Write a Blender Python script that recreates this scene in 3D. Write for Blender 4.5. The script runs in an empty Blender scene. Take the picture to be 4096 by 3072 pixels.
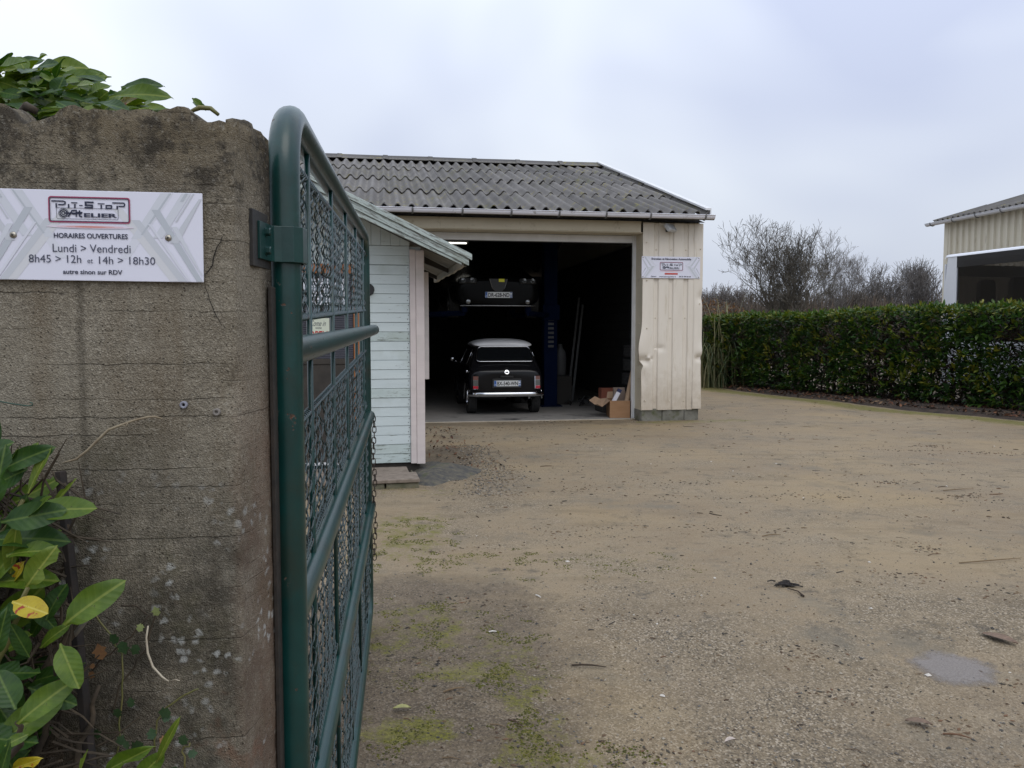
import bpy, math, random
from mathutils import Vector, Matrix, Euler, noise
random.seed(7)
R = math.radians
SC = bpy.context.scene
COL = SC.collection

# ------------------------------------------------------------------ camera
cam_data = bpy.data.cameras.new('camera')
cam_data.sensor_width = 36.0
cam_data.lens = 27.72
cam_data.clip_start = 0.05
cam_data.clip_end = 2000
cam = bpy.data.objects.new('camera', cam_data)
cam.location = (0, 0, 1.55)
cam.rotation_euler = (R(90 - 3.75), 0, 0)
COL.objects.link(cam)
SC.camera = cam

# ------------------------------------------------------------------ overcast sky
W = bpy.data.worlds.new('World')
SC.world = W
W.use_nodes = True
wn, wl = W.node_tree.nodes, W.node_tree.links
wn.clear()
SUN_EL, SUN_ROT = R(52), R(150)
sky = wn.new('ShaderNodeTexSky')
sky.sky_type = 'NISHITA'
sky.sun_disc = False
sky.sun_elevation = SUN_EL
sky.sun_rotation = SUN_ROT
sky.air_density = 1.4
sky.dust_density = 3.0
bg_sky = wn.new('ShaderNodeBackground')
bg_sky.inputs['Strength'].default_value = 0.06
wl.new(sky.outputs[0], bg_sky.inputs['Color'])
tc = wn.new('ShaderNodeTexCoord')
mp = wn.new('ShaderNodeMapping')
mp.inputs['Scale'].default_value = (1.0, 1.0, 1.6)
mp.inputs['Location'].default_value = (0.35, 0.2, 0.1)
wl.new(tc.outputs['Generated'], mp.inputs[0])
cn = wn.new('ShaderNodeTexNoise')
cn.inputs['Scale'].default_value = 1.7
cn.inputs['Detail'].default_value = 3
cn.inputs['Roughness'].default_value = 0.48
cn.inputs['Distortion'].default_value = 0.35
wl.new(mp.outputs[0], cn.inputs['Vector'])
cr = wn.new('ShaderNodeValToRGB')
cr.color_ramp.elements[0].position = 0.36
cr.color_ramp.elements[0].color = (0.555, 0.615, 0.79, 1)
cr.color_ramp.elements[1].position = 0.66
cr.color_ramp.elements[1].color = (0.86, 0.92, 1.0, 1)
wl.new(cn.outputs['Fac'], cr.inputs[0])
# an overcast sky is brighter overhead than at the horizon
sx = wn.new('ShaderNodeSeparateXYZ')
wl.new(tc.outputs['Generated'], sx.inputs[0])
mr = wn.new('ShaderNodeMapRange')
mr.inputs['From Min'].default_value = 0.0
mr.inputs['From Max'].default_value = 1.0
mr.inputs['To Min'].default_value = 0.83
mr.inputs['To Max'].default_value = 2.05
wl.new(sx.outputs['Z'], mr.inputs['Value'])
bg_cl = wn.new('ShaderNodeBackground')
wl.new(cr.outputs[0], bg_cl.inputs['Color'])
wl.new(mr.outputs[0], bg_cl.inputs['Strength'])
mx = wn.new('ShaderNodeMixShader')
mx.inputs[0].default_value = 0.93
wl.new(bg_sky.outputs[0], mx.inputs[1])
wl.new(bg_cl.outputs[0], mx.inputs[2])
wo = wn.new('ShaderNodeOutputWorld')
wl.new(mx.outputs[0], wo.inputs[0])

sd = bpy.data.lights.new('sun', 'SUN')
sd.energy = 0.8
sd.angle = R(40)
sd.color = (1.0, 0.96, 0.9)
so = bpy.data.objects.new('sun', sd)
so.rotation_euler = (R(90) - SUN_EL, 0, R(30))
COL.objects.link(so)

SC.view_settings.view_transform = 'Standard'
SC.view_settings.look = 'None'
SC.view_settings.exposure = 0.0
SC.view_settings.gamma = 1.0
try:
    SC.cycles.max_bounces = 5
    SC.cycles.transparent_max_bounces = 10
except Exception:
    pass

# ------------------------------------------------------------------ materials
MATS = {}
def material(name, c1, c2=None, scale=8.0, detail=6.0, rough=0.7, metal=0.0, bump=0.0, bscale=None, c3=None,
             s3=None, t3=0.6, w3=0.06, stretch=(1, 1, 1), spec=0.5, coat=0.0, coords='Object', lo=0.35, hi=0.65, bdist=0.01, rvar=0.0):
    if name in MATS:
        return MATS[name]
    m = bpy.data.materials.new(name)
    m.use_nodes = True
    n, l = m.node_tree.nodes, m.node_tree.links
    b = n['Principled BSDF']
    b.inputs['Roughness'].default_value = rough
    b.inputs['Metallic'].default_value = metal
    b.inputs['Specular IOR Level'].default_value = spec
    b.inputs['Coat Weight'].default_value = coat
    t = n.new('ShaderNodeTexCoord')
    mpp = n.new('ShaderNodeMapping')
    mpp.inputs['Scale'].default_value = stretch
    l.new(t.outputs[coords], mpp.inputs[0])
    def noi(s, d=detail, r=0.6):
        q = n.new('ShaderNodeTexNoise')
        q.inputs['Scale'].default_value = s
        q.inputs['Detail'].default_value = d
        q.inputs['Roughness'].default_value = r
        l.new(mpp.outputs[0], q.inputs['Vector'])
        return q
    if c2 is None:
        b.inputs['Base Color'].default_value = (*c1, 1)
    else:
        q = noi(scale)
        r = n.new('ShaderNodeValToRGB')
        r.color_ramp.elements[0].position = lo
        r.color_ramp.elements[1].position = hi
        r.color_ramp.elements[0].color = (*c1, 1)
        r.color_ramp.elements[1].color = (*c2, 1)
        l.new(q.outputs['Fac'], r.inputs[0])
        out = r.outputs[0]
        if c3 is not None:
            q3 = noi(s3 or scale * 3)
            r3 = n.new('ShaderNodeValToRGB')
            r3.color_ramp.elements[0].position = t3
            r3.color_ramp.elements[1].position = t3 + w3
            r3.color_ramp.elements[0].color = (0, 0, 0, 1)
            r3.color_ramp.elements[1].color = (1, 1, 1, 1)
            l.new(q3.outputs['Fac'], r3.inputs[0])
            mixn = n.new('ShaderNodeMix')
            mixn.data_type = 'RGBA'
            l.new(r3.outputs[0], mixn.inputs[0])
            l.new(out, mixn.inputs[6])
            mixn.inputs[7].default_value = (*c3, 1)
            out = mixn.outputs[2]
        l.new(out, b.inputs['Base Color'])
    if rvar:
        qr = noi(scale * 2)
        mm = n.new('ShaderNodeMapRange')
        mm.inputs['From Min'].default_value = 0.3
        mm.inputs['From Max'].default_value = 0.7
        mm.inputs['To Min'].default_value = max(0.02, rough - rvar)
        mm.inputs['To Max'].default_value = min(1, rough + rvar)
        l.new(qr.outputs['Fac'], mm.inputs['Value'])
        l.new(mm.outputs[0], b.inputs['Roughness'])
    if bump:
        qb = noi(bscale or scale * 4)
        bp = n.new('ShaderNodeBump')
        bp.inputs['Strength'].default_value = bump
        bp.inputs['Distance'].default_value = bdist
        l.new(qb.outputs['Fac'], bp.inputs['Height'])
        l.new(bp.outputs[0], b.inputs['Normal'])
    MATS[name] = m
    return m

class NB:
    """small helper for longer node trees"""
    def __init__(s, name):
        s.m = bpy.data.materials.new(name)
        s.m.use_nodes = True
        s.n, s.l = s.m.node_tree.nodes, s.m.node_tree.links
        s.b = s.n['Principled BSDF']
        s.tc = s.n.new('ShaderNodeTexCoord')
        MATS[name] = s.m
    def mapping(s, scale=(1, 1, 1), coords='Object'):
        q = s.n.new('ShaderNodeMapping')
        q.inputs['Scale'].default_value = scale
        s.l.new(s.tc.outputs[coords], q.inputs[0])
        return q.outputs[0]
    def noise(s, vec, scale, detail=6, rough=0.6):
        q = s.n.new('ShaderNodeTexNoise')
        q.inputs['Scale'].default_value = scale
        q.inputs['Detail'].default_value = detail
        q.inputs['Roughness'].default_value = rough
        s.l.new(vec, q.inputs['Vector'])
        return q.outputs['Fac']
    def voro(s, vec, scale, out='Distance', rnd=1.0, feature='F1'):
        q = s.n.new('ShaderNodeTexVoronoi')
        q.feature = feature
        q.inputs['Scale'].default_value = scale
        q.inputs['Randomness'].default_value = rnd
        s.l.new(vec, q.inputs['Vector'])
        return q.outputs[out]
    def ramp(s, fac, *stops):
        q = s.n.new('ShaderNodeValToRGB')
        e = q.color_ramp.elements
        while len(e) < len(stops):
            e.new(0.5)
        for k, (p, c) in enumerate(stops):
            e[k].position = p
            e[k].color = (*c, 1) if len(c) == 3 else c
        s.l.new(fac, q.inputs[0])
        return q.outputs[0]
    def mask(s, fac, a, b):
        q = s.n.new('ShaderNodeMapRange')
        q.inputs['From Min'].default_value = a
        q.inputs['From Max'].default_value = b
        s.l.new(fac, q.inputs['Value'])
        return q.outputs[0]
    def mix(s, fac, a, b, mode='MIX'):
        q = s.n.new('ShaderNodeMix')
        q.data_type = 'RGBA'
        q.blend_type = mode
        for sock, val in ((q.inputs[0], fac), (q.inputs[6], a), (q.inputs[7], b)):
            if isinstance(val, (int, float)):
                sock.default_value = val
            elif isinstance(val, tuple):
                sock.default_value = (*val, 1)
            else:
                s.l.new(val, sock)
        return q.outputs[2]
    def math(s, op, a, b=0.0):
        q = s.n.new('ShaderNodeMath')
        q.operation = op
        for sock, val in ((q.inputs[0], a), (q.inputs[1], b)):
            if isinstance(val, (int, float)):
                sock.default_value = val
            else:
                s.l.new(val, sock)
        return q.outputs[0]
    def attr(s, name, out='Color'):
        q = s.n.new('ShaderNodeAttribute')
        q.attribute_name = name
        return q.outputs[out]
    def sep(s, v):
        q = s.n.new('ShaderNodeSeparateXYZ')
        s.l.new(v, q.inputs[0])
        return q.outputs
    def sepc(s, v):
        q = s.n.new('ShaderNodeSeparateColor')
        s.l.new(v, q.inputs[0])
        return q.outputs
    def bump(s, h, strength, dist, prev=None):
        q = s.n.new('ShaderNodeBump')
        q.inputs['Strength'].default_value = strength
        q.inputs['Distance'].default_value = dist
        s.l.new(h, q.inputs['Height'])
        if prev is not None:
            s.l.new(prev, q.inputs['Normal'])
        return q.outputs[0]
    def out(s, color=None, rough=None, normal=None):
        for sock, val in (('Base Color', color), ('Roughness', rough), ('Normal', normal)):
            if val is None:
                continue
            if isinstance(val, (int, float)):
                s.b.inputs[sock].default_value = val
            elif isinstance(val, tuple):
                s.b.inputs[sock].default_value = (*val, 1)
            else:
                s.l.new(val, s.b.inputs[sock])
        return s.m

# ------------------------------------------------------------------ mesh helpers
class MB:
    def __init__(s):
        s.v, s.f, s.mi, s.c = [], [], [], []
    def add(s, verts, faces, mi=0, col=None):
        o = len(s.v)
        s.v += [tuple(p) for p in verts]
        s.f += [tuple(i + o for i in f) for f in faces]
        s.mi += [mi] * len(faces)
        if col is not None:
            s.c += [col] * len(verts)
    def box(s, a, b, M=None, mi=0):
        x0, y0, z0 = a
        x1, y1, z1 = b
        vs = [Vector(p) for p in ((x0, y0, z0), (x1, y0, z0), (x1, y1, z0), (x0, y1, z0), (x0, y0, z1), (x1, y0, z1), (x1, y1, z1), (x0, y1, z1))]
        if M is not None:
            vs = [M @ p for p in vs]
        s.add(vs, [(0, 3, 2, 1), (4, 5, 6, 7), (0, 1, 5, 4), (1, 2, 6, 5), (2, 3, 7, 6), (3, 0, 4, 7)], mi)
        return s
    def cbox(s, a, b, c=0.004, M=None, mi=0):
        """box with chamfered edges"""
        x0, y0, z0 = a
        x1, y1, z1 = b
        vs, idx = [], {}
        for i, x in enumerate((x0, x1)):
            for j, y in enumerate((y0, y1)):
                for k, z in enumerate((z0, z1)):
                    dx, dy, dz = (c if i == 0 else -c), (c if j == 0 else -c), (c if k == 0 else -c)
                    for ax, p in enumerate(((x, y + dy, z + dz), (x + dx, y, z + dz), (x + dx, y + dy, z))):
                        idx[(i, j, k, ax)] = len(vs)
                        vs.append(Vector(p))
        g = lambda i, j, k, ax: idx[(i, j, k, ax)]
        fs = [(g(0,0,0,0), g(0,0,1,0), g(0,1,1,0), g(0,1,0,0)), (g(1,0,0,0), g(1,1,0,0), g(1,1,1,0), g(1,0,1,0)),
              (g(0,0,0,1), g(1,0,0,1), g(1,0,1,1), g(0,0,1,1)), (g(0,1,0,1), g(0,1,1,1), g(1,1,1,1), g(1,1,0,1)),
              (g(0,0,0,2), g(0,1,0,2), g(1,1,0,2), g(1,0,0,2)), (g(0,0,1,2), g(1,0,1,2), g(1,1,1,2), g(0,1,1,2))]
        for i in (0, 1):
            for j in (0, 1):
                fs.append((g(i,j,0,0), g(i,j,0,1), g(i,j,1,1), g(i,j,1,0)))
                fs.append((g(i,0,j,0), g(i,1,j,0), g(i,1,j,2), g(i,0,j,2)))
                fs.append((g(0,i,j,1), g(1,i,j,1), g(1,i,j,2), g(0,i,j,2)))
                for k in (0, 1):
                    fs.append((g(i,j,k,0), g(i,j,k,1), g(i,j,k,2)))
        if M is not None:
            vs = [M @ p for p in vs]
        s.add(vs, fs, mi)
        return s
    def tube(s, pts, r, n=8, closed=False, caps=True, mi=0, col=None):
        pts = [Vector(p) for p in pts]
        N = len(pts)
        rs = r if isinstance(r, (list, tuple)) else [r] * N
        o = len(s.v)
        prev = None
        for i, p in enumerate(pts):
            if closed:
                t = pts[(i + 1) % N] - pts[i - 1]
            else:
                t = pts[min(i + 1, N - 1)] - pts[max(i - 1, 0)]
            if t.length < 1e-9:
                t = Vector((0, 0, 1))
            t.normalize()
            if prev is None:
                u = t.cross(Vector((0, 0, 1)))
                if u.length < 0.05:
                    u = t.cross(Vector((0, 1, 0)))
            else:
                u = prev - t * prev.dot(t)
                if u.length < 1e-6:
                    u = t.cross(Vector((0.3, 1, 0.2)))
            u.normalize()
            prev = u
            w = t.cross(u)
            for k in range(n):
                a = 2 * math.pi * k / n
                q = p + (u * math.cos(a) + w * math.sin(a)) * rs[i]
                s.v.append(tuple(q))
                if col is not None:
                    s.c.append(col)
        for i in range(N if closed else N - 1):
            j = (i + 1) % N
            for k in range(n):
                k2 = (k + 1) % n
                s.f.append((o + i * n + k, o + i * n + k2, o + j * n + k2, o + j * n + k))
                s.mi.append(mi)
        if caps and not closed and n > 2:
            s.f.append(tuple(o + k for k in range(n))[::-1])
            s.f.append(tuple(o + (N - 1) * n + k for k in range(n)))
            s.mi += [mi, mi]
        return s
    def prism(s, poly, y0, y1, M=None, mi=0):
        """poly in x,z extruded along y"""
        n = len(poly)
        vs = [Vector((x, y0, z)) for x, z in poly] + [Vector((x, y1, z)) for x, z in poly]
        if M is not None:
            vs = [M @ p for p in vs]
        fs = [tuple(range(n)), tuple(range(2 * n - 1, n - 1, -1))]
        fs += [(i, i + n, (i + 1) % n + n, (i + 1) % n) for i in range(n)]
        s.add(vs, fs, mi)
        return s
    def grid(s, P, mi=0):
        """P: rows of points"""
        o = len(s.v)
        nr, nc = len(P), len(P[0])
        for r in P:
            s.v += [tuple(p) for p in r]
        for i in range(nr - 1):
            for j in range(nc - 1):
                s.f.append((o + i * nc + j, o + i * nc + j + 1, o + (i + 1) * nc + j + 1, o + (i + 1) * nc + j))
                s.mi.append(mi)
        return s
    def lathe(s, prof, n=24, M=None, mi=0):
        """prof list of (r, z), around z"""
        vs, fs = [], []
        for r, z in prof:
            for k in range(n):
                a = 2 * math.pi * k / n
                vs.append(Vector((r * math.cos(a), r * math.sin(a), z)))
        for i in range(len(prof) - 1):
            for k in range(n):
                k2 = (k + 1) % n
                fs.append((i * n + k, i * n + k2, (i + 1) * n + k2, (i + 1) * n + k))
        if M is not None:
            vs = [M @ p for p in vs]
        s.add(vs, fs, mi)
        return s
    def mesh(s, name, mats, smooth=False):
        me = bpy.data.meshes.new(name)
        me.from_pydata(s.v, [], s.f)
        for m in (mats if isinstance(mats, (list, tuple)) else [mats]):
            me.materials.append(m)
        if any(s.mi):
            me.polygons.foreach_set('material_index', s.mi)
        if smooth:
            me.polygons.foreach_set('use_smooth', [True] * len(me.polygons))
        if s.c and len(s.c) == len(s.v):
            at = me.attributes.new('tint', 'FLOAT_COLOR', 'POINT')
            at.data.foreach_set('color', [x for c in s.c for x in (c[0], c[1], c[2], 1.0)])
        me.update()
        return me
    def build(s, name, mats, parent=None, smooth=False, angle=None):
        me = s.mesh(name, mats, smooth or angle is not None)
        o = bpy.data.objects.new(name, me)
        COL.objects.link(o)
        if parent is not None:
            o.parent = parent
        if angle is not None:
            try:
                me.set_sharp_from_angle(angle=R(angle))
            except Exception:
                pass
        return o

def tag(o, label=None, cat=None, group=None, kind=None):
    if label: o['label'] = label
    if cat: o['category'] = cat
    if group: o['group'] = group
    if kind: o['kind'] = kind
    return o

def thing(name, label, cat, loc=(0, 0, 0), rz=0.0, group=None):
    o = bpy.data.objects.new(name, None)
    o.empty_display_size = 0.2
    o.location = loc
    o.rotation_euler = (0, 0, rz)
    COL.objects.link(o)
    return tag(o, label, cat, group)

def place(me, name, parent=None, M=None):
    o = bpy.data.objects.new(name, me)
    COL.objects.link(o)
    if parent is not None:
        o.parent = parent
    if M is not None:
        o.matrix_local = M
    return o

def bevel(o, w=0.004, seg=2):
    b = o.modifiers.new('bevel', 'BEVEL')
    b.width = w
    b.segments = seg
    b.limit_method = 'ANGLE'
    return o

def subsurf(o, lv=2):
    q = o.modifiers.new('subsurf', 'SUBSURF')
    q.levels = lv
    q.render_levels = lv
    return o

_F = {}
def text_mesh(s, bold=0.0):
    key = (s, bold)
    if key in _F:
        return _F[key]
    cu = bpy.data.curves.new('letters', 'FONT')
    cu.body = s
    cu.offset = bold
    cu.resolution_u = 4
    ob = bpy.data.objects.new('letters', cu)
    COL.objects.link(ob)
    bpy.context.view_layer.update()
    dg = bpy.context.evaluated_depsgraph_get()
    me = bpy.data.meshes.new_from_object(ob.evaluated_get(dg))
    vs = [v.co.copy() for v in me.vertices]
    fs = [tuple(p.vertices) for p in me.polygons]
    bpy.data.objects.remove(ob)
    bpy.data.curves.remove(cu)
    bpy.data.meshes.remove(me)
    _F[key] = (vs, fs)
    return _F[key]

def lettering(mb, s, x0, x1, z0, z1, y, bold=0.0, mi=0, italic=0.0):
    """flat print facing -y fitted into the rectangle x0..x1, z0..z1"""
    vs, fs = text_mesh(s, bold)
    ax, bx = min(v.x for v in vs), max(v.x for v in vs)
    az, bz = min(v.y for v in vs), max(v.y for v in vs)
    out = []
    for v in vs:
        tx, tz = (v.x - ax) / (bx - ax), (v.y - az) / (bz - az)
        out.append((x0 + (x1 - x0) * tx + italic * tz * (z1 - z0), y, z0 + (z1 - z0) * tz))
    mb.add(out, fs, mi)

def stroke(mb, pts, w, y, mi=0, closed=False):
    """flat polyline print in the xz plane"""
    n = len(pts)
    L, Rr = [], []
    for i in range(n):
        p = Vector(pts[i])
        if closed:
            a, b = Vector(pts[i - 1]), Vector(pts[(i + 1) % n])
        else:
            a, b = Vector(pts[max(i - 1, 0)]), Vector(pts[min(i + 1, n - 1)])
        d1 = (p - a).normalized() if (p - a).length > 1e-9 else None
        d2 = (b - p).normalized() if (b - p).length > 1e-9 else None
        if d1 is None: d1 = d2
        if d2 is None: d2 = d1
        n1, n2 = Vector((-d1.y, d1.x)), Vector((-d2.y, d2.x))
        m = n1 + n2
        if m.length < 1e-6:
            m = n1
        m.normalize()
        k = min(1.8, 1 / max(0.3, m.dot(n1)))
        L.append(p + m * w / 2 * k)
        Rr.append(p - m * w / 2 * k)
    vs = [(p.x, y, p.y) for p in L] + [(p.x, y, p.y) for p in Rr]
    fs = [(i, (i + 1) % n, (i + 1) % n + n, i + n) for i in range(n if closed else n - 1)]
    mb.add(vs, fs, mi)

def rrect(x0, z0, x1, z1, r, n=5):
    out = []
    for cx, cz, a0 in ((x1 - r, z1 - r, 0), (x0 + r, z1 - r, 90), (x0 + r, z0 + r, 180), (x1 - r, z0 + r, 270)):
        for k in range(n + 1):
            a = R(a0 + 90 * k / n)
            out.append((cx + r * math.cos(a), cz + r * math.sin(a)))
    return out

def flat(mb, poly, y, mi=0):
    mb.add([(x, y, z) for x, z in poly], [tuple(range(len(poly)))], mi)

def smooth01(t):
    t = max(0.0, min(1.0, t))
    return t * t * (3 - 2 * t)

def fbm(x, y, z=0.0, o=4):
    return noise.fractal((x, y, z), 1.0, 2.0, o)

# ================================================================== GROUND
HA, HD, HN = Vector((5.6, 22.6)), Vector((0.438, -0.899)), Vector((0.899, 0.438))   # hedge front line
SOIL = [(5.0, 30.0), (5.75, 24.0), (5.96, 20.8), (7.15, 18.0), (7.8, 15.6), (8.55, 14.6), (8.97, 13.8), (10.4, 10.6), (12.5, 6.5)]
def soil_x(y):
    for (xa, ya), (xb, yb) in zip(SOIL, SOIL[1:]):
        if yb <= y <= ya:
            return xa + (xb - xa) * (ya - y) / (ya - yb)
    return SOIL[0][0] if y > SOIL[0][1] else SOIL[-1][0]

def ground_z(x, y):
    z = -0.12 * (1 - smooth01((y - 1.2) / 3.2))
    if -8 < x < 14 and -2 < y < 30:
        z += 0.014 * fbm(x * 0.5, y * 0.5, 2.0, 3) * smooth01((y - 0.5) / 2)
        if y > 12.4:
            z *= 1 - 0.7 * smooth01((y - 12.4) / 1.2) * (1 if x < 5 else 0)
    if y < 12.4 or x > 4.5:
        z += 0.0
    return z

def ground_material():
    k = NB('compacted_sand')
    v = k.mapping()
    big = k.noise(v, 0.55, 5, 0.6)
    mid = k.noise(v, 3.2, 6, 0.65)
    fine = k.noise(v, 60, 4, 0.7)
    grit = k.voro(v, 260, 'Color')
    gritd = k.voro(v, 260)
    peb = k.voro(v, 125, 'Color')
    pebd = k.voro(v, 125)
    base = k.ramp(big, (0.34, (0.165, 0.116, 0.064)), (0.5, (0.242, 0.180, 0.106)), (0.66, (0.295, 0.236, 0.155)))
    base = k.mix(k.mask(mid, 0.42, 0.68), base, (0.235, 0.182, 0.112))
    base = k.mix(0.34, base, k.ramp(k.sepc(grit)[0], (0.0, (0.09, 0.07, 0.045)), (0.45, (0.245, 0.185, 0.112)), (1.0, (0.40, 0.33, 0.23))))
    # pebbly, greyer areas
    attr = k.attr('tint')
    ch = k.sepc(attr)
    pebcol = k.ramp(k.sepc(peb)[1], (0.0, (0.055, 0.047, 0.036)), (0.45, (0.165, 0.127, 0.080)), (0.8, (0.25, 0.20, 0.132)), (1.0, (0.40, 0.34, 0.26)))
    gn = k.mask(k.noise(v, 1.1, 7, 0.7), 0.46, 0.60)
    gfac = k.math('MINIMUM', k.math('ADD', k.math('MULTIPLY', gn, 0.55), k.math('MULTIPLY', ch[2], 0.75)), 0.85)
    base = k.mix(gfac, base, pebcol)
    # dark grey damp flecks and bluish grey chippings
    fl = k.mask(k.noise(v, 3.1, 7, 0.8), 0.56, 0.66)
    base = k.mix(k.math('MULTIPLY', fl, 0.75), base, (0.075, 0.064, 0.048))
    cl = k.mask(k.noise(v, 0.8, 7, 0.72), 0.55, 0.66)
    base = k.mix(k.math('MULTIPLY', cl, 0.6), base, (0.115, 0.104, 0.080))
    oc = k.mask(k.noise(k.mapping((1.0, 1.0, 1.0)), 0.43, 4, 0.6), 0.50, 0.68)
    base = k.mix(k.math('MULTIPLY', oc, 0.45), base, (0.31, 0.222, 0.110))
    # dark earth
    soil = k.ramp(k.noise(v, 9, 8, 0.75), (0.3, (0.030, 0.023, 0.016)), (0.55, (0.080, 0.058, 0.039)), (0.75, (0.14, 0.105, 0.072)))
    soil = k.mix(0.35, soil, pebcol)
    sfac = k.mask(k.math('ADD', ch[1], k.math('MULTIPLY', k.math('SUBTRACT', k.noise(v, 2.6, 8, 0.75), 0.5), 1.6)), 0.22, 0.75)
    base = k.mix(k.math('MULTIPLY', sfac, 0.85), base, soil)
    # moss
    moss = k.ramp(fine, (0.3, (0.05, 0.046, 0.008)), (0.5, (0.115, 0.112, 0.014)), (0.7, (0.21, 0.20, 0.022)))
    mfac = k.mask(k.math('ADD', ch[0], k.math('MULTIPLY', k.math('SUBTRACT', k.noise(v, 7.5, 7, 0.8), 0.5), 3.0)), 0.62, 1.05)
    base = k.mix(k.math('MULTIPLY', mfac, 0.78), base, moss)
    # tyre-worn streaks of darker sand
    st = k.noise(k.mapping((0.5, 2.0, 1)), 1.6, 6, 0.68)
    base = k.mix(k.math('MULTIPLY', k.mask(st, 0.54, 0.66), 0.42), base, (0.145, 0.108, 0.062))
    st2 = k.noise(k.mapping((0.6, 2.2, 1)), 2.0, 6, 0.7)
    base = k.mix(k.math('MULTIPLY', k.mask(st2, 0.56, 0.70), 0.28), base, (0.33, 0.265, 0.17))
    h = k.math('ADD', k.math('MULTIPLY', gritd, 0.6), k.math('MULTIPLY', pebd, k.math('MULTIPLY', gfac, 1.6)))
    nrm = k.bump(h, 0.5, 0.005)
    nrm = k.bump(mid, 0.35, 0.05, nrm)
    rg = k.ramp(big, (0.35, (0.72,) * 3), (0.6, (0.92,) * 3))
    k.b.inputs['Specular IOR Level'].default_value = 0.35
    return k.out(base, rg, nrm)
GROUND = ground_material()

def lines(lo, hi, a, b, step, g=1.35):
    out = []
    x = a
    while x < b:
        out.append(x)
        x += step
    out.append(b)
    d, x = step, a
    while x > lo:
        d *= g
        x = max(lo, x - d)
        out.insert(0, x)
    d, x = step, b
    while x < hi:
        d *= g
        x = min(hi, x + d)
        out.append(x)
    return out
gx = lines(-500, 500, -3.0, 10.5, 0.11)
gy = lines(-300, 900, 1.8, 24.0, 0.12)
def blob(x, y, cx, cy, rx, ry):
    return max(0.0, 1.0 - ((x - cx) / rx) ** 2 - ((y - cy) / ry) ** 2)
MOSS = [(-0.85, 6.0, 0.5, 0.9, 0.75), (-0.5, 5.3, 0.8, 0.35, 0.55), (-0.55, 4.1, 0.5, 0.5, 0.7), (-0.1, 3.9, 0.3, 0.35, 0.6), (0.05, 3.45, 0.2, 0.5, 0.75), (0.1, 2.95, 0.22, 0.35, 0.7),
        (-0.40, 3.05, 0.25, 0.2, 1.0), (0.28, 2.75, 0.3, 0.3, 0.65), (-0.25, 3.55, 0.25, 0.16, 0.8), (-0.62, 3.6, 0.3, 0.3, 0.5), (0.5, 5.2, 0.9, 0.45, 0.35), (-0.9, 7.55, 0.7, 0.22, 0.6), (0.15, 2.6, 0.15, 0.25, 0.9)]
gm = MB()
for y in gy:
    for x in gx:
        z = ground_z(x, y)
        gm.v.append((x, y, z))
        mo = max([0.0] + [w * min(1, 1.6 * blob(x, y, cx, cy, rx, ry)) for cx, cy, rx, ry, w in MOSS])
        sxx = soil_x(y)
        if 8 < y < 27:
            d = (sxx - x) * 0.9
            mo = max(mo, 1.15 * smooth01(1 - abs(d - 0.38) / 0.85))
        # along the base of the column
        lx = (x - 2.168) * 0.987 + (y - 14.075) * 0.16
        ly = -(x - 2.168) * 0.16 + (y - 14.075) * 0.987
        mo = max(mo, 0.85 * smooth01((lx + 0.3) / 0.3) * smooth01((2.4 - lx) / 0.6) * smooth01(1 - abs(ly + 0.55) / 0.6))
        so_ = 0.0
        so_ = max(so_, 0.85 * smooth01((0.75 - x) / 0.9) * smooth01((5.3 - y) / 1.6))
        so_ = max(so_, 0.7 * min(1, 2 * blob(x, y, -0.6, 4.3, 1.0, 0.8)))
        so_ = max(so_, 0.55 * smooth01(1 - abs(ly + 0.45) / 0.85) * smooth01((0.9 - lx) / 0.8))
        so_ = max(so_, 0.34 * smooth01((4.3 - y) / 2.0))
        so_ = max(so_, 0.75 * min(1, 2 * blob(x, y, -0.85, 9.4, 0.5, 1.6)))
        if 8 < y < 27:
            so_ = max(so_, smooth01((x - sxx + 0.05) / 0.2))
        if x > 13 or y > 30:
            so_ = 1.0
            mo = 0.35
        gr = 0.75 * min(1, 1.5 * blob(x, y, 0.75, 3.4, 0.7, 1.6)) + 0.6 * min(1, 1.5 * blob(x, y, 2.6, 4.2, 0.9, 0.8)) + 0.5 * min(1, 1.5 * blob(x, y, 2.2, 2.7, 0.9, 0.6))
        gr = max(gr, 0.7 * min(1, 2 * blob(x, y, -0.3, 7.9, 0.55, 1.5)), 0.45 * smooth01((5.0 - y) / 1.8))
        gm.c.append((mo, so_, min(1, gr)))
nx = len(gx)
for i in range(len(gy) - 1):
    for j in range(nx - 1):
        gm.f.append((i * nx + j, i * nx + j + 1, (i + 1) * nx + j + 1, (i + 1) * nx + j))
        gm.mi.append(0)
g = gm.build('ground', GROUND, smooth=True)
tag(g, 'sandy compacted yard with moss and gravel patches', None, kind='structure')

# dark tarred patch beside the hut
tar = material('tarmac_patch', (0.045, 0.046, 0.046), (0.12, 0.105, 0.075), scale=14, rough=0.85, bump=0.8, bscale=60, bdist=0.015, c3=(0.06, 0.07, 0.02), s3=5, t3=0.6, w3=0.1)
mb = MB()
rows = []
for i in range(15):
    r = []
    for j in range(25):
        a = 2 * math.pi * j / 24
        rr = i / 14
        ex, ey = 0.42, 0.72
        w = 1 + 0.16 * math.sin(3 * a + 1) + 0.08 * math.sin(7 * a)
        x, y = -0.80 + ex * rr * w * math.cos(a), 8.62 + ey * rr * w * math.sin(a)
        z = ground_z(x, y) + 0.10 * (1 - rr ** 1.6) - 0.012 * rr + 0.012 * fbm(x * 9, y * 9, 1, 3) * (1 - rr)
        r.append((x, y, z))
    rows.append(r)
mb.grid(rows)
tag(mb.build('tarmac_mound', tar, smooth=True), 'dark tarmac patch heaped against the corner of the hut', None, kind='structure')

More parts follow.
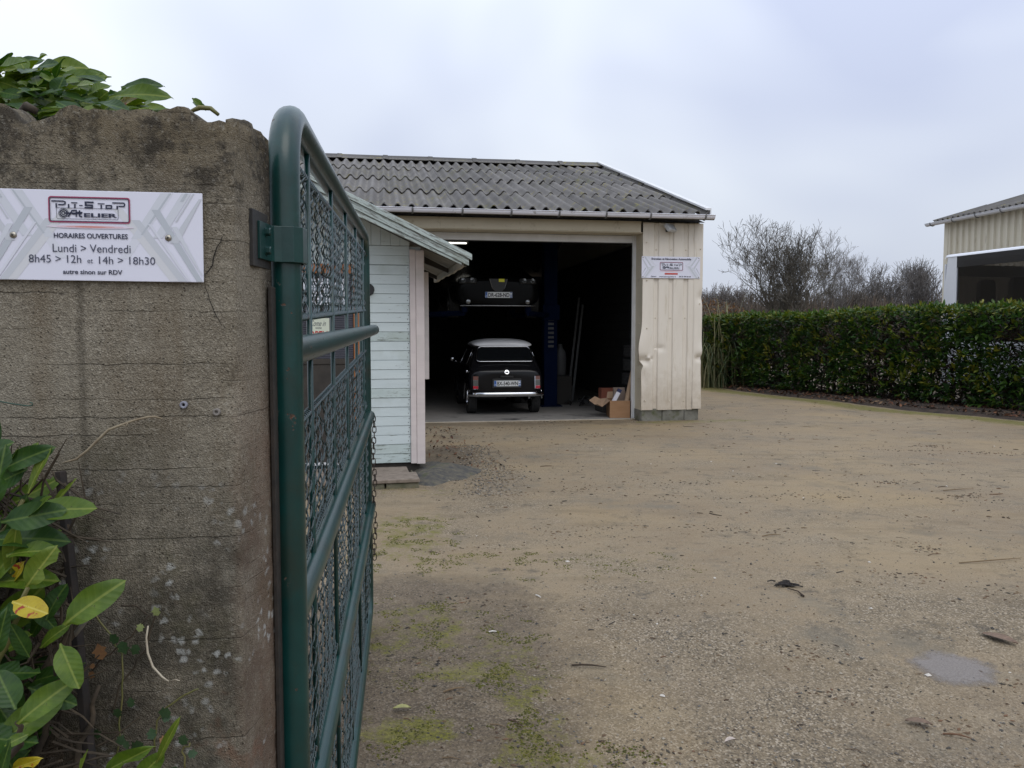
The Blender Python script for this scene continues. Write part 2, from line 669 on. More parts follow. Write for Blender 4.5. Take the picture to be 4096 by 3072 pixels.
# shallow drying puddle with a feathered rim
k = NB('drying_puddle')
_n = k.noise(k.mapping(), 26, 6, 0.75)
_a = k.mask(k.math('ADD', k.sepc(k.attr('tint'))[0], k.math('MULTIPLY', k.math('SUBTRACT', _n, 0.5), 0.9)), 0.25, 0.75)
k.l.new(k.math('MULTIPLY', _a, 0.75), k.b.inputs['Alpha'])
k.out(k.ramp(k.noise(k.mapping(), 140, 4), (0.35, (0.17, 0.145, 0.125)), (0.65, (0.27, 0.24, 0.215))), 0.5, k.bump(k.noise(k.mapping(), 150, 4), 0.3, 0.003))
mb = MB()
rows = []
for i in range(9):
    r = []
    for j in range(49):
        a = 2 * math.pi * j / 48
        w = (1 + 0.16 * math.sin(2 * a + 0.6) + 0.07 * math.sin(5 * a + 1)) * i / 8
        x, y = 2.07 + 0.21 * w * math.cos(a) - 0.06 * w * math.sin(a), 3.60 + 0.23 * w * math.sin(a)
        r.append((x, y, ground_z(x, y) + 0.004))
        mb.c.append(((1 - (i / 8) ** 2.2),) * 3)
    rows.append(r)
mb.grid(rows)
tag(mb.build('puddle', MATS['drying_puddle'], smooth=True), 'small pale drying puddle in the sandy yard', None, kind='structure')

# ------------------------------------------------------------------ loose gravel and litter (stuff)
OCT = [(1, 0, 0), (-1, 0, 0), (0, 1, 0), (0, -1, 0), (0, 0, 1), (0, 0, -1)]
OCF = [(0, 2, 4), (2, 1, 4), (1, 3, 4), (3, 0, 4), (2, 0, 5), (1, 2, 5), (3, 1, 5), (0, 3, 5)]
def tint_material(name, rough=0.85, bump=0.0, bscale=30, spec=0.3, var=0.0):
    k = NB(name)
    c = k.attr('tint')
    if var:
        nz = k.noise(k.mapping(), bscale)
        c = k.mix(var, c, k.mix(1.0, c, k.ramp(nz, (0.3, (0.35,) * 3), (0.7, (1.5,) * 3)), 'MULTIPLY'))
    nr = None
    if bump:
        nr = k.bump(k.noise(k.mapping(), bscale), bump, 0.01)
    k.b.inputs['Specular IOR Level'].default_value = spec
    return k.out(c, rough, nr)
PEB = tint_material('pebble_stone', 0.8)
rnd = random.Random(11)
mb = MB()
PC = [(0.20, 0.16, 0.11), (0.16, 0.13, 0.09), (0.26, 0.22, 0.165), (0.105, 0.092, 0.078), (0.31, 0.27, 0.21), (0.07, 0.064, 0.055), (0.19, 0.14, 0.085), (0.13, 0.125, 0.115)]
def pebble(x, y, r, c):
    z = ground_z(x, y)
    a = rnd.random() * 6.28
    sx_, sy_, sz_ = r * rnd.uniform(0.7, 1.4), r * rnd.uniform(0.6, 1.1), r * rnd.uniform(0.35, 0.8)
    ca, sa = math.cos(a), math.sin(a)
    vs = []
    for p in OCT:
        q = (p[0] * sx_ + rnd.uniform(-.2, .2) * r, p[1] * sy_ + rnd.uniform(-.2, .2) * r, p[2] * sz_)
        vs.append((x + q[0] * ca - q[1] * sa, y + q[0] * sa + q[1] * ca, z + q[2] + sz_ * 0.35))
    mb.add(vs, OCF, 0, c)
for _ in range(26000):
    y = 2.35 + (rnd.random() ** 1.7) * 8.5
    x = rnd.uniform(-0.75, min(0.7 * y + 0.3, 5.5))
    dn = 0.5 + 0.5 * fbm(x * 0.9, y * 0.9, 7.0, 3)
    if 0.1 < x < 1.5 and y < 4.6: dn += 0.35
    if x < -0.1 + 0.3 and y < 4.5: dn -= 0.05
    if rnd.random() > dn: continue
    c = rnd.choice(PC)
    if x < 0.1 and y < 4.5: c = tuple(q * 0.65 for q in c)
    pebble(x, y, 0.0022 + 0.0065 * rnd.random() ** 3.0, c)
for _ in range(1500):       # gravel strip along the hut
    a = rnd.random()
    y = 7.4 + 3.4 * a
    x = -0.25 - 0.5 * max(0, (y - 8.8)) * 0.35 + rnd.gauss(0, 0.16)
    pebble(x, y, rnd.uniform(0.006, 0.016), tuple(q * 0.9 for q in rnd.choice(PC)))
for _ in range(90):
    y = 2.5 + rnd.random() ** 1.4 * 9
    pebble(rnd.uniform(-0.6, 0.65 * y), y, rnd.uniform(0.006, 0.014), (0.55, 0.51, 0.45) if rnd.random() < 0.3 else (0.06, 0.056, 0.05))
tag(mb.build('gravel', PEB), 'loose pebbles and grit scattered over the yard', 'gravel', kind='stuff')

LITTER = tint_material('litter_tint', 0.9)
# small cushions of moss on the earth by the gate
mb = MB()
MC = [(0.075, 0.078, 0.014), (0.10, 0.098, 0.018), (0.058, 0.060, 0.014), (0.12, 0.112, 0.02), (0.05, 0.05, 0.014)]
for cx, cy, rx, ry, w in MOSS:
    for _ in range(int(3200 * rx * ry * w * 8)):
        a, q = rnd.random() * 6.28, math.sqrt(rnd.random())
        x, y = cx + rx * q * math.cos(a), cy + ry * q * math.sin(a)
        if y > 6.5 or fbm(x * 6, y * 6, 5, 4) + 0.25 * fbm(x * 22, y * 22, 1, 2) < 0.06 + 0.30 * q: continue
        r_ = rnd.uniform(0.002, 0.007)
        z = ground_z(x, y)
        vs = [(x + p[0] * r_ * rnd.uniform(.7, 1.3), y + p[1] * r_ * rnd.uniform(.7, 1.3), z + p[2] * r_ * rnd.uniform(.5, 1.0)) for p in OCT]
        mb.add(vs, OCF, 0, rnd.choice(MC))
tag(mb.build('moss', LITTER), 'yellow green moss cushions on the bare earth by the gate', 'moss', kind='stuff')
mb = MB()
BR = [(0.075, 0.048, 0.03), (0.11, 0.07, 0.042), (0.05, 0.036, 0.026), (0.15, 0.085, 0.05), (0.17, 0.12, 0.07)]
for _ in range(520):       # twigs on the yard
    y = 2.5 + rnd.random() ** 1.3 * 15
    x = rnd.uniform(-0.5, min(0.66 * y, soil_x(y) - 0.3))
    L = rnd.uniform(0.008, 0.035) if rnd.random() < 0.93 else rnd.uniform(0.05, 0.12)
    if y > 6: L *= rnd.uniform(1.0, 1.8)
    a = rnd.gauss(0.1, 0.8)
    z = ground_z(x, y) + 0.003
    b = rnd.uniform(-.3, .3)
    p = [(x, y, z), (x + L * .5 * math.cos(a), y + L * .5 * math.sin(a), z + 0.002), (x + L * math.cos(a + b), y + L * math.sin(a + b), z)]
    w = rnd.uniform(0.0012, 0.0032) * (1.6 if y > 6 else 1)
    mb.tube(p, [w, w, w * .6], 4, col=rnd.choice(BR + [(0.05, 0.045, 0.04)]))
for x, y, L, a in ((3.0, 5.2, 0.5, 0.02), (4.2, 7.6, 0.35, 0.02), (1.72, 3.05, 0.10, -0.6), (0.28, 3.6, 0.16, -0.35), (1.45, 2.65, 0.12, 0.05), (-0.3, 3.35, 0.10, 0.2), (1.9, 5.9, 0.16, 0.05)):
    z = ground_z(x, y) + 0.006
    p = [(x + L * t * math.cos(a + 0.2 * t), y + L * t * math.sin(a + 0.2 * t), z + 0.01 * math.sin(3 * t)) for t in (0, .3, .6, 1)]
    mb.tube(p, [.004, .0045, .004, .002], 5, col=rnd.choice(BR))
for _ in range(48):       # drifts of crumbs, bark and grit
    cy = 2.6 + rnd.random() ** 1.5 * 12
    cx = rnd.uniform(-0.4, min(0.64 * cy, soil_x(cy) - 0.4))
    sx_, sy_ = rnd.uniform(0.05, 0.30) * (1 + cy * .08), rnd.uniform(0.02, 0.06) * (1 + cy * .08)
    an = rnd.gauss(0, .3)
    for _ in range(rnd.randint(10, 45)):
        p, q = rnd.gauss(0, sx_), rnd.gauss(0, sy_)
        x, y = cx + p * math.cos(an) - q * math.sin(an), cy + p * math.sin(an) + q * math.cos(an)
        r_ = rnd.uniform(0.002, 0.006) * (1 + cy * .10)
        z = ground_z(x, y)
        a = rnd.random() * 3.14
        c = rnd.choice(BR + [(0.05, 0.045, 0.035), (0.07, 0.06, 0.045), (0.035, 0.03, 0.026)])
        e = r_ * rnd.uniform(1, 2.6)
        vs = [(x + pp[0] * e * math.cos(a) - pp[1] * r_ * math.sin(a), y + pp[0] * e * math.sin(a) + pp[1] * r_ * math.cos(a), z + pp[2] * r_ * .6 + r_ * .2) for pp in OCT]
        mb.add(vs, OCF, 0, c)
tag(mb.build('twig_litter', LITTER), 'dry twigs and bark bits strewn on the sandy yard', 'twigs', kind='stuff')

# dead leaves on the soil under the hedge
mb = MB()
RB = [(0.12, 0.05, 0.028), (0.085, 0.04, 0.025), (0.16, 0.075, 0.04), (0.05, 0.032, 0.024), (0.19, 0.12, 0.07), (0.035, 0.028, 0.022), (0.07, 0.05, 0.035)]
for _ in range(9000):
    t = rnd.uniform(-4, 17)
    off = rnd.uniform(-0.75, 0.75)
    p = HA + HD * t + HN * off
    if p.x < soil_x(p.y) + rnd.gauss(0.10, 0.10): continue
    z = 0.02 + rnd.random() * 0.05 + 0.03 * smooth01((off + 0.4) / 0.6)
    a, L = rnd.random() * 6.28, rnd.uniform(0.03, 0.075)
    M = Matrix.Translation((p.x, p.y, z)) @ Euler((rnd.gauss(0, .5), rnd.gauss(0, .5), a)).to_matrix().to_4x4()
    vs = [M @ Vector(q) for q in ((-L, 0, 0), (0, -L * .42, .01), (L, 0, .015), (0, L * .42, .008))]
    mb.add(vs, [(0, 1, 2), (0, 2, 3)], 0, rnd.choice(RB))
for _ in range(260):
    y = 8.8 + rnd.random() * 4
    p = (rnd.gauss(-0.55, 0.25) - 0.16 * (y - 8.6), y, 0.012)
    a, L = rnd.random() * 6.28, rnd.uniform(0.015, 0.035)
    M = Matrix.Translation(p) @ Euler((rnd.gauss(0, .4), rnd.gauss(0, .4), a)).to_matrix().to_4x4()
    mb.add([M @ Vector(q) for q in ((-L, 0, 0), (0, -L * .5, .006), (L, 0, .008), (0, L * .5, .006))], [(0, 1, 2), (0, 2, 3)], 0, rnd.choice(RB))
tag(mb.build('leaf_litter', LITTER), 'reddish brown dead leaves on the soil under the hedge', 'dead leaves', kind='stuff')

# soil bank below the hedge
soilm = material('hedge_soil', (0.020, 0.014, 0.010), (0.055, 0.036, 0.024), scale=5, rough=0.95, bump=0.9, bscale=22, bdist=0.03)
mb = MB()
rows = []
for i in range(60):
    t = -5 + 23 * i / 59
    r = []
    for j in range(12):
        base = HA + HD * t
        y = base.y
        f = j / 11
        x0 = soil_x(base.y + 0.2)
        p0 = Vector((x0, base.y + 0.0))
        p1 = base + HN * 1.3
        q = p0.lerp(p1, f)
        z = 0.012 + 0.07 * smooth01(f * 3) + 0.02 * fbm(q.x * 3, q.y * 3, 4, 3) * min(1, f * 6)
        if j == 0: z = -0.02
        r.append((q.x + (0.08 * fbm(t * 2, 3, 1, 3) if j < 2 else 0), q.y, z))
    rows.append(r)
mb.grid(rows)
tag(mb.build('soil_bank', soilm, smooth=True), 'dark soil strip at the foot of the hedge', None, kind='structure')

# single things lying on the yard
mb = MB()
for k in range(26):
    a, L = rnd.uniform(-0.5, 0.5), rnd.uniform(0.04, 0.09)
    x, y = 1.66 + rnd.gauss(0, 0.035), 4.72 + rnd.gauss(0, 0.03)
    z = ground_z(x, y) + rnd.uniform(0.002, 0.02)
    mb.tube([(x - L * .5, y, z), (x, y + a * .02, z + .006), (x + L * .5 * math.cos(a), y + L * .5 * math.sin(a), z)], .004, 4, col=(0.03, 0.027, 0.025))
mb.tube([(1.66, 4.66, ground_z(1.66, 4.66) + .01), (1.70, 4.6, ground_z(1.7, 4.6) + .012), (1.705, 4.52, ground_z(1.7, 4.52) + .008)], [.003, .004, .007], 5, col=(0.05, 0.035, 0.025))
tag(mb.build('dead_plant_clump', LITTER), 'blackened clump of dead plant with a curled stalk on the sand', 'plant debris')
def ground_leaf(name, x, y, L, a, c, label):
    m = MB()
    P = []
    for i in range(7):
        t = i / 6
        w = L * 0.22 * math.sin(math.pi * min(1, t * 0.93 + 0.05)) ** 0.8
        r_ = []
        for s in (-1, 0, 1):
            r_.append((L * (t - .5), s * w, 0.006 + (0.006 if s else 0.0) + 0.01 * math.sin(3 * t)))
        P.append(r_)
    m.grid(P)
    o = m.build(name, material('dry_leaf_' + name + str(int(x * 100)), c, tuple(q * 0.6 for q in c), scale=60, rough=0.7), smooth=True)
    o.location = (x, y, ground_z(x, y) + 0.003)
    o.rotation_euler = (0, 0, a)
    return tag(o, label, 'leaf', 'fallen leaves on the yard')
ground_leaf('fallen_leaf', -0.46, 3.20, 0.075, 0.05, (0.33, 0.32, 0.12), 'pale yellow green fallen leaf on dark earth beside the gate')
ground_leaf('fallen_leaf', 1.66, 3.12, 0.10, -0.4, (0.17, 0.11, 0.07), 'curled brown fallen leaf in the right foreground gravel')
ground_leaf('fallen_leaf', 2.47, 3.9, 0.17, -1.0, (0.19, 0.12, 0.075), 'large brown fallen leaf at the right edge of the yard')
ground_leaf('fallen_leaf', 0.85, 2.97, 0.05, 0.3, (0.5, 0.42, 0.36), 'small pinkish fallen leaf in the foreground gravel')
for x, y, L, a, lab in ((0.14, 4.55, 0.05, -1.0, 'white stick standing out on the mossy gravel, farther one'), (-0.12, 4.0, 0.04, 0.1, 'short white stick lying on bare dark earth'),):
    m = MB()
    z = ground_z(x, y) + 0.006
    m.tube([(x, y, z), (x + L * .5 * math.cos(a), y + L * .5 * math.sin(a), z + .003), (x + L * math.cos(a), y + L * math.sin(a), z)], [.003, .0035, .0025], 6)
    tag(m.build('white_stick', material('bleached_wood', (0.7, 0.68, 0.62), (0.6, 0.56, 0.5), scale=40, rough=0.8)), lab, 'stick')

# ================================================================== CONCRETE WALL
def wall_material():
    k = NB('weathered_concrete')
    v = k.mapping()
    P = k.sep(v)
    big = k.noise(v, 3.0, 6, 0.6)
    mid = k.noise(v, 14, 6, 0.7)
    fine = k.noise(v, 120, 4, 0.7)
    ag = k.voro(v, 430, 'Color')
    agd = k.voro(v, 430)
    base = k.ramp(big, (0.32, (0.142, 0.120, 0.088)), (0.5, (0.214, 0.190, 0.147)), (0.68, (0.282, 0.258, 0.210)))
    base = k.mix(0.42, base, k.ramp(k.sepc(ag)[0], (0.0, (0.045, 0.036, 0.024)), (0.35, (0.15, 0.12, 0.082)), (0.8, (0.26, 0.225, 0.165)), (1.0, (0.44, 0.39, 0.31))))
    # rusty brown runs
    run = k.noise(k.mapping((9, 9, 0.8)), 1.0, 5, 0.6)
    base = k.mix(k.math('MULTIPLY', k.mask(run, 0.50, 0.66), 0.5), base, (0.115, 0.080, 0.044))
    pale = k.mask(k.noise(k.mapping((1, 1, 2.0)), 2.1, 4, 0.6), 0.50, 0.64)
    base = k.mix(k.math('MULTIPLY', pale, 0.35), base, (0.30, 0.27, 0.21))
    # horizontal board marks
    zz = k.math('ADD', k.math('MULTIPLY', P[2], 36.0), k.math('MULTIPLY', k.math('SUBTRACT', mid, 0.5), 0.7))
    fr = k.math('FRACT', zz)
    brd = k.mask(k.math('ABSOLUTE', k.math('SUBTRACT', fr, 0.5)), 0.485, 0.455)
    brk = k.mask(k.noise(k.mapping((2.2, 2.2, 30)), 1.0, 4), 0.50, 0.60)
    bl = k.math('MULTIPLY', k.math('SUBTRACT', 1.0, brd), brk)
    base = k.mix(k.math('MULTIPLY', bl, 0.6), base, (0.035, 0.030, 0.022))
    jt = k.mask(k.math('ABSOLUTE', k.math('ADD', P[0], k.math('ADD', 0.236, k.math('MULTIPLY', k.math('SUBTRACT', mid, 0.5), 0.012)))), 0.009, 0.002)
    base = k.mix(k.math('MULTIPLY', jt, 0.45), base, (0.05, 0.042, 0.030))
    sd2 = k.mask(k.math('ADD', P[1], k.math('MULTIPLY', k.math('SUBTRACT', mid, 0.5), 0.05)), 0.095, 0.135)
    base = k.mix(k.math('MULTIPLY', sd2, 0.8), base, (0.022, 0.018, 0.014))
    # dark crust towards the top, blackish blotches, denser low down
    top = k.mask(k.math('ADD', P[2], k.math('MULTIPLY', k.math('SUBTRACT', big, 0.5), 0.42)), 1.74, 1.88)
    base = k.mix(k.math('MULTIPLY', top, 0.75), base, k.ramp(mid, (0.3, (0.040, 0.030, 0.017)), (0.55, (0.105, 0.080, 0.044)), (0.75, (0.19, 0.155, 0.095))))
    crust = k.mask(k.noise(v, 13, 7, 0.82), 0.47, 0.58)
    cz = k.mask(k.math('ADD', P[2], k.math('MULTIPLY', k.math('SUBTRACT', big, 0.5), 0.25)), 1.69, 1.80)
    base = k.mix(k.math('MULTIPLY', k.math('MULTIPLY', crust, cz), 0.80), base, (0.022, 0.019, 0.015))
    low = k.mask(k.math('ADD', P[2], k.math('MULTIPLY', k.math('SUBTRACT', big, 0.5), 0.5)), 1.40, 1.22)
    blot = k.mask(k.noise(v, 7, 7, 0.75), 0.36, 0.58)
    base = k.mix(k.math('MULTIPLY', k.math('MULTIPLY', low, blot), 0.80), base, (0.034, 0.031, 0.024))
    grn = k.mask(k.noise(v, 5.3, 6, 0.7), 0.52, 0.68)
    base = k.mix(k.math('MULTIPLY', k.math('MULTIPLY', low, grn), 0.5), base, (0.062, 0.060, 0.022))
    # pale pink-brown lime on the jamb side and right edge
    pk = k.mask(k.math('ADD', P[0], k.math('MULTIPLY', k.math('SUBTRACT', mid, 0.5), 0.08)), -0.02, 0.02)
    base = k.mix(k.math('MULTIPLY', k.math('MULTIPLY', pk, k.mask(P[2], 1.55, 1.35)), 0.45), base, (0.215, 0.140, 0.098))
    orr = k.mask(k.noise(v, 4.1, 5, 0.7), 0.57, 0.66)
    base = k.mix(k.math('MULTIPLY', k.math('MULTIPLY', orr, k.mask(P[2], 1.2, 1.0)), 0.55), base, (0.17, 0.080, 0.046))
    # white lichen spots
    lv = k.n.new('ShaderNodeVectorMath')
    lv.operation = 'ADD'
    k.l.new(v, lv.inputs[0])
    cs = k.n.new('ShaderNodeTexNoise')
    cs.inputs['Scale'].default_value = 60
    k.l.new(v, cs.inputs['Vector'])
    vm = k.n.new('ShaderNodeVectorMath')
    vm.operation = 'SCALE'
    vm.inputs['Scale'].default_value = 0.022
    k.l.new(cs.outputs['Color'], vm.inputs[0])
    k.l.new(vm.outputs[0], lv.inputs[1])
    lic = k.voro(lv.outputs[0], 46)
    lm = k.math('MULTIPLY', k.mask(lic, 0.36, 0.16), k.mask(k.noise(v, 5.5, 3), 0.50, 0.58))
    lm = k.math('MULTIPLY', lm, k.mask(P[2], 1.36, 1.22))
    base = k.mix(k.math('MULTIPLY', lm, 0.70), base, (0.42, 0.43, 0.41))
    grain = k.noise(k.mapping((5, 5, 120)), 1.0, 5, 0.7)
    base = k.mix(k.math('MULTIPLY', k.math('MULTIPLY', k.mask(grain, 0.50, 0.70), k.mask(k.noise(v, 6, 5, 0.7), 0.42, 0.60)), 0.40), base, (0.075, 0.064, 0.050))
    base = k.mix(k.math('MULTIPLY', k.mask(fine, 0.56, 0.70), 0.35), base, (0.37, 0.345, 0.29))
    # small dark pores
    por = k.mask(k.voro(v, 105), 0.17, 0.10)
    base = k.mix(k.math('MULTIPLY', por, 0.7), base, (0.04, 0.033, 0.025))
    h = k.math('ADD', k.math('MULTIPLY', agd, 0.7), k.math('ADD', k.math('MULTIPLY', mid, 0.9), k.math('MULTIPLY', por, -0.9)))
    h = k.math('ADD', h, k.math('MULTIPLY', bl, -0.9))
    h = k.math('ADD', h, k.math('MULTIPLY', grain, -0.6))
    nrm = k.bump(h, 0.8, 0.0026)
    nrm = k.bump(k.noise(v, 22, 6, 0.75), 0.6, 0.008, nrm)
    k.b.inputs['Specular IOR Level'].default_value = 0.25
    return k.out(base, 0.92, nrm)
WALLM = wall_material()
WALL = thing('concrete_wall', 'weathered lichen spotted concrete gate wall with broken top edge', 'wall', (-0.435, 1.25, 0), R(5.6))
foot = []   # (x, y, nx, ny)
def seg(a, b, n):
    d = (Vector(b) - Vector(a))
    nn = Vector((d.y, -d.x)).normalized()
    return [(a[0] + d.x * i / n, a[1] + d.y * i / n, nn.x, nn.y) for i in range(n)]
foot += seg((-2.2, 0), (-0.62, 0), 12) + seg((-0.62, 0), (-0.012, 0), 60)
foot += [(-0.005, 0.001, .5, -.8), (0.000, 0.006, .8, -.5)]
foot += seg((0.001, 0.014), (0.024, 0.155), 14) + seg((0.024, 0.155), (-0.62, 0.155), 16) + seg((-0.62, 0.155), (-2.2, 0.155), 8) + [(-2.2, 0.155, 0, 1)]
zs = [-0.3, 0.0, 0.3, 0.5] + [0.5 + 0.0145 * i for i in range(1, 94)]
mb = MB()
rows = []
def wtop(x, y):
    t = 1.893 + 0.012 * fbm(x * 9, y * 9, 3, 4) + 0.010 * fbm(x * 31, y * 31, 5, 3)
    t -= 0.020 * smooth01((x + 0.075) / 0.05) * (0.6 + 0.8 * fbm(x * 40, y * 40, 1, 2))
    t -= 0.020 * math.exp(-((x + 0.30) / 0.03) ** 2)
    return t
for z in zs:
    r = []
    for x, y, nx_, ny_ in foot:
        tz = wtop(x, y)
        zz = z if z < 1.75 else 1.75 + (z - 1.75) / (zs[-1] - 1.75) * (tz - 1.75)
        d = 0.0018 * fbm(x * 18, y * 18 + zz * 18, 2, 4) + 0.0012 * fbm(x * 60, zz * 60, y * 60, 3)
        corner = smooth01(1 - math.hypot(x, y) / 0.04)
        d += corner * (0.006 * fbm(x * 20, zz * 34, 3, 4) - 0.002)
        for cz, cw, cd in ((1.475, 0.022, 0.016), (1.44, 0.02, 0.010), (1.87, 0.03, 0.010), (1.25, 0.012, 0.005)):
            d -= corner * cd * math.exp(-((zz - cz) / cw) ** 2)
        topc = smooth01((zz - tz + 0.05) / 0.05)
        d += topc * (0.008 * fbm(x * 26, zz * 26, y * 26, 4) - 0.004)
        r.append((x + nx_ * d, y + ny_ * d, zz))
    rows.append(r)
# top: two inner rings towards the middle
for f in (0.3, 0.7, 0.98):
    r = []
    for (x, y, nx_, ny_), p in zip(foot, rows[len(zs) - 1]):
        r.append((p[0] + (min(max(x, -2.1), -0.03) - p[0]) * f, p[1] + (0.078 - p[1]) * f, wtop(x, y) + 0.006 * f + 0.007 * fbm(x * 30, y * 30 + f * 3, 8, 3)))
    rows.append(r)
mb.grid(rows)
mb.build('concrete_body', WALLM, WALL, smooth=True)
# thin cracks as real grooves' dark filler lines
crackm = material('crack_dark', (0.018, 0.015, 0.012), rough=1.0)
mb = MB()
def crack(pts, w):
    p = []
    for i in range(len(pts) - 1):
        for t in (0, .33, .66):
            p.append((pts[i][0] + (pts[i + 1][0] - pts[i][0]) * t + rnd.gauss(0, .0008), -0.0030, pts[i][1] + (pts[i + 1][1] - pts[i][1]) * t))
    p.append((pts[-1][0], -0.0035, pts[-1][1]))
    mb.tube(p, [w * (0.4 + 0.6 * math.sin(math.pi * (i + .5) / len(p))) for i in range(len(p))], 4)
crack([(-0.048, 1.638), (-0.034, 1.655), (-0.030, 1.675), (-0.018, 1.70)], 0.0010)
crack([(-0.046, 1.630), (-0.040, 1.60), (-0.030, 1.575), (-0.022, 1.56)], 0.0006)
mb.build('crack', crackm, WALL)
plugm = material('wall_plug_plastic', (0.20, 0.205, 0.26), (0.26, 0.26, 0.30), scale=90, rough=0.6)
for pxx, pz in ((-0.083, 1.436), (-0.033, 1.424)):
    px_ = pxx
    m = MB()
    m.lathe([(0.0022, -.002), (0.0026, 0.004), (0.0056, 0.0045), (0.0060, 0.003), (0.0058, -.002)], 16, Matrix.Translation((px_, -0.003, pz)) @ Matrix.Rotation(R(90), 4, 'X'))
    m.lathe([(0.0001, 0.0008), (0.0026, 0.0008)], 12, Matrix.Translation((px_, -0.003, pz)) @ Matrix.Rotation(R(90), 4, 'X'), mi=1)
    m.build('wall_plug', [plugm if pxx < -.05 else material('grey_plug', (0.20, 0.18, 0.16), rough=0.8), crackm if pxx < -.05 else MATS['grey_plug']], WALL, smooth=True)
wirem = material('green_wire', (0.03, 0.07, 0.05), rough=0.5)
mb = MB()
mb.tube([(-0.36, -0.014, 1.446), (-0.33, -0.013, 1.440), (-0.312, -0.012, 1.437), (-0.306, -0.012, 1.438), (-0.3055, -0.012, 1.4415), (-0.309, -0.012, 1.4425)], 0.0011, 6)
tag(mb.build('wire_hook', wirem, WALL, smooth=True), 'thin green wire hook on the wall')
steelm = material('rusty_steel_strip', (0.014, 0.012, 0.010), (0.032, 0.024, 0.018), scale=40, rough=0.75, bump=0.5, bscale=120, bdist=0.002)
mb = MB()
mb.box((0.0225, 0.128, -0.1), (0.029, 0.156, 1.63))
mb.box((0.004, 0.158, -0.1), (0.029, 0.163, 1.63))
bevel(mb.build('steel_angle', steelm, WALL), 0.001)

# ------------------------------------------------------------------ plaque with opening hours
INK = material('navy_ink', (0.018, 0.022, 0.05), rough=0.5)
INKL = material('grey_ink', (0.045, 0.05, 0.085), rough=0.5)
PANELW = material('white_plaque', (0.70, 0.70, 0.79), (0.72, 0.72, 0.81), scale=3, rough=0.38, spec=0.4)
REDINK = material('crimson_ink', (0.32, 0.04, 0.10), rough=0.5)
ORINK = material('orange_ink', (0.55, 0.12, 0.05), rough=0.5)
CH = [material('chevron_%s' % n, c, rough=0.4) for n, c in (('pale', (0.66, 0.67, 0.735)), ('light', (0.60, 0.62, 0.67)), ('grey', (0.47, 0.50, 0.54)), ('olive', (0.63, 0.635, 0.66)), ('mid', (0.54, 0.56, 0.60)))]
GLOW = [material('red_glow_%d' % i, c, rough=0.45) for i, c in enumerate(((0.70, 0.62, 0.70), (0.68, 0.50, 0.55), (0.66, 0.36, 0.36), (0.60, 0.22, 0.18)))]
SCREW = material('screw_steel', (0.42, 0.39, 0.33), (0.28, 0.25, 0.2), scale=200, rough=0.35, metal=0.9)

def logo(parent, mp, y, s, fine=True):
    """mp maps logo units (0..794, 0..263 down) into the sign plane, s = metres per unit"""
    b = MB()
    fr = [mp(x, z) for x, z in rrect(6, 6, 788, 257, 22)]
    stroke(b, fr, 14 * s, y, 1, True)
    stroke(b, [mp(x, z) for x, z in rrect(14, 14, 780, 249, 16)], 7 * s, y - 0.00012, 0, True)
    def st(pts, w): stroke(b, [mp(*p) for p in pts], w * s, y, 0)
    st([(30, 48), (145, 48), (163, 56), (163, 74), (145, 84), (95, 84)], 14)
    st([(77, 70), (77, 116)], 15)
    st([(196, 76), (196, 116)], 15)
    st([(220, 62), (282, 62)], 11)
    st([(256, 74), (256, 116)], 15)
    st([(298, 88), (332, 88)], 10)
    st([(440, 54), (360, 54), (360, 84), (424, 84), (424, 110), (350, 110)], 17)
    st([(478, 66), (545, 66)], 10)
    st([(512, 76), (512, 116)], 15)
    st([(560, 82), (612, 82), (612, 110), (560, 110), (560, 78)], 13)
    st([(620, 54), (735, 54), (742, 70), (735, 88), (680, 88)], 13)
    st([(668, 82), (668, 118)], 15)
    stroke(b, [mp(x, z) for x, z in rrect(78, 116, 676, 226, 14)], 4 * s, y - 0.0001, 0, True)
    c = (145, 168)
    ring = lambda r: [mp(c[0] + r * math.cos(2 * math.pi * i / 28), c[1] + r * math.sin(2 * math.pi * i / 28)) for i in range(28)]
    stroke(b, ring(48), 4 * s, y - 0.00015, 0, True)
    stroke(b, ring(33), 9 * s, y - 0.00015, 0, True)
    for i in range(16):
        a = 2 * math.pi * i / 16
        st([(c[0] + 34 * math.cos(a), c[1] + 34 * math.sin(a)), (c[0] + 43 * math.cos(a), c[1] + 43 * math.sin(a))], 8)
    stroke(b, [mp(c[0] + 17 * math.cos(a), c[1] + 17 * math.sin(a)) for a in [0.7 + 4.9 * i / 12 for i in range(13)]], 9 * s, y - 0.00018, 0)
    st([(150, 168), (325, 168)], 15)
    st([(190, 204), (228, 142), (268, 140), (268, 204)], 14)
    st([(228, 176), (268, 176)], 10)
    st([(300, 138), (300, 196), (325, 203)], 15)
    st([(276, 156), (328, 156)], 9)
    p0, p1 = mp(342, 206), mp(668, 164)
    lettering(b, 'ELIER', p0[0], p1[0], p0[1], p1[1], y - 0.0002, bold=0.035)
    b.build('logo', [INK, REDINK], parent)

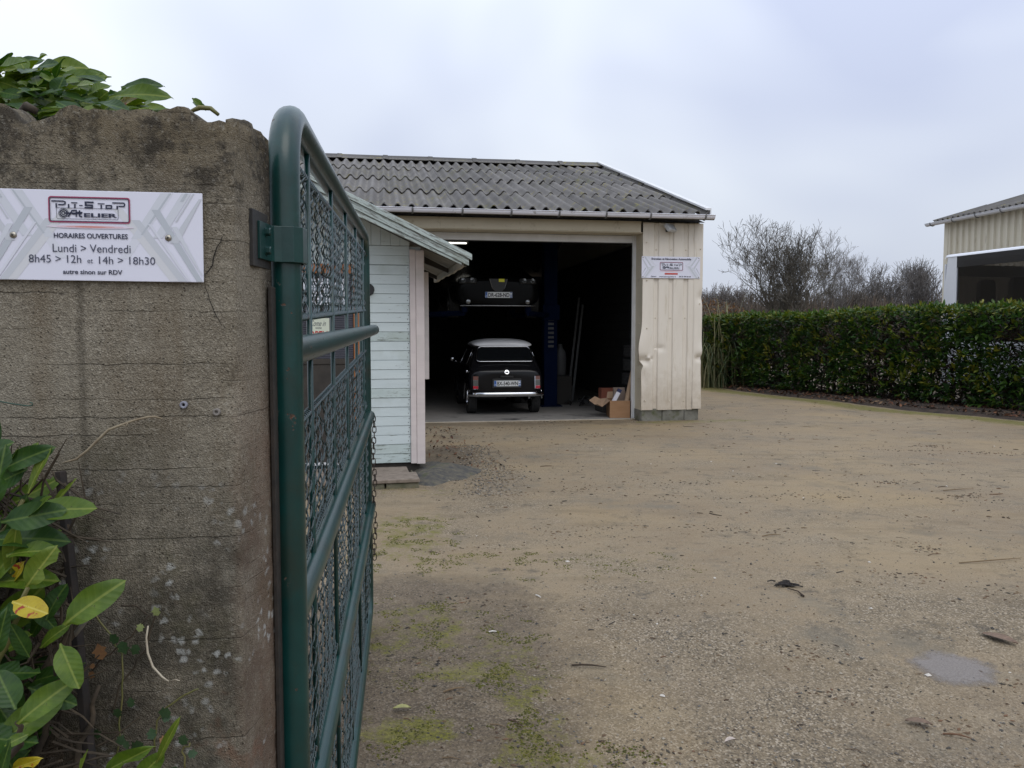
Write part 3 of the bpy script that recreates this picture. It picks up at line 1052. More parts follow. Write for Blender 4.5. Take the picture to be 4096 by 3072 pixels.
def chevrons(parent, mp, y, flip=False, sc=1.0, W_=2183.0):
    b = MB()
    L = []
    # stripes: (x at top, x at bottom, width, mat)
    for k, (xa, za, xb, zb, w, mi) in enumerate((
            (1830, 0, 1380, 690, 100, 0), (1330, 180, 1880, 920, 95, 3), (1800, 0, 1500, 480, 90, 1), (1500, 290, 1960, 920, 85, 4), (1850, 0, 1560, 440, 22, 2), (2010, 0, 1720, 470, 95, 1), (1700, 180, 2140, 920, 80, 2),
            (2080, 0, 1900, 300, 18, 4), (2175, 60, 1880, 520, 85, 4), (1880, 350, 2175, 850, 60, 1), (2010, 0, 1960, 90, 30, 2), (1640, 330, 2030, 920, 30, 0))):
        pts = [(xa - w / 2, za), (xa + w / 2, za), (xb + w / 2, zb), (xb - w / 2, zb)]
        pts = [(min(p[0], 2172), p[1]) for p in pts]
        if flip:
            pts = [(2165 - p[0], p[1]) for p in pts]
        flat(b, [mp(*p) for p in pts], y - 0.00006 * k, mi)
    b.build('chevron_print', CH, parent)

PQ = thing('opening_hours_plaque', 'white plaque with opening hours and PIT-STOP ATELIER logo on the concrete wall', 'sign', (0, 0, 0))
PW, PH = 0.328, 0.137
PQ.matrix_world = Matrix.Translation((-0.435, 1.25, 0)) @ Matrix.Rotation(R(5.6), 4, 'Z') @ Matrix.Translation((-0.375, -0.0065, 1.6305)) @ Matrix.Rotation(R(0.5), 4, 'Y')
mb = MB()
mb.cbox((0, -0.0015, 0), (PW, 0.0015, PH), 0.0006)
mb.build('panel', PANELW, PQ)
def mpq(cx, cz): return (min(max((cx + 18) / 2183 * PW, 0.0008), PW - 0.0008), PH - min(max(cz, 6), 914) / 920 * PH)
Y0 = -0.0017
chevrons(PQ, mpq, Y0)
chevrons(PQ, mpq, Y0, True)
mlq = lambda x, z: mpq(658 + x, 66 + z)
logo(PQ, mlq, Y0 - 0.001, PW / 2183)
mb = MB()
for i, (hw, hh) in enumerate(((430, 17), (330, 13), (240, 9), (150, 6))):
    flat(mb, [mpq(1060 + hw * math.cos(2 * math.pi * t / 24), 370 + hh * math.sin(2 * math.pi * t / 24)) for t in range(24)][::-1], Y0 - 0.0009 - 0.00005 * i, i)
mb.build('red_line', GLOW, PQ)
for s, x0, x1, z0, z1, bold, mt in (('HORAIRES OUVERTURES', 703, 1423, 488, 436, 0.022, INK), ('Lundi > Vendredi', 688, 1448, 630, 549, 0.0, INKL), ('8h45 > 12h', 455, 962, 740, 660, 0.0, INKL), ('et', 1022, 1075, 740, 697, 0.0, INKL),
                                ('14h > 18h30', 1135, 1688, 746, 668, 0.0, INKL), ('autre sinon sur RDV', 782, 1362, 854, 806, 0.02, INK)):
    b = MB()
    p0, p1 = mpq(x0, z0), mpq(x1, z1)
    lettering(b, s, p0[0], p1[0], p0[1], p1[1], Y0 - 0.001, bold)
    b.build('lettering', mt, PQ)
for cx in (311, 1822):
    m = MB()
    x, z = mpq(cx, 466)
    M = Matrix.Translation((x, -0.0016, z)) @ Matrix.Rotation(R(90), 4, 'X')
    m.lathe([(0.0052, 0.0), (0.0050, 0.0012), (0.0040, 0.0024), (0.0022, 0.0031), (0.0001, 0.0033)], 18, M)
    for a in (20, 110):
        m.box((-0.0019, -0.0005, 0.0026), (0.0019, 0.0005, 0.00355), M @ Matrix.Rotation(R(a), 4, 'Z'), mi=1)
    m.build('screw', [SCREW, crackm], PQ, smooth=True)

# ================================================================== GATE
def green_material(name, c1, c2, rough):
    k = NB(name)
    v = k.mapping()
    base = k.ramp(k.noise(v, 9, 5), (0.35, c1), (0.65, c2))
    fl = k.noise(v, 26, 7, 0.7)
    chip = k.mask(fl, 0.655, 0.675)
    base = k.mix(chip, base, k.ramp(k.noise(v, 160, 3), (0.35, (0.055, 0.028, 0.018)), (0.65, (0.13, 0.07, 0.045))))
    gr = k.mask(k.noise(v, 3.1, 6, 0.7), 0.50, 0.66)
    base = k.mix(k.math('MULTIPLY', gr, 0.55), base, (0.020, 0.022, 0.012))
    r = k.mix(chip, (rough,) * 3, (0.85,) * 3)
    nrm = k.bump(k.math('ADD', k.math('MULTIPLY', k.noise(v, 45, 5, 0.6), 0.5), k.math('MULTIPLY', chip, -0.6)), 0.5, 0.002)
    return k.out(base, r, nrm)
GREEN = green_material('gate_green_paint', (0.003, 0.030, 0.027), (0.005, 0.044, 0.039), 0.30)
GREENW = material('gate_wire_paint', (0.010, 0.030, 0.030), (0.020, 0.048, 0.050), scale=60, rough=0.32, spec=0.7, c3=(0.014, 0.014, 0.010), s3=25, t3=0.55)
GL, GS = 2.749, 0.033
GATE = thing('tube_gate', 'open green tubular gate with wire mesh hinged on the concrete wall', 'gate', (-0.412, 1.445, 0), math.atan2(2.725, -0.364))
def gz(x, z): return z + GS * (x - GL)
def arc(cx, cz, r, a0, a1, n=9):
    return [(cx + r * math.cos(R(a0 + (a1 - a0) * i / n)), cz + r * math.sin(R(a0 + (a1 - a0) * i / n))) for i in range(n + 1)]
ZT, ZB, RB_ = 2.045, 0.055, 0.125
prof = arc(RB_, ZB + RB_, RB_, 270, 180) + arc(RB_, ZT - RB_, RB_, 180, 90) + arc(GL - RB_, ZT - RB_, RB_, 90, 0) + arc(GL - RB_, ZB + RB_, RB_, 0, -90)
path = []
for i, (x, z) in enumerate(prof):
    path.append((x, 0, gz(x, z)))
    x2, z2 = prof[(i + 1) % len(prof)]
    d = math.hypot(x2 - x, z2 - z)
    if d > 0.3:
        for t in range(1, 8):
            path.append((x + (x2 - x) * t / 8, 0, gz(x + (x2 - x) * t / 8, z + (z2 - z) * t / 8)))
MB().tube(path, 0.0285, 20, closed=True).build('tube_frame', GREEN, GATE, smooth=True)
for z, xa, xb in ((1.563, 0.0, GL + 0.03), (1.108, 0.0, GL + 0.0), (0.625, 0.0, GL + 0.0)):
    m = MB()
    yy = -0.046 if z > 1.5 else -0.020
    gk = (lambda x_, z_: z_ + 0.018 * (x_ - GL)) if z > 1.5 else gz
    P = [(xa + (xb - xa) * t / 8, yy * (t / 8) ** 0.7, gk(xa + (xb - xa) * t / 8, z)) for t in range(9)]
    P = P + [(xb + 0.006, yy, gk(xb, z)), (xb + 0.008, yy, gk(xb, z))]
    rr = [0.0275] * (len(P) - 2) + [0.022, 0.004]
    m.tube(P, rr, 18)
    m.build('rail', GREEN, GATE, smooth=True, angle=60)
RODX = [0.31, 0.86, 1.41, 1.96, 2.50]
for x in RODX:
    m = MB()
    m.tube([(x, -0.004, gz(x, ZB + 0.02)), (x, -0.004, gz(x, 1.0)), (x, -0.004, gz(x, ZT - 0.02))], 0.0065, 8)
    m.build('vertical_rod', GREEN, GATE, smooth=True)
def mesh_panel(z0, z1, seed):
    rn = random.Random(seed)
    m = MB()
    cw, ch = 0.031, 0.054
    nrow = max(2, round((z1 - z0) / ch))
    ch = (z1 - z0) / nrow
    i = 0
    x = 0.045
    while x < GL - 0.04:
        P = []
        sgn = 1 if i % 2 == 0 else -1
        sag = rn.gauss(0, 0.003)
        for q in range(nrow * 6 + 1):
            t = q / 6.0
            ph = math.pi * 2 * t
            tri = math.cos(ph)
            tri = math.copysign(abs(tri) ** 0.75, tri)
            xx = x + sgn * 0.5 * cw * 1.14 * tri * 0.98
            bow = 0.010 * math.sin(math.pi * (t / nrow)) * math.sin(x * 5 + seed)
            P.append((xx, 0.004 * math.sin(ph * 1.0) * sgn + bow + sag, gz(xx, z0 + t * ch)))
        m.tube(P, 0.0021, 4, caps=False)
        i += 1
        x += cw
    o = m.build('wire_mesh', GREENW, GATE, smooth=True)
    tag(o, None, None, kind='stuff')
    for z in (z0, z1):      # tie bar with the wire ends wrapped round it
        b = MB()
        xs = [0.035 + (GL - 0.07) * t / 10 for t in range(11)]
        b.tube([(q, 0.0, gz(q, z)) for q in xs], 0.0045, 6)
        q = 0.04
        while q < GL - 0.04:
            b.tube([(q + 0.006 * math.cos(a), 0.0075 * math.sin(a), gz(q, z) + 0.0075 * math.cos(a)) for a in [2 * math.pi * w / 6 for w in range(6)]], 0.0022, 4, closed=True)
            q += 0.023
        b.build('tie_bar', GREENW, GATE, smooth=True)
mesh_panel(1.665, 1.965, 1)
mesh_panel(1.165, 1.455, 2)
mesh_panel(0.685, 1.055, 3)
mesh_panel(0.105, 0.575, 4)

# hinge strap
HS = thing('hinge_strap', 'green steel hinge strap bolting the gate tube to the wall', 'hinge', (0, 0, 0))
sp = [(-0.4245, 1.335), (-0.4235, 1.392), (-0.420, 1.402), (-0.408, 1.4085), (-0.388, 1.412), (-0.3765, 1.426), (-0.376, 1.452), (-0.386, 1.478), (-0.412, 1.484)]
m = MB()
th = 0.005
n = len(sp)
L_, R_ = [], []
for i in range(n):
    a, b = Vector(sp[max(i - 1, 0)]), Vector(sp[min(i + 1, n - 1)])
    d = (b - a).normalized()
    nn = Vector((-d.y, d.x))
    L_.append(Vector(sp[i]) + nn * th / 2)
    R_.append(Vector(sp[i]) - nn * th / 2)
poly = L_ + R_[::-1]
vs = [(p.x, p.y, 1.674) for p in poly] + [(p.x, p.y, 1.737) for p in poly]
N = len(poly)
fs = [(i, (i + 1) % N, (i + 1) % N + N, i + N) for i in range(N)]
for base in (0, N):
    for i in range(n - 1):
        a = (base + i, base + i + 1, base + N - 2 - i, base + N - 1 - i)
        fs.append(a if base else a[::-1])
m.add(vs, fs)
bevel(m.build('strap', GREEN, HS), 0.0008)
m = MB()
m.box((-0.4345, 1.312, 1.660), (-0.4265, 1.402, 1.754))
bevel(m.build('wall_plate', material('black_steel', (0.016, 0.016, 0.016), (0.03, 0.026, 0.022), scale=30, rough=0.6, bump=0.4, bscale=90, bdist=0.002), HS), 0.001)
for z in (1.690, 1.722):
    m = MB()
    M = Matrix.Translation((-0.4220, 1.365, z)) @ Matrix.Rotation(R(90), 4, 'Y')
    m.lathe([(0.010, -0.001), (0.010, 0.0012), (0.0072, 0.0013), (0.0072, 0.0075), (0.0055, 0.009), (0.0001, 0.009)], 6, M)
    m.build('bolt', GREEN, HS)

# chain on the far upright
CHM = material('rusty_chain', (0.035, 0.03, 0.027), (0.075, 0.055, 0.04), scale=50, rough=0.6, metal=0.5)
CHAIN = thing('chain', 'dark steel chain hanging down the far upright of the green gate', 'chain', (0, 0, 0))
lk = MB()
lp = []
for i in range(16):
    a = 2 * math.pi * i / 16
    lp.append((0.0095 * math.cos(a), 0, 0.014 * (1 if math.sin(a) > 0 else -1) * (1 if abs(math.sin(a)) > .3 else abs(math.sin(a)) / .3) * 0.5 + 0.011 * math.sin(a)))
lk.tube(lp, 0.0026, 6, closed=True)
lkm = lk.mesh('link', CHM, True)
ux, uy = -0.776 + 0.046, 4.17 - 0.035
prevz = 1.10
for i in range(27):
    z = 1.095 - 0.0285 * i
    M = Matrix.Translation((ux + 0.004 * math.sin(i * .7), uy + 0.003 * math.cos(i), z)) @ Matrix.Rotation(R(20 + 90 * (i % 2) + 10 * math.sin(i * 1.3)), 4, 'Z')
    place(lkm, 'link', CHAIN, M)
for i in range(9):      # the turn round the tube
    a = R(-40 + 38 * i)
    M = Matrix.Translation((-0.776 + 0.036 * math.cos(a), 4.17 + 0.036 * math.sin(a), 1.112 - 0.006 * math.sin(i))) @ Matrix.Rotation(a, 4, 'Z') @ Matrix.Rotation(R(90), 4, 'X') @ Matrix.Rotation(R(90 * (i % 2)), 4, 'Z')
    place(lkm, 'link', CHAIN, M)

# ================================================================== LAUREL LEAVES
def leaf_material(name, c1, c2, vein, back=None, spot=None):
    k = NB(name)
    v = k.mapping()
    P = k.sep(v)
    ay = k.math('ABSOLUTE', P[1])
    mid = k.mask(ay, 0.022, 0.008)
    veins = k.n.new('ShaderNodeTexWave')
    veins.wave_type = 'BANDS'
    veins.bands_direction = 'X'
    veins.inputs['Scale'].default_value = 2.6
    veins.inputs['Distortion'].default_value = 0.6
    vv = k.n.new('ShaderNodeCombineXYZ')
    k.l.new(k.math('SUBTRACT', P[0], k.math('MULTIPLY', ay, 0.9)), vv.inputs[0])
    k.l.new(vv.outputs[0], veins.inputs['Vector'])
    base = k.ramp(k.noise(v, 3.0, 5), (0.35, c1), (0.65, c2))
    base = k.mix(k.math('MULTIPLY', k.mask(veins.outputs['Fac'], 0.93, 1.0), 0.12), base, vein)
    base = k.mix(k.math('MULTIPLY', mid, 0.8), base, vein)
    if spot:
        base = k.mix(k.mask(k.noise(v, 4.5, 4), 0.60, 0.64), base, spot)
    base = k.mix(k.mask(k.noise(v, 13, 3), 0.70, 0.72), base, (0.035, 0.022, 0.012))
    nrm = k.bump(veins.outputs['Fac'], 0.10, 0.004)
    k.b.inputs['Specular IOR Level'].default_value = 0.30
    m = k.out(base, 0.42, nrm)
    # a little light shows through a leaf
    tr = k.n.new('ShaderNodeBsdfTranslucent')
    k.l.new(k.mix(1.0, base, (1.3, 1.5, 0.5), 'MULTIPLY'), tr.inputs['Color'])
    ms = k.n.new('ShaderNodeMixShader')
    ms.inputs[0].default_value = 0.22
    k.l.new(k.b.outputs[0], ms.inputs[1])
    k.l.new(tr.outputs[0], ms.inputs[2])
    k.l.new(ms.outputs[0], k.n['Material Output'].inputs['Surface'])
    return m
LG = leaf_material('laurel_green', (0.050, 0.095, 0.008), (0.090, 0.145, 0.012), (0.18, 0.22, 0.04))
LD = leaf_material('laurel_dark', (0.016, 0.048, 0.010), (0.034, 0.080, 0.012), (0.095, 0.15, 0.03))
LY = leaf_material('laurel_lime', (0.085, 0.135, 0.016), (0.13, 0.175, 0.022), (0.26, 0.28, 0.06))
LYY = leaf_material('laurel_yellow', (0.34, 0.25, 0.012), (0.42, 0.33, 0.02), (0.5, 0.42, 0.08), spot=(0.28, 0.04, 0.02))
LM = {'g': LG, 'd': LD, 'l': LY, 'y': LYY}
def leaf_mesh(name, mat, w=0.40, droop=0.12, fold=0.10, twist=0.0, bite=None, wav=0.015):
    P = []
    nx_, ny_ = 13, 7
    for i in range(nx_):
        t = i / (nx_ - 1)
        if t < 0.10:
            hw = 0.018 + 0.03 * (t / 0.10)
        else:
            q = (t - 0.10) / 0.90
            hw = 0.045 + (w / 2 - 0.03) * (math.sin(math.pi * q ** 0.78) ** 0.72 if q < 1 else 0)
            if i == nx_ - 1: hw = 0.004
        row = []
        for j in range(ny_):
            s = -1 + 2 * j / (ny_ - 1)
            h = hw
            if bite and s * bite[1] > 0 and abs(t - bite[0]) < bite[2]:
                h = hw * (0.50 + 0.18 * math.sin(t * 60))
            y = s * h
            z = -droop * t * t + fold * abs(y) + wav * math.sin(9 * t + 2 * s) * abs(s)
            z += twist * y * t
            row.append((t, y, z))
        P.append(row)
    m = MB()
    m.grid(P)
    return m.mesh(name, mat, True)
LV = {}
for key, mat in LM.items():
    LV[key] = [leaf_mesh('leaf', mat, 0.40, 0.10, 0.18), leaf_mesh('leaf', mat, 0.36, 0.28, 0.30, 0.3, wav=0.03), leaf_mesh('leaf', mat, 0.46, 0.04, 0.22, -0.3, (0.72, 1, 0.14)),
               leaf_mesh('leaf', mat, 0.42, 0.16, 0.5, 0.2, (0.55, -1, 0.12), 0.04)]
def leaf_at(parent, base, tip, w, key, roll=0.0, var=None, nrm=None):
    """w: leaf width in metres"""
    base, tip = Vector(base), Vector(tip)
    d = tip - base
    L = d.length
    x = d.normalized()
    up = Vector(nrm) if nrm else Vector((0, -0.8, 0.6))
    z = (up - x * up.dot(x))
    if z.length < 1e-3: z = Vector((0, 0, 1))
    z.normalize()
    y = z.cross(x)
    M = Matrix((x, y, z)).transposed().to_4x4()
    M = M @ Matrix.Rotation(roll, 4, 'X')
    v = rnd.randrange(4) if var is None else var
    ww = (0.40, 0.36, 0.46, 0.42)[v]
    S = Matrix.Diagonal((L, w / ww, L, 1))
    return place(LV[key][v], 'leaf', parent, Matrix.Translation(base) @ M @ S)

CW, SN = math.cos(R(3.75)), math.sin(R(3.75))
def px(u, v, Y):      # measured picture position on the plane y = Y
    x, y = (u - 1106) / 1703.0, -(v - 829.5) / 1703.0
    r = Vector((x, CW + y * SN, -SN + y * CW))
    return Vector((0, 0, 1.55)) + r * (Y / r.y)
BARK = material('laurel_bark', (0.028, 0.021, 0.014), (0.075, 0.055, 0.034), scale=30, rough=0.9, bump=0.5, bscale=80, bdist=0.003)
STEMG = material('laurel_stem_green', (0.10, 0.11, 0.03), (0.16, 0.14, 0.045), scale=20, rough=0.6)

SHRUB = thing('laurel_shrub', 'glossy cherry laurel growing in front of the concrete wall at lower left', 'shrub', (0, 0, 0))
EXPL = [(61, 1066, 103, 962, 25, 'l', 1.06), (56, 1012, 70, 960, 24, 'g', 1.10), (2, 1128, 140, 1100, 54, 'd', 1.02), (113, 1092, 163, 1034, 16, 'l', 1.08), (38, 1126, 20, 1242, 32, 'l', 1.03), (57, 1268, 116, 1182, 46, 'l', 1.0),
        (56, 1210, 18, 1264, 24, 'y', 1.04), (26, 1300, 102, 1322, 46, 'y', 0.98), (139, 1350, 250, 1254, 58, 'g', 1.0), (-14, 1100, 6, 960, 46, 'd', 1.0), (100, 1340, 128, 1262, 40, 'd', 1.06), (130, 1390, 168, 1486, 48, 'g', 0.98),
        (38, 1564, 145, 1466, 50, 'g', 0.96), (34, 1532, -8, 1448, 56, 'd', 0.96), (226, 1668, 312, 1618, 32, 'g', 0.98), (338, 1650, 380, 1556, 18, 'l', 1.0), (290, 1690, 350, 1630, 40, 'g', 1.0), (10, 1612, 56, 1584, 22, 'g', 0.95),
        (-6, 1700, 20, 1600, 42, 'd', 0.94), (26, 1662, 78, 1642, 28, 'y', 0.95), (172, 1668, 188, 1620, 18, 'l', 1.0), (70, 1370, 10, 1400, 34, 'g', 1.02), (64, 1420, 24, 1350, 30, 'd', 1.02), (88, 1400, 130, 1350, 24, 'g', 1.04), (4, 1200, 30, 1130, 30, 'd', 1.08),
        (-20, 1260, 20, 1180, 40, 'g', 1.05), (-10, 1420, 8, 1330, 30, 'd', 0.99), (16, 1010, 42, 962, 16, 'l', 1.07), (-10, 1060, 30, 1010, 34, 'd', 1.09), (72, 1300, 116, 1360, 34, 'd', 1.07), (20, 1340, 70, 1300, 30, 'd', 1.06), (100, 1320, 60, 1380, 26, 'd', 1.08), (30, 1200, 60, 1160, 26, 'd', 1.10)]
for bu, bv, tu, tv, w, key, Y in EXPL:
    d = rnd.uniform(-0.03, 0.02)
    leaf_at(SHRUB, px(bu, bv, Y), px(tu, tv, Y + d), w * Y / 1703 * 1.06, key, rnd.uniform(-0.35, 0.35), nrm=(rnd.uniform(-.3, .3), -0.85, 0.55))
for _ in range(230):      # deeper and outside the frame
    u = rnd.uniform(-300, 75)
    v = rnd.uniform(990, 1900)
    if u > 20 and v < 1480 and rnd.random() < .6: u -= 60
    Y = rnd.uniform(1.03, 1.17)
    b = px(u, v, Y)
    a = rnd.uniform(0, 6.28)
    L = rnd.uniform(0.05, 0.10)
    t = b + Vector((math.cos(a) * L, rnd.uniform(-.04, .02), math.sin(a) * L * 0.8 + 0.02))
    leaf_at(SHRUB, b, t, L * rnd.uniform(0.34, 0.44), rnd.choice('ddddgg'), rnd.uniform(-.6, .6), nrm=(rnd.uniform(-.4, .4), -0.7, 0.6))
stems = [[(-200, 1900, 1.05), (-60, 1560, 1.06), (20, 1380, 1.05), (60, 1270, 1.02)], [(-150, 1900, 1.08), (40, 1600, 1.0), (36, 1560, 0.98)], [(0, 1850, 1.1), (110, 1500, 1.10), (150, 1350, 1.04)], [(-180, 1500, 1.1), (-40, 1250, 1.1), (50, 1080, 1.08)],
         [(-60, 1700, 1.1), (20, 1420, 1.09), (30, 1300, 1.06)], [(60, 1500, 1.12), (180, 1330, 1.13), (248, 1258, 1.12)], [(120, 1760, 1.13), (200, 1560, 1.15), (215, 1480, 1.16)], [(-40, 1420, 1.13), (60, 1200, 1.14), (90, 1130, 1.14)], [(230, 1800, 1.12), (270, 1690, 1.08), (336, 1650, 1.02)]]
for i, s in enumerate(stems):
    P = [px(*q) for q in s]
    pts = []
    for a, b in zip(P, P[1:]):
        for t in (0, .25, .5, .75):
            pts.append(a.lerp(b, t) + Vector((rnd.gauss(0, .003), rnd.gauss(0, .003), rnd.gauss(0, .003))))
    pts.append(P[-1])
    MB().tube(pts, [0.006 - 0.0035 * k / len(pts) for k in range(len(pts))], 7).build('stem', STEMG if i in (0, 3) else BARK, SHRUB, smooth=True)
m = MB()
for _ in range(1000):  # twigs packed dense and dark to stand in for shade inside the shrub
    u, v, Y = rnd.uniform(-300, 150), rnd.uniform(1040, 1900), rnd.uniform(1.08, 1.20)
    if u > 60 and v < 1400 and rnd.random() < 0.6: continue
    b = px(u, v, Y)
    a = rnd.uniform(0, 6.28)
    L = rnd.uniform(0.03, 0.13)
    e = b + Vector((math.cos(a) * L, rnd.uniform(-.02, .02), math.sin(a) * L))
    m.tube([b, b.lerp(e, .5) + Vector((rnd.gauss(0, .006), 0, rnd.gauss(0, .006))), e], [.0022, .0018, .0008], 4)
tag(m.build('dead_twigs', BARK, SHRUB), None, None, kind='stuff')

# laurel behind the wall, showing over its top
SHB = thing('laurel_shrub', 'cherry laurel shrub behind the concrete wall with leaves rising over its top', 'shrub', (0, 0, 0))
TOPL = [(64, 208, 84, 140, 30, 'd', 1.58), (68, 214, 148, 188, 32, 'd', 1.50), (120, 175, 128, 112, 16, 'd', 1.55), (78, 150, 112, 124, 22, 'd', 1.60), (104, 208, 150, 150, 30, 'g', 1.56), (140, 200, 190, 160, 24, 'l', 1.54), (165, 165, 228, 170, 20, 'd', 1.58), (190, 205, 236, 178, 26, 'g', 1.52),
        (236, 212, 352, 180, 34, 'g', 1.52), (262, 190, 346, 166, 22, 'd', 1.56), (250, 236, 310, 190, 32, 'y', 1.51), (300, 236, 360, 228, 20, 'l', 1.5), (200, 226, 270, 214, 26, 'd', 1.49), (150, 232, 210, 205, 30, 'd', 1.5), (0, 200, 46, 204, 28, 'd', 1.5), (20, 190, 66, 150, 30, 'g', 1.6), (-10, 160, 30, 140, 20, 'l', 1.55), (40, 190, 100, 212, 30, 'd', 1.48),
        (175, 236, 230, 240, 26, 'l', 1.48), (120, 220, 180, 240, 28, 'd', 1.48), (415, 212, 440, 236, 18, 'g', 1.47), (445, 240, 416, 214, 14, 'd', 1.47), (10, 226, 60, 236, 24, 'd', 1.48), (60, 130, 96, 128, 14, 'd', 1.6), (210, 190, 180, 150, 18, 'd', 1.6), (320, 240, 372, 232, 14, 'g', 1.49), (90, 236, 140, 232, 20, 'g', 1.47)]
for bu, bv, tu, tv, w, key, Y in TOPL:
    leaf_at(SHB, px(bu, bv, Y), px(tu, tv, Y + rnd.uniform(-.04, .03)), w * Y / 1703 * 1.1, key, rnd.uniform(-.4, .4), nrm=(rnd.uniform(-.3, .3), -0.6, 0.75))
for _ in range(560):
    u, v, Y = rnd.uniform(-300, 290), rnd.uniform(150, 300), rnd.uniform(1.5, 1.95)
    if v < 150 + 60 * max(0, (u - 100) / 170): v = 240
    b = px(u, v, Y)
    a = rnd.uniform(0, 6.28)
    L = rnd.uniform(0.06, 0.10)
    t = b + Vector((math.cos(a) * L, rnd.uniform(-.05, .05), L * rnd.uniform(-.25, .6)))
    if u > 180 and t.z > px(u, 190, Y).z: continue
    leaf_at(SHB, b, t, L * 0.38, rnd.choice('dgggl'), rnd.uniform(-.7, .7), nrm=(rnd.uniform(-.5, .5), -0.5, 0.8))
m = MB()
for _ in range(26):
    x, y = rnd.uniform(-1.5, -0.62), rnd.uniform(1.52, 1.9)
    m.tube([(x, y, 0), (x + rnd.gauss(0, .06), y, 0.9), (x + rnd.gauss(0, .1), y + rnd.gauss(0, .04), 1.86 + rnd.random() * .06)], [.012, .008, .004], 6)
m.build('branches', BARK, SHB, smooth=True)
m = MB()
m.tube([px(414, 240, 1.36), px(432, 232, 1.36), px(455, 234, 1.36), px(472, 248, 1.36)], [.003, .0045, .004, .003], 7)
m.build('curled_stem', STEMG, SHB, smooth=True)
m = MB()
m.tube([px(46, 240, 1.36), px(58, 230, 1.35), px(78, 240, 1.35)], [.005, .008, .006], 8)
m.build('cut_branch', BARK, SHB, smooth=True)

# iron stake, dry stems and ivy on the wall
STK = material('stake_iron', (0.012, 0.011, 0.011), (0.03, 0.022, 0.018), scale=40, rough=0.8, bump=0.4, bscale=90, bdist=0.002)
m = MB()
a, b = px(131, 1018, 1.19), px(170, 1400, 1.17)
b2 = b + (b - a) * 1.6
m.tube([a, a.lerp(b, .5), b, b2], [.0085, .009, .0095, .010], 6)
bevel(tag(m.build('iron_stake', STK), 'rusty black iron stake standing against the wall behind the laurel', 'stake'), 0.001)
DRY = material('dry_stem', (0.20, 0.155, 0.10), (0.30, 0.25, 0.17), scale=60, rough=0.85)
m = MB()
P = [px(u, v, 1.205) for u, v in ((135, 1000), (150, 996), (165, 992), (190, 972), (212, 950), (235, 928), (262, 918), (290, 908), (318, 901), (335, 900), (350, 904))]
m.tube(P, [.0012, .0018, .0020, .0020, .0022, .0022, .0021, .0019, .0020, .0018, .001], 6)
m.tube([px(262, 918, 1.205), px(272, 921, 1.20), px(276, 914, 1.20)], .0008, 5)
tag(m.build('dry_stem', DRY, smooth=True), 'dry brown creeper stem curving across the middle of the concrete wall', 'stem')
m = MB()
P = [px(u, v, 1.19) for u, v in ((320, 1352), (316, 1378), (319, 1410), (330, 1440), (350, 1462), (365, 1472))]
m.tube(P, [.0012, .0016, .0018, .0018, .0015, .001], 6)
m.tube([px(365, 1472, 1.19), px(378, 1468, 1.185), px(388, 1470, 1.18)], .0008, 5)
tag(m.build('dry_stem', material('bleached_stem', (0.50, 0.44, 0.34), (0.42, 0.36, 0.27), scale=60, rough=0.8), smooth=True), 'pale bleached dry stem low on the concrete wall', 'stem')
m = MB()
m.tube([px(252, 1255, 1.08), px(230, 1290, 1.09), px(190, 1335, 1.11), px(160, 1372, 1.13)], [.0018, .003, .0034, .004], 7)
tag(m.build('grey_stick', material('grey_stick_wood', (0.28, 0.27, 0.26), (0.4, 0.39, 0.38), scale=50, rough=0.8), smooth=True), 'grey weathered stick poking out under the big laurel leaf', 'stick')

IVY = thing('ivy', 'thin ivy shoots with small leaves creeping up the lower wall', 'ivy', (0, 0, 0))
def ivy_mesh(mat):
    pts = [(0, 0), (0.25, -0.42), (0.5, -0.30), (0.62, -0.5), (0.78, -0.22), (1.05, 0), (0.78, 0.22), (0.62, 0.5), (0.5, 0.30), (0.25, 0.42)]
    m = MB()
    m.add([(0.45, 0, 0.0)] + [(x, y, 0.10 * abs(y) - 0.1 * x * x) for x, y in pts], [(0, i + 1, (i + 1) % 10 + 1) for i in range(10)])
    return m.mesh('leaf', mat, True)
IVM = [ivy_mesh(material('ivy_dark', (0.016, 0.042, 0.014), (0.03, 0.065, 0.02), scale=6, rough=0.45)), ivy_mesh(material('ivy_pale', (0.16, 0.20, 0.06), (0.22, 0.25, 0.10), scale=6, rough=0.5)), ivy_mesh(material('ivy_brown', (0.22, 0.11, 0.04), (0.16, 0.08, 0.035), scale=6, rough=0.7))]
shoots = [[(240, 1540), (260, 1480), (290, 1440), (318, 1400), (330, 1345), (345, 1312)], [(150, 1420), (190, 1460), (215, 1430), (250, 1400), (285, 1372), (322, 1330), (300, 1312), (262, 1308)], [(335, 1620), (338, 1560), (362, 1530), (400, 1500), (428, 1488)], [(180, 1300), (235, 1370), (262, 1410), (266, 1480), (258, 1560), (250, 1640)],
          [(400, 1660), (395, 1620), (410, 1605)], [(150, 1620), (205, 1585), (260, 1580)]]
for s in shoots:
    P = [px(u, v, 1.195) for u, v in s]
    pts = []
    for a, b in zip(P, P[1:]):
        for t in (0, .33, .66):
            pts.append(a.lerp(b, t) + Vector((rnd.gauss(0, .0015), rnd.gauss(0, .001), rnd.gauss(0, .0015))))
    pts.append(P[-1])
    MB().tube(pts, 0.0014, 5).build('shoot', BARK if rnd.random() < .6 else STEMG, IVY, smooth=True)
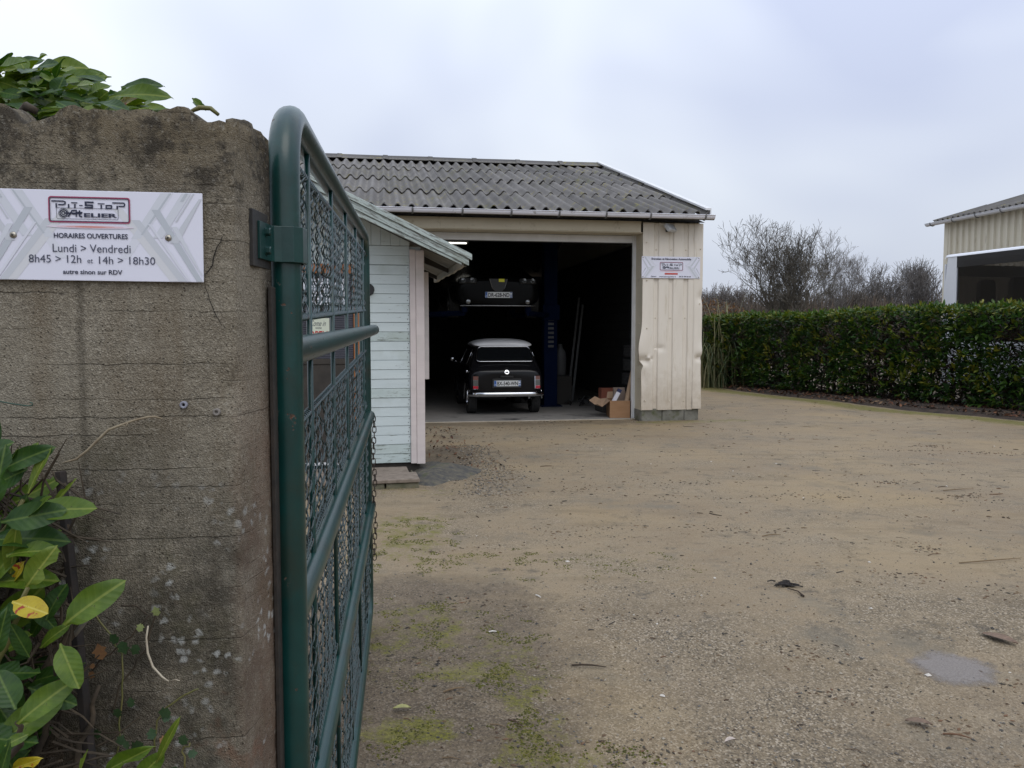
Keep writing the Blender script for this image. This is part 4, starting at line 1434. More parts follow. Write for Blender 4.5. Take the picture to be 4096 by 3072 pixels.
for u, v, sz, k in ((300, 1365, 20, 1), (262, 1385, 30, 0), (298, 1392, 26, 0), (342, 1330, 22, 1), (222, 1425, 36, 2), (256, 1388, 26, 0), (370, 1540, 30, 0), (350, 1555, 20, 0), (395, 1610, 26, 0), (310, 1605, 34, 0), (330, 1598, 26, 0), (270, 1600, 20, 0), (255, 1530, 24, 0), (220, 1590, 24, 0), (285, 1528, 22, 0), (405, 1630, 22, 0), (345, 1605, 20, 2), (380, 1655, 26, 0), (256, 1610, 24, 0), (200, 1450, 18, 2), (300, 1660, 30, 0), (205, 1440, 14, 2), (400, 1590, 20, 0)):
    b = px(u, v, 1.19)
    a = rnd.uniform(0, 6.28)
    M = Matrix.Translation(b) @ Matrix.Rotation(R(90) - 0.25 + rnd.uniform(-.4, .4), 4, 'X') @ Matrix.Rotation(a, 4, 'Z') @ Matrix.Diagonal((sz * 1.19 / 1703,) * 3 + (1,))
    place(IVM[k], 'leaf', IVY, M)

# ================================================================== GARAGE
CREAM = material('cream_cladding', (0.66, 0.60, 0.51), (0.70, 0.64, 0.55), scale=1.5, rough=0.5, spec=0.4, stretch=(6, 6, 1), c3=(0.54, 0.47, 0.36), s3=2.6, t3=0.58, w3=0.2, bump=0.1, bscale=4, bdist=0.01)
CREAM2 = material('cream_flashing', (0.52, 0.46, 0.34), (0.58, 0.515, 0.39), scale=2, rough=0.5, c3=(0.30, 0.24, 0.15), s3=5, t3=0.6, w3=0.15)
def add_splash(mat, z0, z1, col, amount=0.6):
    """mud thrown up from the yard on the foot of a wall"""
    n, l = mat.node_tree.nodes, mat.node_tree.links
    b = n['Principled BSDF']
    src = b.inputs['Base Color'].links[0].from_socket
    t = n.new('ShaderNodeTexCoord')
    sp = n.new('ShaderNodeSeparateXYZ')
    l.new(t.outputs['Object'], sp.inputs[0])
    nz = n.new('ShaderNodeTexNoise')
    nz.inputs['Scale'].default_value = 9
    nz.inputs['Detail'].default_value = 7
    nz.inputs['Roughness'].default_value = 0.75
    l.new(t.outputs['Object'], nz.inputs['Vector'])
    ad = n.new('ShaderNodeMath')
    ad.operation = 'MULTIPLY_ADD'
    ad.inputs[1].default_value = 1.1
    l.new(nz.outputs['Fac'], ad.inputs[0])
    l.new(sp.outputs['Z'], ad.inputs[2])
    mr_ = n.new('ShaderNodeMapRange')
    mr_.inputs['From Min'].default_value = z1 + 0.55
    mr_.inputs['From Max'].default_value = z0 + 0.55
    mr_.inputs['To Max'].default_value = amount
    l.new(ad.outputs[0], mr_.inputs['Value'])
    mi = n.new('ShaderNodeMix')
    mi.data_type = 'RGBA'
    l.new(mr_.outputs[0], mi.inputs[0])
    l.new(src, mi.inputs[6])
    mi.inputs[7].default_value = (*col, 1)
    l.new(mi.outputs[2], b.inputs['Base Color'])
add_splash(CREAM, 0.2, 0.95, (0.34, 0.26, 0.17), 0.55)
WHITEM = material('white_metal', (0.70, 0.70, 0.70), (0.62, 0.62, 0.61), scale=4, rough=0.4)
def roof_material(name, dark=1.0):
    k = NB(name)
    v0 = k.mapping()
    oi = k.n.new('ShaderNodeObjectInfo')
    cx = k.n.new('ShaderNodeCombineXYZ')
    k.l.new(k.math('MULTIPLY', oi.outputs['Random'], 61.0), cx.inputs[0])
    k.l.new(k.math('MULTIPLY', oi.outputs['Random'], 23.0), cx.inputs[1])
    va = k.n.new('ShaderNodeVectorMath')
    va.operation = 'ADD'
    k.l.new(v0, va.inputs[0])
    k.l.new(cx.outputs[0], va.inputs[1])
    v = va.outputs[0]
    c = k.ramp(k.noise(v, 1.7, 6, 0.65), (0.3, (0.082 * dark, 0.075 * dark, 0.068 * dark)), (0.7, (0.160 * dark, 0.149 * dark, 0.138 * dark)))
    c = k.mix(k.math('MULTIPLY', k.mask(k.noise(v, 16, 6, 0.7), 0.5, 0.68), 0.45), c, (0.075, 0.066, 0.058))
    l1 = k.math('MULTIPLY', k.mask(k.noise(v, 6.5, 5, 0.75), 0.56, 0.61), k.mask(k.noise(v, 0.7, 2), 0.48, 0.56))
    c = k.mix(k.math('MULTIPLY', l1, 0.75), c, (0.20, 0.17, 0.035))
    l2 = k.mask(k.noise(v, 24, 4, 0.7), 0.66, 0.70)
    c = k.mix(k.math('MULTIPLY', l2, 0.5), c, (0.34, 0.31, 0.25))
    vv = v
    rv = k.n.new('ShaderNodeMapRange')
    rv.inputs['To Min'].default_value = 0.78
    rv.inputs['To Max'].default_value = 1.22
    k.l.new(oi.outputs['Random'], rv.inputs['Value'])
    hv = k.n.new('ShaderNodeVectorMath')
    hv.operation = 'SCALE'
    k.l.new(c, hv.inputs[0])
    k.l.new(rv.outputs[0], hv.inputs['Scale'])
    c = hv.outputs[0]
    l3 = k.math('MULTIPLY', k.mask(k.noise(vv, 0.9, 3), 0.56, 0.66), k.mask(k.noise(v, 7, 5), 0.45, 0.6))
    c = k.mix(k.math('MULTIPLY', l3, 0.45), c, (0.10, 0.11, 0.03))
    P = k.sep(v0)
    db = k.math('MULTIPLY', k.mask(P[2], -0.012, -0.024), k.mask(k.noise(v, 34, 5, 0.75), 0.50, 0.58))
    c = k.mix(k.math('MULTIPLY', db, 0.55), c, (0.27, 0.245, 0.185))
    return k.out(c, 0.8, k.bump(k.noise(v, 60, 5), 0.35, 0.006))
ROOFM = roof_material('fibre_cement')
GUT = material('gutter_zinc', (0.70, 0.70, 0.76), (0.76, 0.76, 0.82), scale=3, rough=0.35, c3=(0.30, 0.29, 0.27), s3=9, t3=0.64, w3=0.12)
GUTD = material('gutter_moss', (0.045, 0.042, 0.03), (0.11, 0.10, 0.07), scale=22, rough=0.95, bump=0.8, bscale=60, bdist=0.01)
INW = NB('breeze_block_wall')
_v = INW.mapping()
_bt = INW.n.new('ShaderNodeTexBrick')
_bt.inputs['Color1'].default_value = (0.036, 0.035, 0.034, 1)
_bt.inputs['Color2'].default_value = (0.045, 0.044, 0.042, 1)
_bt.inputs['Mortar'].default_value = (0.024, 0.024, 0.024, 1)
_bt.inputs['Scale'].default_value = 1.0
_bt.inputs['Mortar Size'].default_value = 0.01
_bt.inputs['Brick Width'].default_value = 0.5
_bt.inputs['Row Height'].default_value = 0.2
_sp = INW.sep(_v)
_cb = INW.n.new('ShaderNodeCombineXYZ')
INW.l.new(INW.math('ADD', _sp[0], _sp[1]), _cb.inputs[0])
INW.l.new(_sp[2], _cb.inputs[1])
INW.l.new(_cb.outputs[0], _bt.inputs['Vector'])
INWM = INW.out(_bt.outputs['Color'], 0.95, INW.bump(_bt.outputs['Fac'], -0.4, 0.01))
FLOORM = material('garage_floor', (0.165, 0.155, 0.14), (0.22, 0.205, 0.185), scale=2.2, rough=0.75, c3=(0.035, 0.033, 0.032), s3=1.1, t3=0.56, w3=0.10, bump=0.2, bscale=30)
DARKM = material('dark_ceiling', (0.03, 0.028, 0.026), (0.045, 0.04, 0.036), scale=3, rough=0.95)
BLOCKM = material('concrete_block', (0.13, 0.125, 0.10), (0.21, 0.20, 0.17), scale=8, rough=0.95, bump=0.7, bscale=40, bdist=0.006, c3=(0.07, 0.075, 0.03), s3=4, t3=0.56, w3=0.12)

GAR = thing('garage', 'cream metal clad garage with corrugated roof and open front', 'garage', (2.168, 14.075, 0), R(9.2))
EY, EZ, RY, RZ = -0.60, 3.535, 6.46, 5.76
SL = math.atan2(RZ - EZ, RY - EY)
SLEN = math.hypot(RZ - EZ, RY - EY)
XR = 1.13
PITCH = 0.22
def sheet_mesh(name, ncorr, length, mat, amp=0.048, thick=0.012, n=12):
    """corrugated sheet: x across, y up the slope"""
    m = MB()
    NX = ncorr * n
    top, bot = [], []
    for yy in (0.0, length * .5, length):
        rt, rb = [], []
        for i in range(NX + 1):
            x = i * PITCH / n
            z = amp * math.cos(2 * math.pi * x / PITCH)
            q = z / amp
            z = amp * (abs(q) ** 0.8 if q > 0 else -0.75 * abs(q) ** 1.25)
            rt.append((x, yy, z + thick))
            rb.append((x, yy, z - thick * 0.3))
        top.append(rt)
        bot.append(rb)
    m.grid(top)
    m.grid([r[::-1] for r in bot])
    for (a, b) in ((top[0], bot[0]), (bot[-1], top[-1])):
        m.grid([a[::-1], b[::-1]])
    m.grid([[top[i][0] for i in range(3)], [bot[i][0] for i in range(3)]])
    m.grid([[bot[i][-1] for i in range(3)], [top[i][-1] for i in range(3)]])
    return m.mesh(name, mat, True)
NROW = 4
RL = SLEN / NROW
shm = sheet_mesh('roof_sheet', 5, RL + 0.11, ROOFM)
try: shm.set_sharp_from_angle(angle=R(50))
except Exception: pass
TILT = R(0.55)
bolt = MB()
bolt.lathe([(0.022, 0), (0.020, 0.006), (0.009, 0.008), (0.009, 0.022), (0.0001, 0.024)], 8)
boltm = bolt.mesh('bolt', material('roof_bolt', (0.03, 0.03, 0.03), rough=0.6))
for r in range(NROW):
    for c in range(8):
        s = (r + 0.0) * RL
        x0 = XR - 1.1 * (c + 1) - 0.0
        y, z = EY + s * math.cos(SL), EZ + s * math.sin(SL)
        M = Matrix.Translation((x0 + rnd.gauss(0, .006), y, z + 0.034 + rnd.gauss(0, .003) + 0.003 * (c % 2))) @ Matrix.Rotation(SL - R(0.85), 4, 'X') @ Matrix.Rotation(rnd.gauss(0, .0012), 4, 'Z') @ Matrix.Diagonal((1.016, 1, 1, 1))
        o = place(shm, 'roof_sheet', GAR, M)
        for k in (1, 3):
            place(boltm, 'bolt', o, Matrix.Translation((PITCH * k + (0.0 if k == 1 else 0.0), 0.20, 0.038)))
# ridge caps
rc = MB()
P = []
for x, dz in ((0, 0.012), (0.11, 0.012), (0.112, 0.0), (1.12, 0.0)):
    row = []
    for yy, zz in ((-0.34, -0.105), (-0.20, -0.045), (-0.07, 0.02), (-0.03, 0.05), (0.03, 0.05), (0.07, 0.02), (0.20, -0.045), (0.34, -0.105)):
        row.append((x, yy, zz + dz))
    P.append(row)
rc.grid(P)
rcm = rc.mesh('ridge_cap', roof_material('ridge_cement', 0.62), False)
for c in range(8):
    o = place(rcm, 'ridge_cap', GAR, Matrix.Translation((XR - 1.1 * (c + 1) + 0.0, RY, RZ + 0.075 + 0.006 * rnd.gauss(0, 1) - 0.0)) @ Matrix.Rotation(R(0.3) * (1 if c % 2 else -1), 4, 'Y'))
    q = o.modifiers.new('solid', 'SOLIDIFY')
    q.thickness = 0.012
# rear slope, one sheet
m = MB()
P = []
for s in (0, SLEN):
    P.append([(XR - 8.8 + i * PITCH / 6, 2 * RY - (EY + s * math.cos(SL)), EZ + s * math.sin(SL) + 0.03 * math.cos(2 * math.pi * i / 6)) for i in range(241)])
m.grid(P)
m.build('rear_roof', ROOFM, GAR, smooth=True)
# white rake trim
m = MB()
pol = [(EY - 0.01, EZ + 0.10), (RY, RZ + 0.14), (RY, RZ - 0.10), (EY - 0.01, EZ - 0.03)]
m.add([(XR + 0.012, y, z) for y, z in pol] + [(XR + 0.032, y, z) for y, z in pol], [(0, 3, 2, 1), (4, 5, 6, 7), (0, 1, 5, 4), (1, 2, 6, 5), (2, 3, 7, 6), (3, 0, 4, 7)])
pol = [(EY - 0.01, EZ + 0.135), (RY, RZ + 0.175), (RY, RZ + 0.141), (EY - 0.01, EZ + 0.101)]
m.add([(XR - 0.07, y, z) for y, z in pol] + [(XR + 0.032, y, z) for y, z in pol], [(0, 3, 2, 1), (4, 5, 6, 7), (0, 1, 5, 4), (1, 2, 6, 5), (2, 3, 7, 6), (3, 0, 4, 7)])
m.build('rake_trim', WHITEM, GAR)
# gutter: half round, in lengths, with brackets
def gutter_piece(x0, x1, R0=0.076, mats=None):
    m = MB()
    prof = [(-0.066, 0.004), (-0.078, 0.004), (-0.080, -0.006), (-0.072, -0.012)]
    prof = [(R0 * math.cos(a), R0 * math.sin(a)) for a in [math.pi + math.pi * i / 12 for i in range(13)]]
    lip = [(-R0 + 0.012, 0.004), (-R0 - 0.004, 0.008), (-R0 - 0.008, 0.0)]
    P = []
    for x in (x0, x1):
        P.append([(x, y, z) for y, z in lip + prof])
    m.grid(P)
    P = []
    for x in (x0, x1):
        P.append([(x, y * 0.96, z * 0.96 + 0.002) for y, z in prof][::-1])
    m.grid(P)
    # grime along the underside: outer faces of the lower arc use the second material
    for i, f in enumerate(m.f[:15]):
        m.mi[i] = 1 if 7 <= i <= 11 else 0
    return m
GY, GZ = EY - 0.05, EZ + 0.0
for i, (a, b) in enumerate(((1.19, -0.80), (-0.80, -2.80), (-2.80, -4.80), (-4.80, -6.80), (-6.80, -7.75))):
    m = gutter_piece(b, a)
    o = m.build('gutter', [GUT, GUTD], GAR, smooth=True)
    if i == 0:
        e = MB()
        flp = [(GR * math.cos(t), GR * math.sin(t)) for GR in (0.076,) for t in [math.pi + math.pi * k / 12 for k in range(13)]]
        e.add([(1.189, y, z) for y, z in flp], [tuple(range(13))])
        e.build('end_cap', GUT, o)
    o.location = (0, GY, GZ)
br = MB()
br.tube([(0, 0.079 * math.cos(a), 0.079 * math.sin(a)) for a in [math.pi * 0.96 + math.pi * 1.08 * k / 10 for k in range(11)]], 0.011, 5)
brm = br.mesh('bracket', material('gutter_bracket', (0.15, 0.15, 0.155), (0.22, 0.22, 0.22), scale=20, rough=0.5, metal=0.3))
for x in (1.02, 0.05, -0.72, -1.52, -2.32, -3.12, -3.92, -4.75, -5.6, -6.5):
    place(brm, 'bracket', GAR, Matrix.Translation((x, GY, GZ)) @ Matrix.Diagonal((1.6, 1, 1, 1)))

# fascia, soffit, lintel
m = MB()
m.box((-3.45, -0.352, 3.272), (0.0, -0.332, 3.465))
m.build('fascia_panel', CREAM2, GAR)
m = MB()
m.box((-5.6, -0.350, 3.270), (-3.452, -0.331, 3.466))
m.build('fascia_panel', CREAM2, GAR)
m = MB()
m.box((-5.6, -0.330, 3.258), (0.03, 0.02, 3.271))
m.build('soffit', CREAM2, GAR)
m = MB()
m.box((-5.6, -0.33, 3.468), (1.10, 0.30, 3.49))
m.build('eave_board', CREAM2, GAR)
scr = MB()
scr.lathe([(0.013, 0), (0.012, 0.005), (0.008, 0.008), (0.0001, 0.009)], 8, Matrix.Rotation(R(90), 4, 'X'))
scm = scr.mesh('screw', CREAM2, True)
for x in (-0.3, -1.2, -2.1, -3.0, -3.9):
    place(scm, 'screw', GAR, Matrix.Translation((x, -0.353, 3.295)))
# raised sectional door
DOOR = MB()
DOOR.cbox((-4.5, 0.035, 3.128), (0.0, 0.085, 3.257), 0.006)
DOOR.box((-4.5, 0.04, 3.114), (0.0, 0.08, 3.129), mi=1)
DOOR.build('raised_door', [WHITEM, material('rubber_seal', (0.02, 0.02, 0.02), rough=0.8)], GAR)
m = MB()
m.box((-0.03, 0.0, 0.0), (-0.012, 0.05, 3.26))
m.box((-0.012, 0.02, 0.0), (0.036, 0.05, 3.26))
m.build('door_track', WHITEM, GAR)
# column: cladding sheet with ribs and dents
def jamb_dx(z): return -0.070 * math.exp(-((z - 1.27) / 0.27) ** 2) + 0.045 * math.exp(-((z - 0.97) / 0.06) ** 2)
def clad(x0, x1, ribs, z0, z1, dents, flare=0.0, name='cladding_sheet', edge=0.0, nzs=None):
    xs = sorted(set([x0, x1] + [r + d for r in ribs for d in (-0.048, -0.030, 0.030, 0.048)] + [x0 + (x1 - x0) * i / 48 for i in range(1, 48)]))
    NZ = nzs or 120
    P = []
    for k in range(NZ + 1):
        z = z0 + (z1 - z0) * k / NZ
        row = []
        for x in xs:
            y = 0.0
            for r in ribs:
                y += 0.026 * (1 if abs(x - r) <= 0.0301 else (0 if abs(x - r) >= 0.0479 else (0.048 - abs(x - r)) / 0.018))
            dx = 0.0
            for cx, cz, sx_, sz_, d in dents:
                w = math.exp(-((x - cx) / sx_) ** 2 - ((z - cz) / sz_) ** 2)
                y += d * w
                if edge: dx += edge * w
            if name == 'cladding_sheet': dx += jamb_dx(z) * math.exp(-((x - x0) / 0.07) ** 2)
            y += 0.003 * math.sin(z * 2.1 + x * 7) - flare * smooth01((0.35 - z) / 0.25)
            row.append((x + dx, -0.35 + y, z))
        P.append(row)
    m = MB()
    m.grid(P)
    return m.build(name, CREAM, GAR, smooth=True, angle=18)
DENT = [(0.05, 1.30, 0.10, 0.28, -0.035), (0.10, 1.06, 0.07, 0.07, 0.05), (0.16, 1.10, 0.035, 0.035, -0.035), (0.22, 1.09, 0.03, 0.03, 0.022), (0.30, 1.235, 0.02, 0.018, -0.028), (0.37, 1.27, 0.08, 0.05, 0.024), (0.07, 0.75, 0.05, 0.15, 0.02), (0.03, 1.05, 0.03, 0.05, 0.03)]
clad(0.037, 0.975, (0.285, 0.555, 0.825), 0.19, 3.44, DENT, 0.012)
# corner trim
TD = [(1.08, 1.10, 0.06, 0.05, 0.05), (1.09, 1.22, 0.06, 0.12, -0.02), (1.10, 2.16, 0.05, 0.09, 0.035), (1.1, 0.9, 0.08, 0.2, 0.015), (0.99, 1.6, 0.02, 0.6, -0.010)]
P = []
for k in range(101):
    z = 0.205 + (3.44 - 0.205) * k / 100
    row = []
    for x, y in ((0.966, -0.348), (0.968, -0.357), (0.985, -0.360), (1.02, -0.359), (1.06, -0.359), (1.10, -0.359), (1.126, -0.357), (1.132, -0.350), (1.132, -0.30), (1.132, -0.15), (1.132, 0.05)):
        d = sum(dd * math.exp(-((x - cx) / sx_) ** 2 - ((z - cz) / sz_) ** 2) for cx, cz, sx_, sz_, dd in TD)
        row.append((x - 0.5 * d * (1 if x > 1.05 else 0), y + d - 0.02 * smooth01((0.5 - z) / 0.3) * (1 if y < -0.3 else 0), z))
    P.append(row)
m = MB()
m.grid(P)
m.build('corner_trim', CREAM, GAR, smooth=True, angle=25)
# jamb return, crumpled at bumper height
P = []
for k in range(101):
    z = 0.185 + (3.272 - 0.185) * k / 100
    row = []
    for i in range(9):
        t = i / 8
        x, y = 0.036 + 0.0 * t, -0.349 + 0.40 * t
        dy = sum(dd * math.exp(-((0.037 - cx) / sx_) ** 2 - ((z - cz) / sz_) ** 2) for cx, cz, sx_, sz_, dd in DENT) - 0.012 * smooth01((0.35 - z) / 0.25) + 0.003 * math.sin(z * 2.1 + 0.26)
        row.append((x + jamb_dx(z) * math.exp(-(t / 0.35) ** 2), y + (dy - 0.001) * math.exp(-(t / 0.3) ** 2), z))
    P.append(row)
m = MB()
m.grid([r[::-1] for r in P])
m.build('jamb_panel', CREAM2, GAR, smooth=True, angle=30)
for z in (0.34, 1.80, 2.98):
    for x in (0.285, 0.555, 0.825):
        place(scm, 'screw', GAR, Matrix.Translation((x, -0.326, z)))
for z, x in ((0.36, 0.10), (0.40, 1.08), (1.15, 0.115), (1.62, 0.12), (2.05, 1.08), (2.45, 0.11), (3.0, 1.08), (3.1, 0.10)):
    place(scm, 'screw', GAR, Matrix.Translation((x, -0.362, z)))
scj = MB()
scj.lathe([(0.013, 0), (0.012, 0.005), (0.0001, 0.009)], 8, Matrix.Rotation(R(-90), 4, 'Y'))
scjm = scj.mesh('screw', CREAM2, True)
for z in (0.36, 0.75, 1.7, 2.2, 2.7, 3.0):
    place(scjm, 'screw', GAR, Matrix.Translation((0.033, -0.20, z)))
# block footing
for i, (a, b) in enumerate(((0.045, 0.42), (0.43, 0.83), (0.84, 1.085))):
    m = MB()
    m.cbox((a, -0.335 + 0.004 * i, -0.08), (b, -0.10, 0.215), 0.008)
    m.build('footing_block', BLOCKM, GAR)
m = MB()
m.cbox((0.03, -0.31, -0.08), (0.044, 0.04, 0.19), 0.004)
m.cbox((1.086, -0.30, -0.08), (1.11, 0.3, 0.21), 0.004)
m.build('footing_side', BLOCKM, GAR)
# masonry behind the cladding, side, rear and left walls, gables
m = MB()
m.box((0.05, -0.09, -0.05), (1.08, 0.06, 3.44))
m.box((0.95, 0.06, -0.05), (1.11, 13.3, 3.44))
m.box((-5.75, 0.06, -0.05), (-5.58, 13.3, 3.44))
m.box((-5.58, 12.9, -0.05), (0.95, 13.1, 3.44))
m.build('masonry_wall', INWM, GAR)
m = MB()
for x in (1.112, -5.76):
    m.add([(x, EY + 0.3, 3.44), (x, 2 * RY - EY - 0.3, 3.44), (x, RY, RZ - 0.05)], [(0, 1, 2)])
    m.add([(x - 0.02, EY + 0.3, 3.44), (x - 0.02, 2 * RY - EY - 0.3, 3.44), (x - 0.02, RY, RZ - 0.05)], [(0, 2, 1)])
m.build('gable', CREAM, GAR)
m = MB()
m.box((1.1125, 0.052, 0.2), (1.128, 13.2, 3.44))
m.build('side_cladding', CREAM, GAR)
m = MB()
m.box((-5.75, -0.35, 0.0), (-4.5, -0.30, 3.27))
m.box((-4.52, -0.30, 0.0), (-4.5, 0.06, 3.27))
m.build('cladding_sheet', CREAM, GAR)
m = MB()
m.box((-5.6, 0.0, -0.1), (0.95, 13.0, 0.018))
m.build('floor_slab', FLOORM, GAR)
m = MB()
m.cbox((-5.6, -0.055, -0.1), (0.03, -0.002, 0.012), 0.008)
m.build('threshold', material('worn_threshold', (0.30, 0.26, 0.20), (0.38, 0.34, 0.28), scale=6, rough=0.9, bump=0.4, bscale=30), GAR)
m = MB()
for s in (-1, 1):
    P = []
    for y, z in (((EY + 0.1), EZ - 0.10), (RY, RZ - 0.13)):
        yy = y if s < 0 else 2 * RY - y
        P.append([(-5.6, yy, z), (1.1, yy, z)])
    m.grid(P if s < 0 else P[::-1])
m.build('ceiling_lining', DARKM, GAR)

# ------------------------------------------------------------------ sign on the column
GS_ = thing('garage_sign', 'white PIT-STOP ATELIER sign with phone number on the cream column', 'sign', (0, 0, 0))
GM = Matrix.Translation((2.168, 14.075, 0)) @ Matrix.Rotation(R(9.2), 4, 'Z')
GS_.matrix_world = GM @ Matrix.Translation((0.012, -0.366, 2.488)) @ Matrix.Rotation(R(0.0), 4, 'Y')
SW, SH = 1.064, 0.372
m = MB()
m.cbox((0, -0.003, 0), (SW, 0.002, SH), 0.001)
m.build('panel', PANELW, GS_)
# measured in a 1410 x 525 frame
def mps(x, z): return (min(max(x / 1410 * SW, 0.003), SW - 0.003), SH - min(max(z, 4), 521) / 525 * SH)
def mchev(cx, cz):
    x = cx / 2165.0
    # squeeze the plaque chevrons to the outer thirds
    return mps(1410 * (1 - (1 - x) * 1.05) if x > .5 else 1410 * x * 1.05, cz / 920 * 525)
b = MB()
for sgn in (0, 1):
    for k, (xa, za, xb, zb, w, mi) in enumerate(((1260, 0, 1110, 200, 60, 0), (1330, 0, 1140, 290, 50, 1), (1130, 230, 1330, 525, 55, 4), (1400, 60, 1230, 330, 50, 4), (1215, 260, 1400, 525, 50, 1), (1340, 0, 1200, 220, 16, 2), (1060, 200, 1290, 525, 40, 0), (1310, 280, 1410, 440, 26, 2))):
        pts = [(xa - w / 2, za), (xa + w / 2, za), (xb + w / 2, zb), (xb - w / 2, zb)]
        if sgn: pts = [(1405 - p[0], p[1]) for p in pts]
        flat(b, [mps(*p) for p in pts], -0.0036 - 0.0002 * k, mi)
b.build('chevron_print', CH, GS_)
logo(GS_, lambda x, z: mps(434 + x * 0.700, 135 + z * 0.76), -0.0060, SW / 1410 * 0.72)
for s, x0, x1, z0, z1, bold, mt in (('Entretien et R\u00e9novation Automobile', 232, 1186, 84, 32, 0.030, INK), ('Dinard', 222, 345, 500, 468, 0.015, INKL), ('www.pitstopatelier.fr', 420, 825, 510, 470, 0.015, INKL), ('06 01 90 34 64', 900, 1186, 498, 466, 0.035, INK)):
    q = MB()
    p0, p1 = mps(x0, z0), mps(x1, z1)
    lettering(q, s, p0[0], p1[0], p0[1], p1[1], -0.0062, bold)
    q.build('lettering', mt, GS_)
q = MB()
flat(q, [mps(550, 437), mps(865, 437), mps(865, 397), mps(550, 397)], -0.0062, 0)
q.build('red_bar', material('red_bar_ink', (0.50, 0.055, 0.05), (0.55, 0.09, 0.06), scale=60, rough=0.5, stretch=(3, 1, 1)), GS_)
q = MB()
for i, (hw, hh) in enumerate(((300, 10), (230, 8), (160, 5))):
    flat(q, [mps(707 + hw * math.cos(2 * math.pi * t / 20), 362 + hh * math.sin(2 * math.pi * t / 20)) for t in range(20)][::-1], -0.0058 - 0.0001 * i, i)
q.build('red_line', GLOW, GS_)
for x, z in ((30, 28), (1372, 28), (30, 495), (1372, 495)):
    q = MB()
    a, c = mps(x, z)
    q.lathe([(0.010, 0), (0.009, 0.004), (0.0001, 0.006)], 10, Matrix.Translation((a, -0.0035, c)) @ Matrix.Rotation(R(90), 4, 'X'))
    q.build('screw', SCREW, GS_, smooth=True)

# ------------------------------------------------------------------ floodlight
FLD = thing('floodlight', 'small grey floodlight under the garage gutter', 'floodlight')
FLD.matrix_world = GM @ Matrix.Translation((0.49, -0.36, 3.33))
GREYM = material('grey_plastic', (0.42, 0.42, 0.41), (0.48, 0.48, 0.47), scale=20, rough=0.5)
m = MB()
Mh = Matrix.Translation((0, -0.11, 0.015)) @ Matrix.Rotation(R(38), 4, 'Z') @ Matrix.Rotation(R(-38), 4, 'X')
m.cbox((-0.115, -0.02, -0.075), (0.115, 0.045, 0.075), 0.010, Mh)
m.build('housing', GREYM, FLD)
m = MB()
m.cbox((-0.102, -0.026, -0.063), (0.102, -0.0205, 0.063), 0.002, Mh)
m.build('glass', material('lamp_glass', (0.55, 0.56, 0.57), (0.45, 0.46, 0.47), scale=12, rough=0.15, spec=0.7), FLD)
m = MB()
m.box((-0.02, -0.06, -0.02), (0.02, 0.0, 0.02))
m.cbox((-0.05, -0.004, -0.045), (0.05, 0.006, 0.045), 0.003)
m.build('bracket', material('black_plastic', (0.02, 0.02, 0.02), rough=0.5), FLD)

# ------------------------------------------------------------------ strip light inside
LAMP = thing('strip_light', 'lit fluorescent strip light hanging in the dark garage', 'lamp')
LAMP.matrix_world = GM @ Matrix.Translation((-3.30, 3.0, 3.40))
em = bpy.data.materials.new('tube_glow')
em.use_nodes = True
eb = em.node_tree.nodes['Principled BSDF']
eb.inputs['Emission Color'].default_value = (1.0, 0.97, 0.86, 1)
eb.inputs['Emission Strength'].default_value = 3.0
m = MB()
m.tube([(-0.60, -0.03, 0), (0.62, -0.03, 0)], 0.014, 10)
m.build('tube', em, LAMP, smooth=True)
m = MB()
m.box((-0.64, -0.045, 0.016), (0.66, 0.05, 0.07))
m.box((-0.64, -0.05, -0.015), (-0.61, 0.0, 0.016))
m.box((0.63, -0.05, -0.015), (0.66, 0.0, 0.016))
m.box((-0.4, -0.01, 0.07), (-0.38, 0.01, 1.0))
m.box((0.4, -0.01, 0.07), (0.42, 0.01, 1.0))
m.build('batten', WHITEM, LAMP)

# ================================================================== CARS
def gm(x, y, z=0.018, rz=0.0): return GM @ Matrix.Translation((x, y, z)) @ Matrix.Rotation(rz, 4, 'Z')
def loft(stations, name, mat, parent, sub=2, crease=None):
    """stations: (y, [(x, z)...]) half sections from the centre top to the centre bottom"""
    m = MB()
    P = []
    for y, half in stations:
        full = [(-x, z) for x, z in half[::-1]] + [(x, z) for x, z in half if x > 1e-6]
        P.append([(x, y, z) for x, z in full])
    m.grid(P)
    for row, rev in ((P[0], False), (P[-1], True)):
        o = len(m.v)
        m.v += row
        n = len(row)
        h = n // 2
        for i in range(h):
            a, b_, c, d = o + i, o + i + 1, o + n - 2 - i, o + n - 1 - i
            f = (a, b_, c, d) if b_ != c else (a, b_, d)
            if len(set(f)) < 3: continue
            m.f.append(f if rev else f[::-1])
            m.mi.append(0)
    ob = m.build(name, mat, parent, smooth=True)
    import bmesh as _b
    bmm = _b.new()
    bmm.from_mesh(ob.data)
    _b.ops.remove_doubles(bmm, verts=bmm.verts, dist=1e-5)
    _b.ops.recalc_face_normals(bmm, faces=bmm.faces)
    bmm.to_mesh(ob.data)
    bmm.free()
    for p in ob.data.polygons: p.use_smooth = True
    if sub: subsurf(ob, sub)
    return ob
CARBLK = material('car_black_paint', (0.006, 0.006, 0.007), (0.008, 0.008, 0.009), scale=2, rough=0.14, spec=0.22)
CHROME = material('chrome', (0.62, 0.63, 0.66), (0.55, 0.56, 0.58), scale=3, rough=0.12, metal=1.0)
GLASSD = material('dark_glass', (0.006, 0.007, 0.008), rough=0.04, spec=0.6)
CARWH = material('car_white_paint', (0.62, 0.62, 0.62), (0.58, 0.58, 0.58), scale=4, rough=0.3, coat=0.2)
TYRE = material('tyre_rubber', (0.014, 0.014, 0.014), (0.024, 0.023, 0.022), scale=20, rough=0.85, bump=0.5, bscale=60)
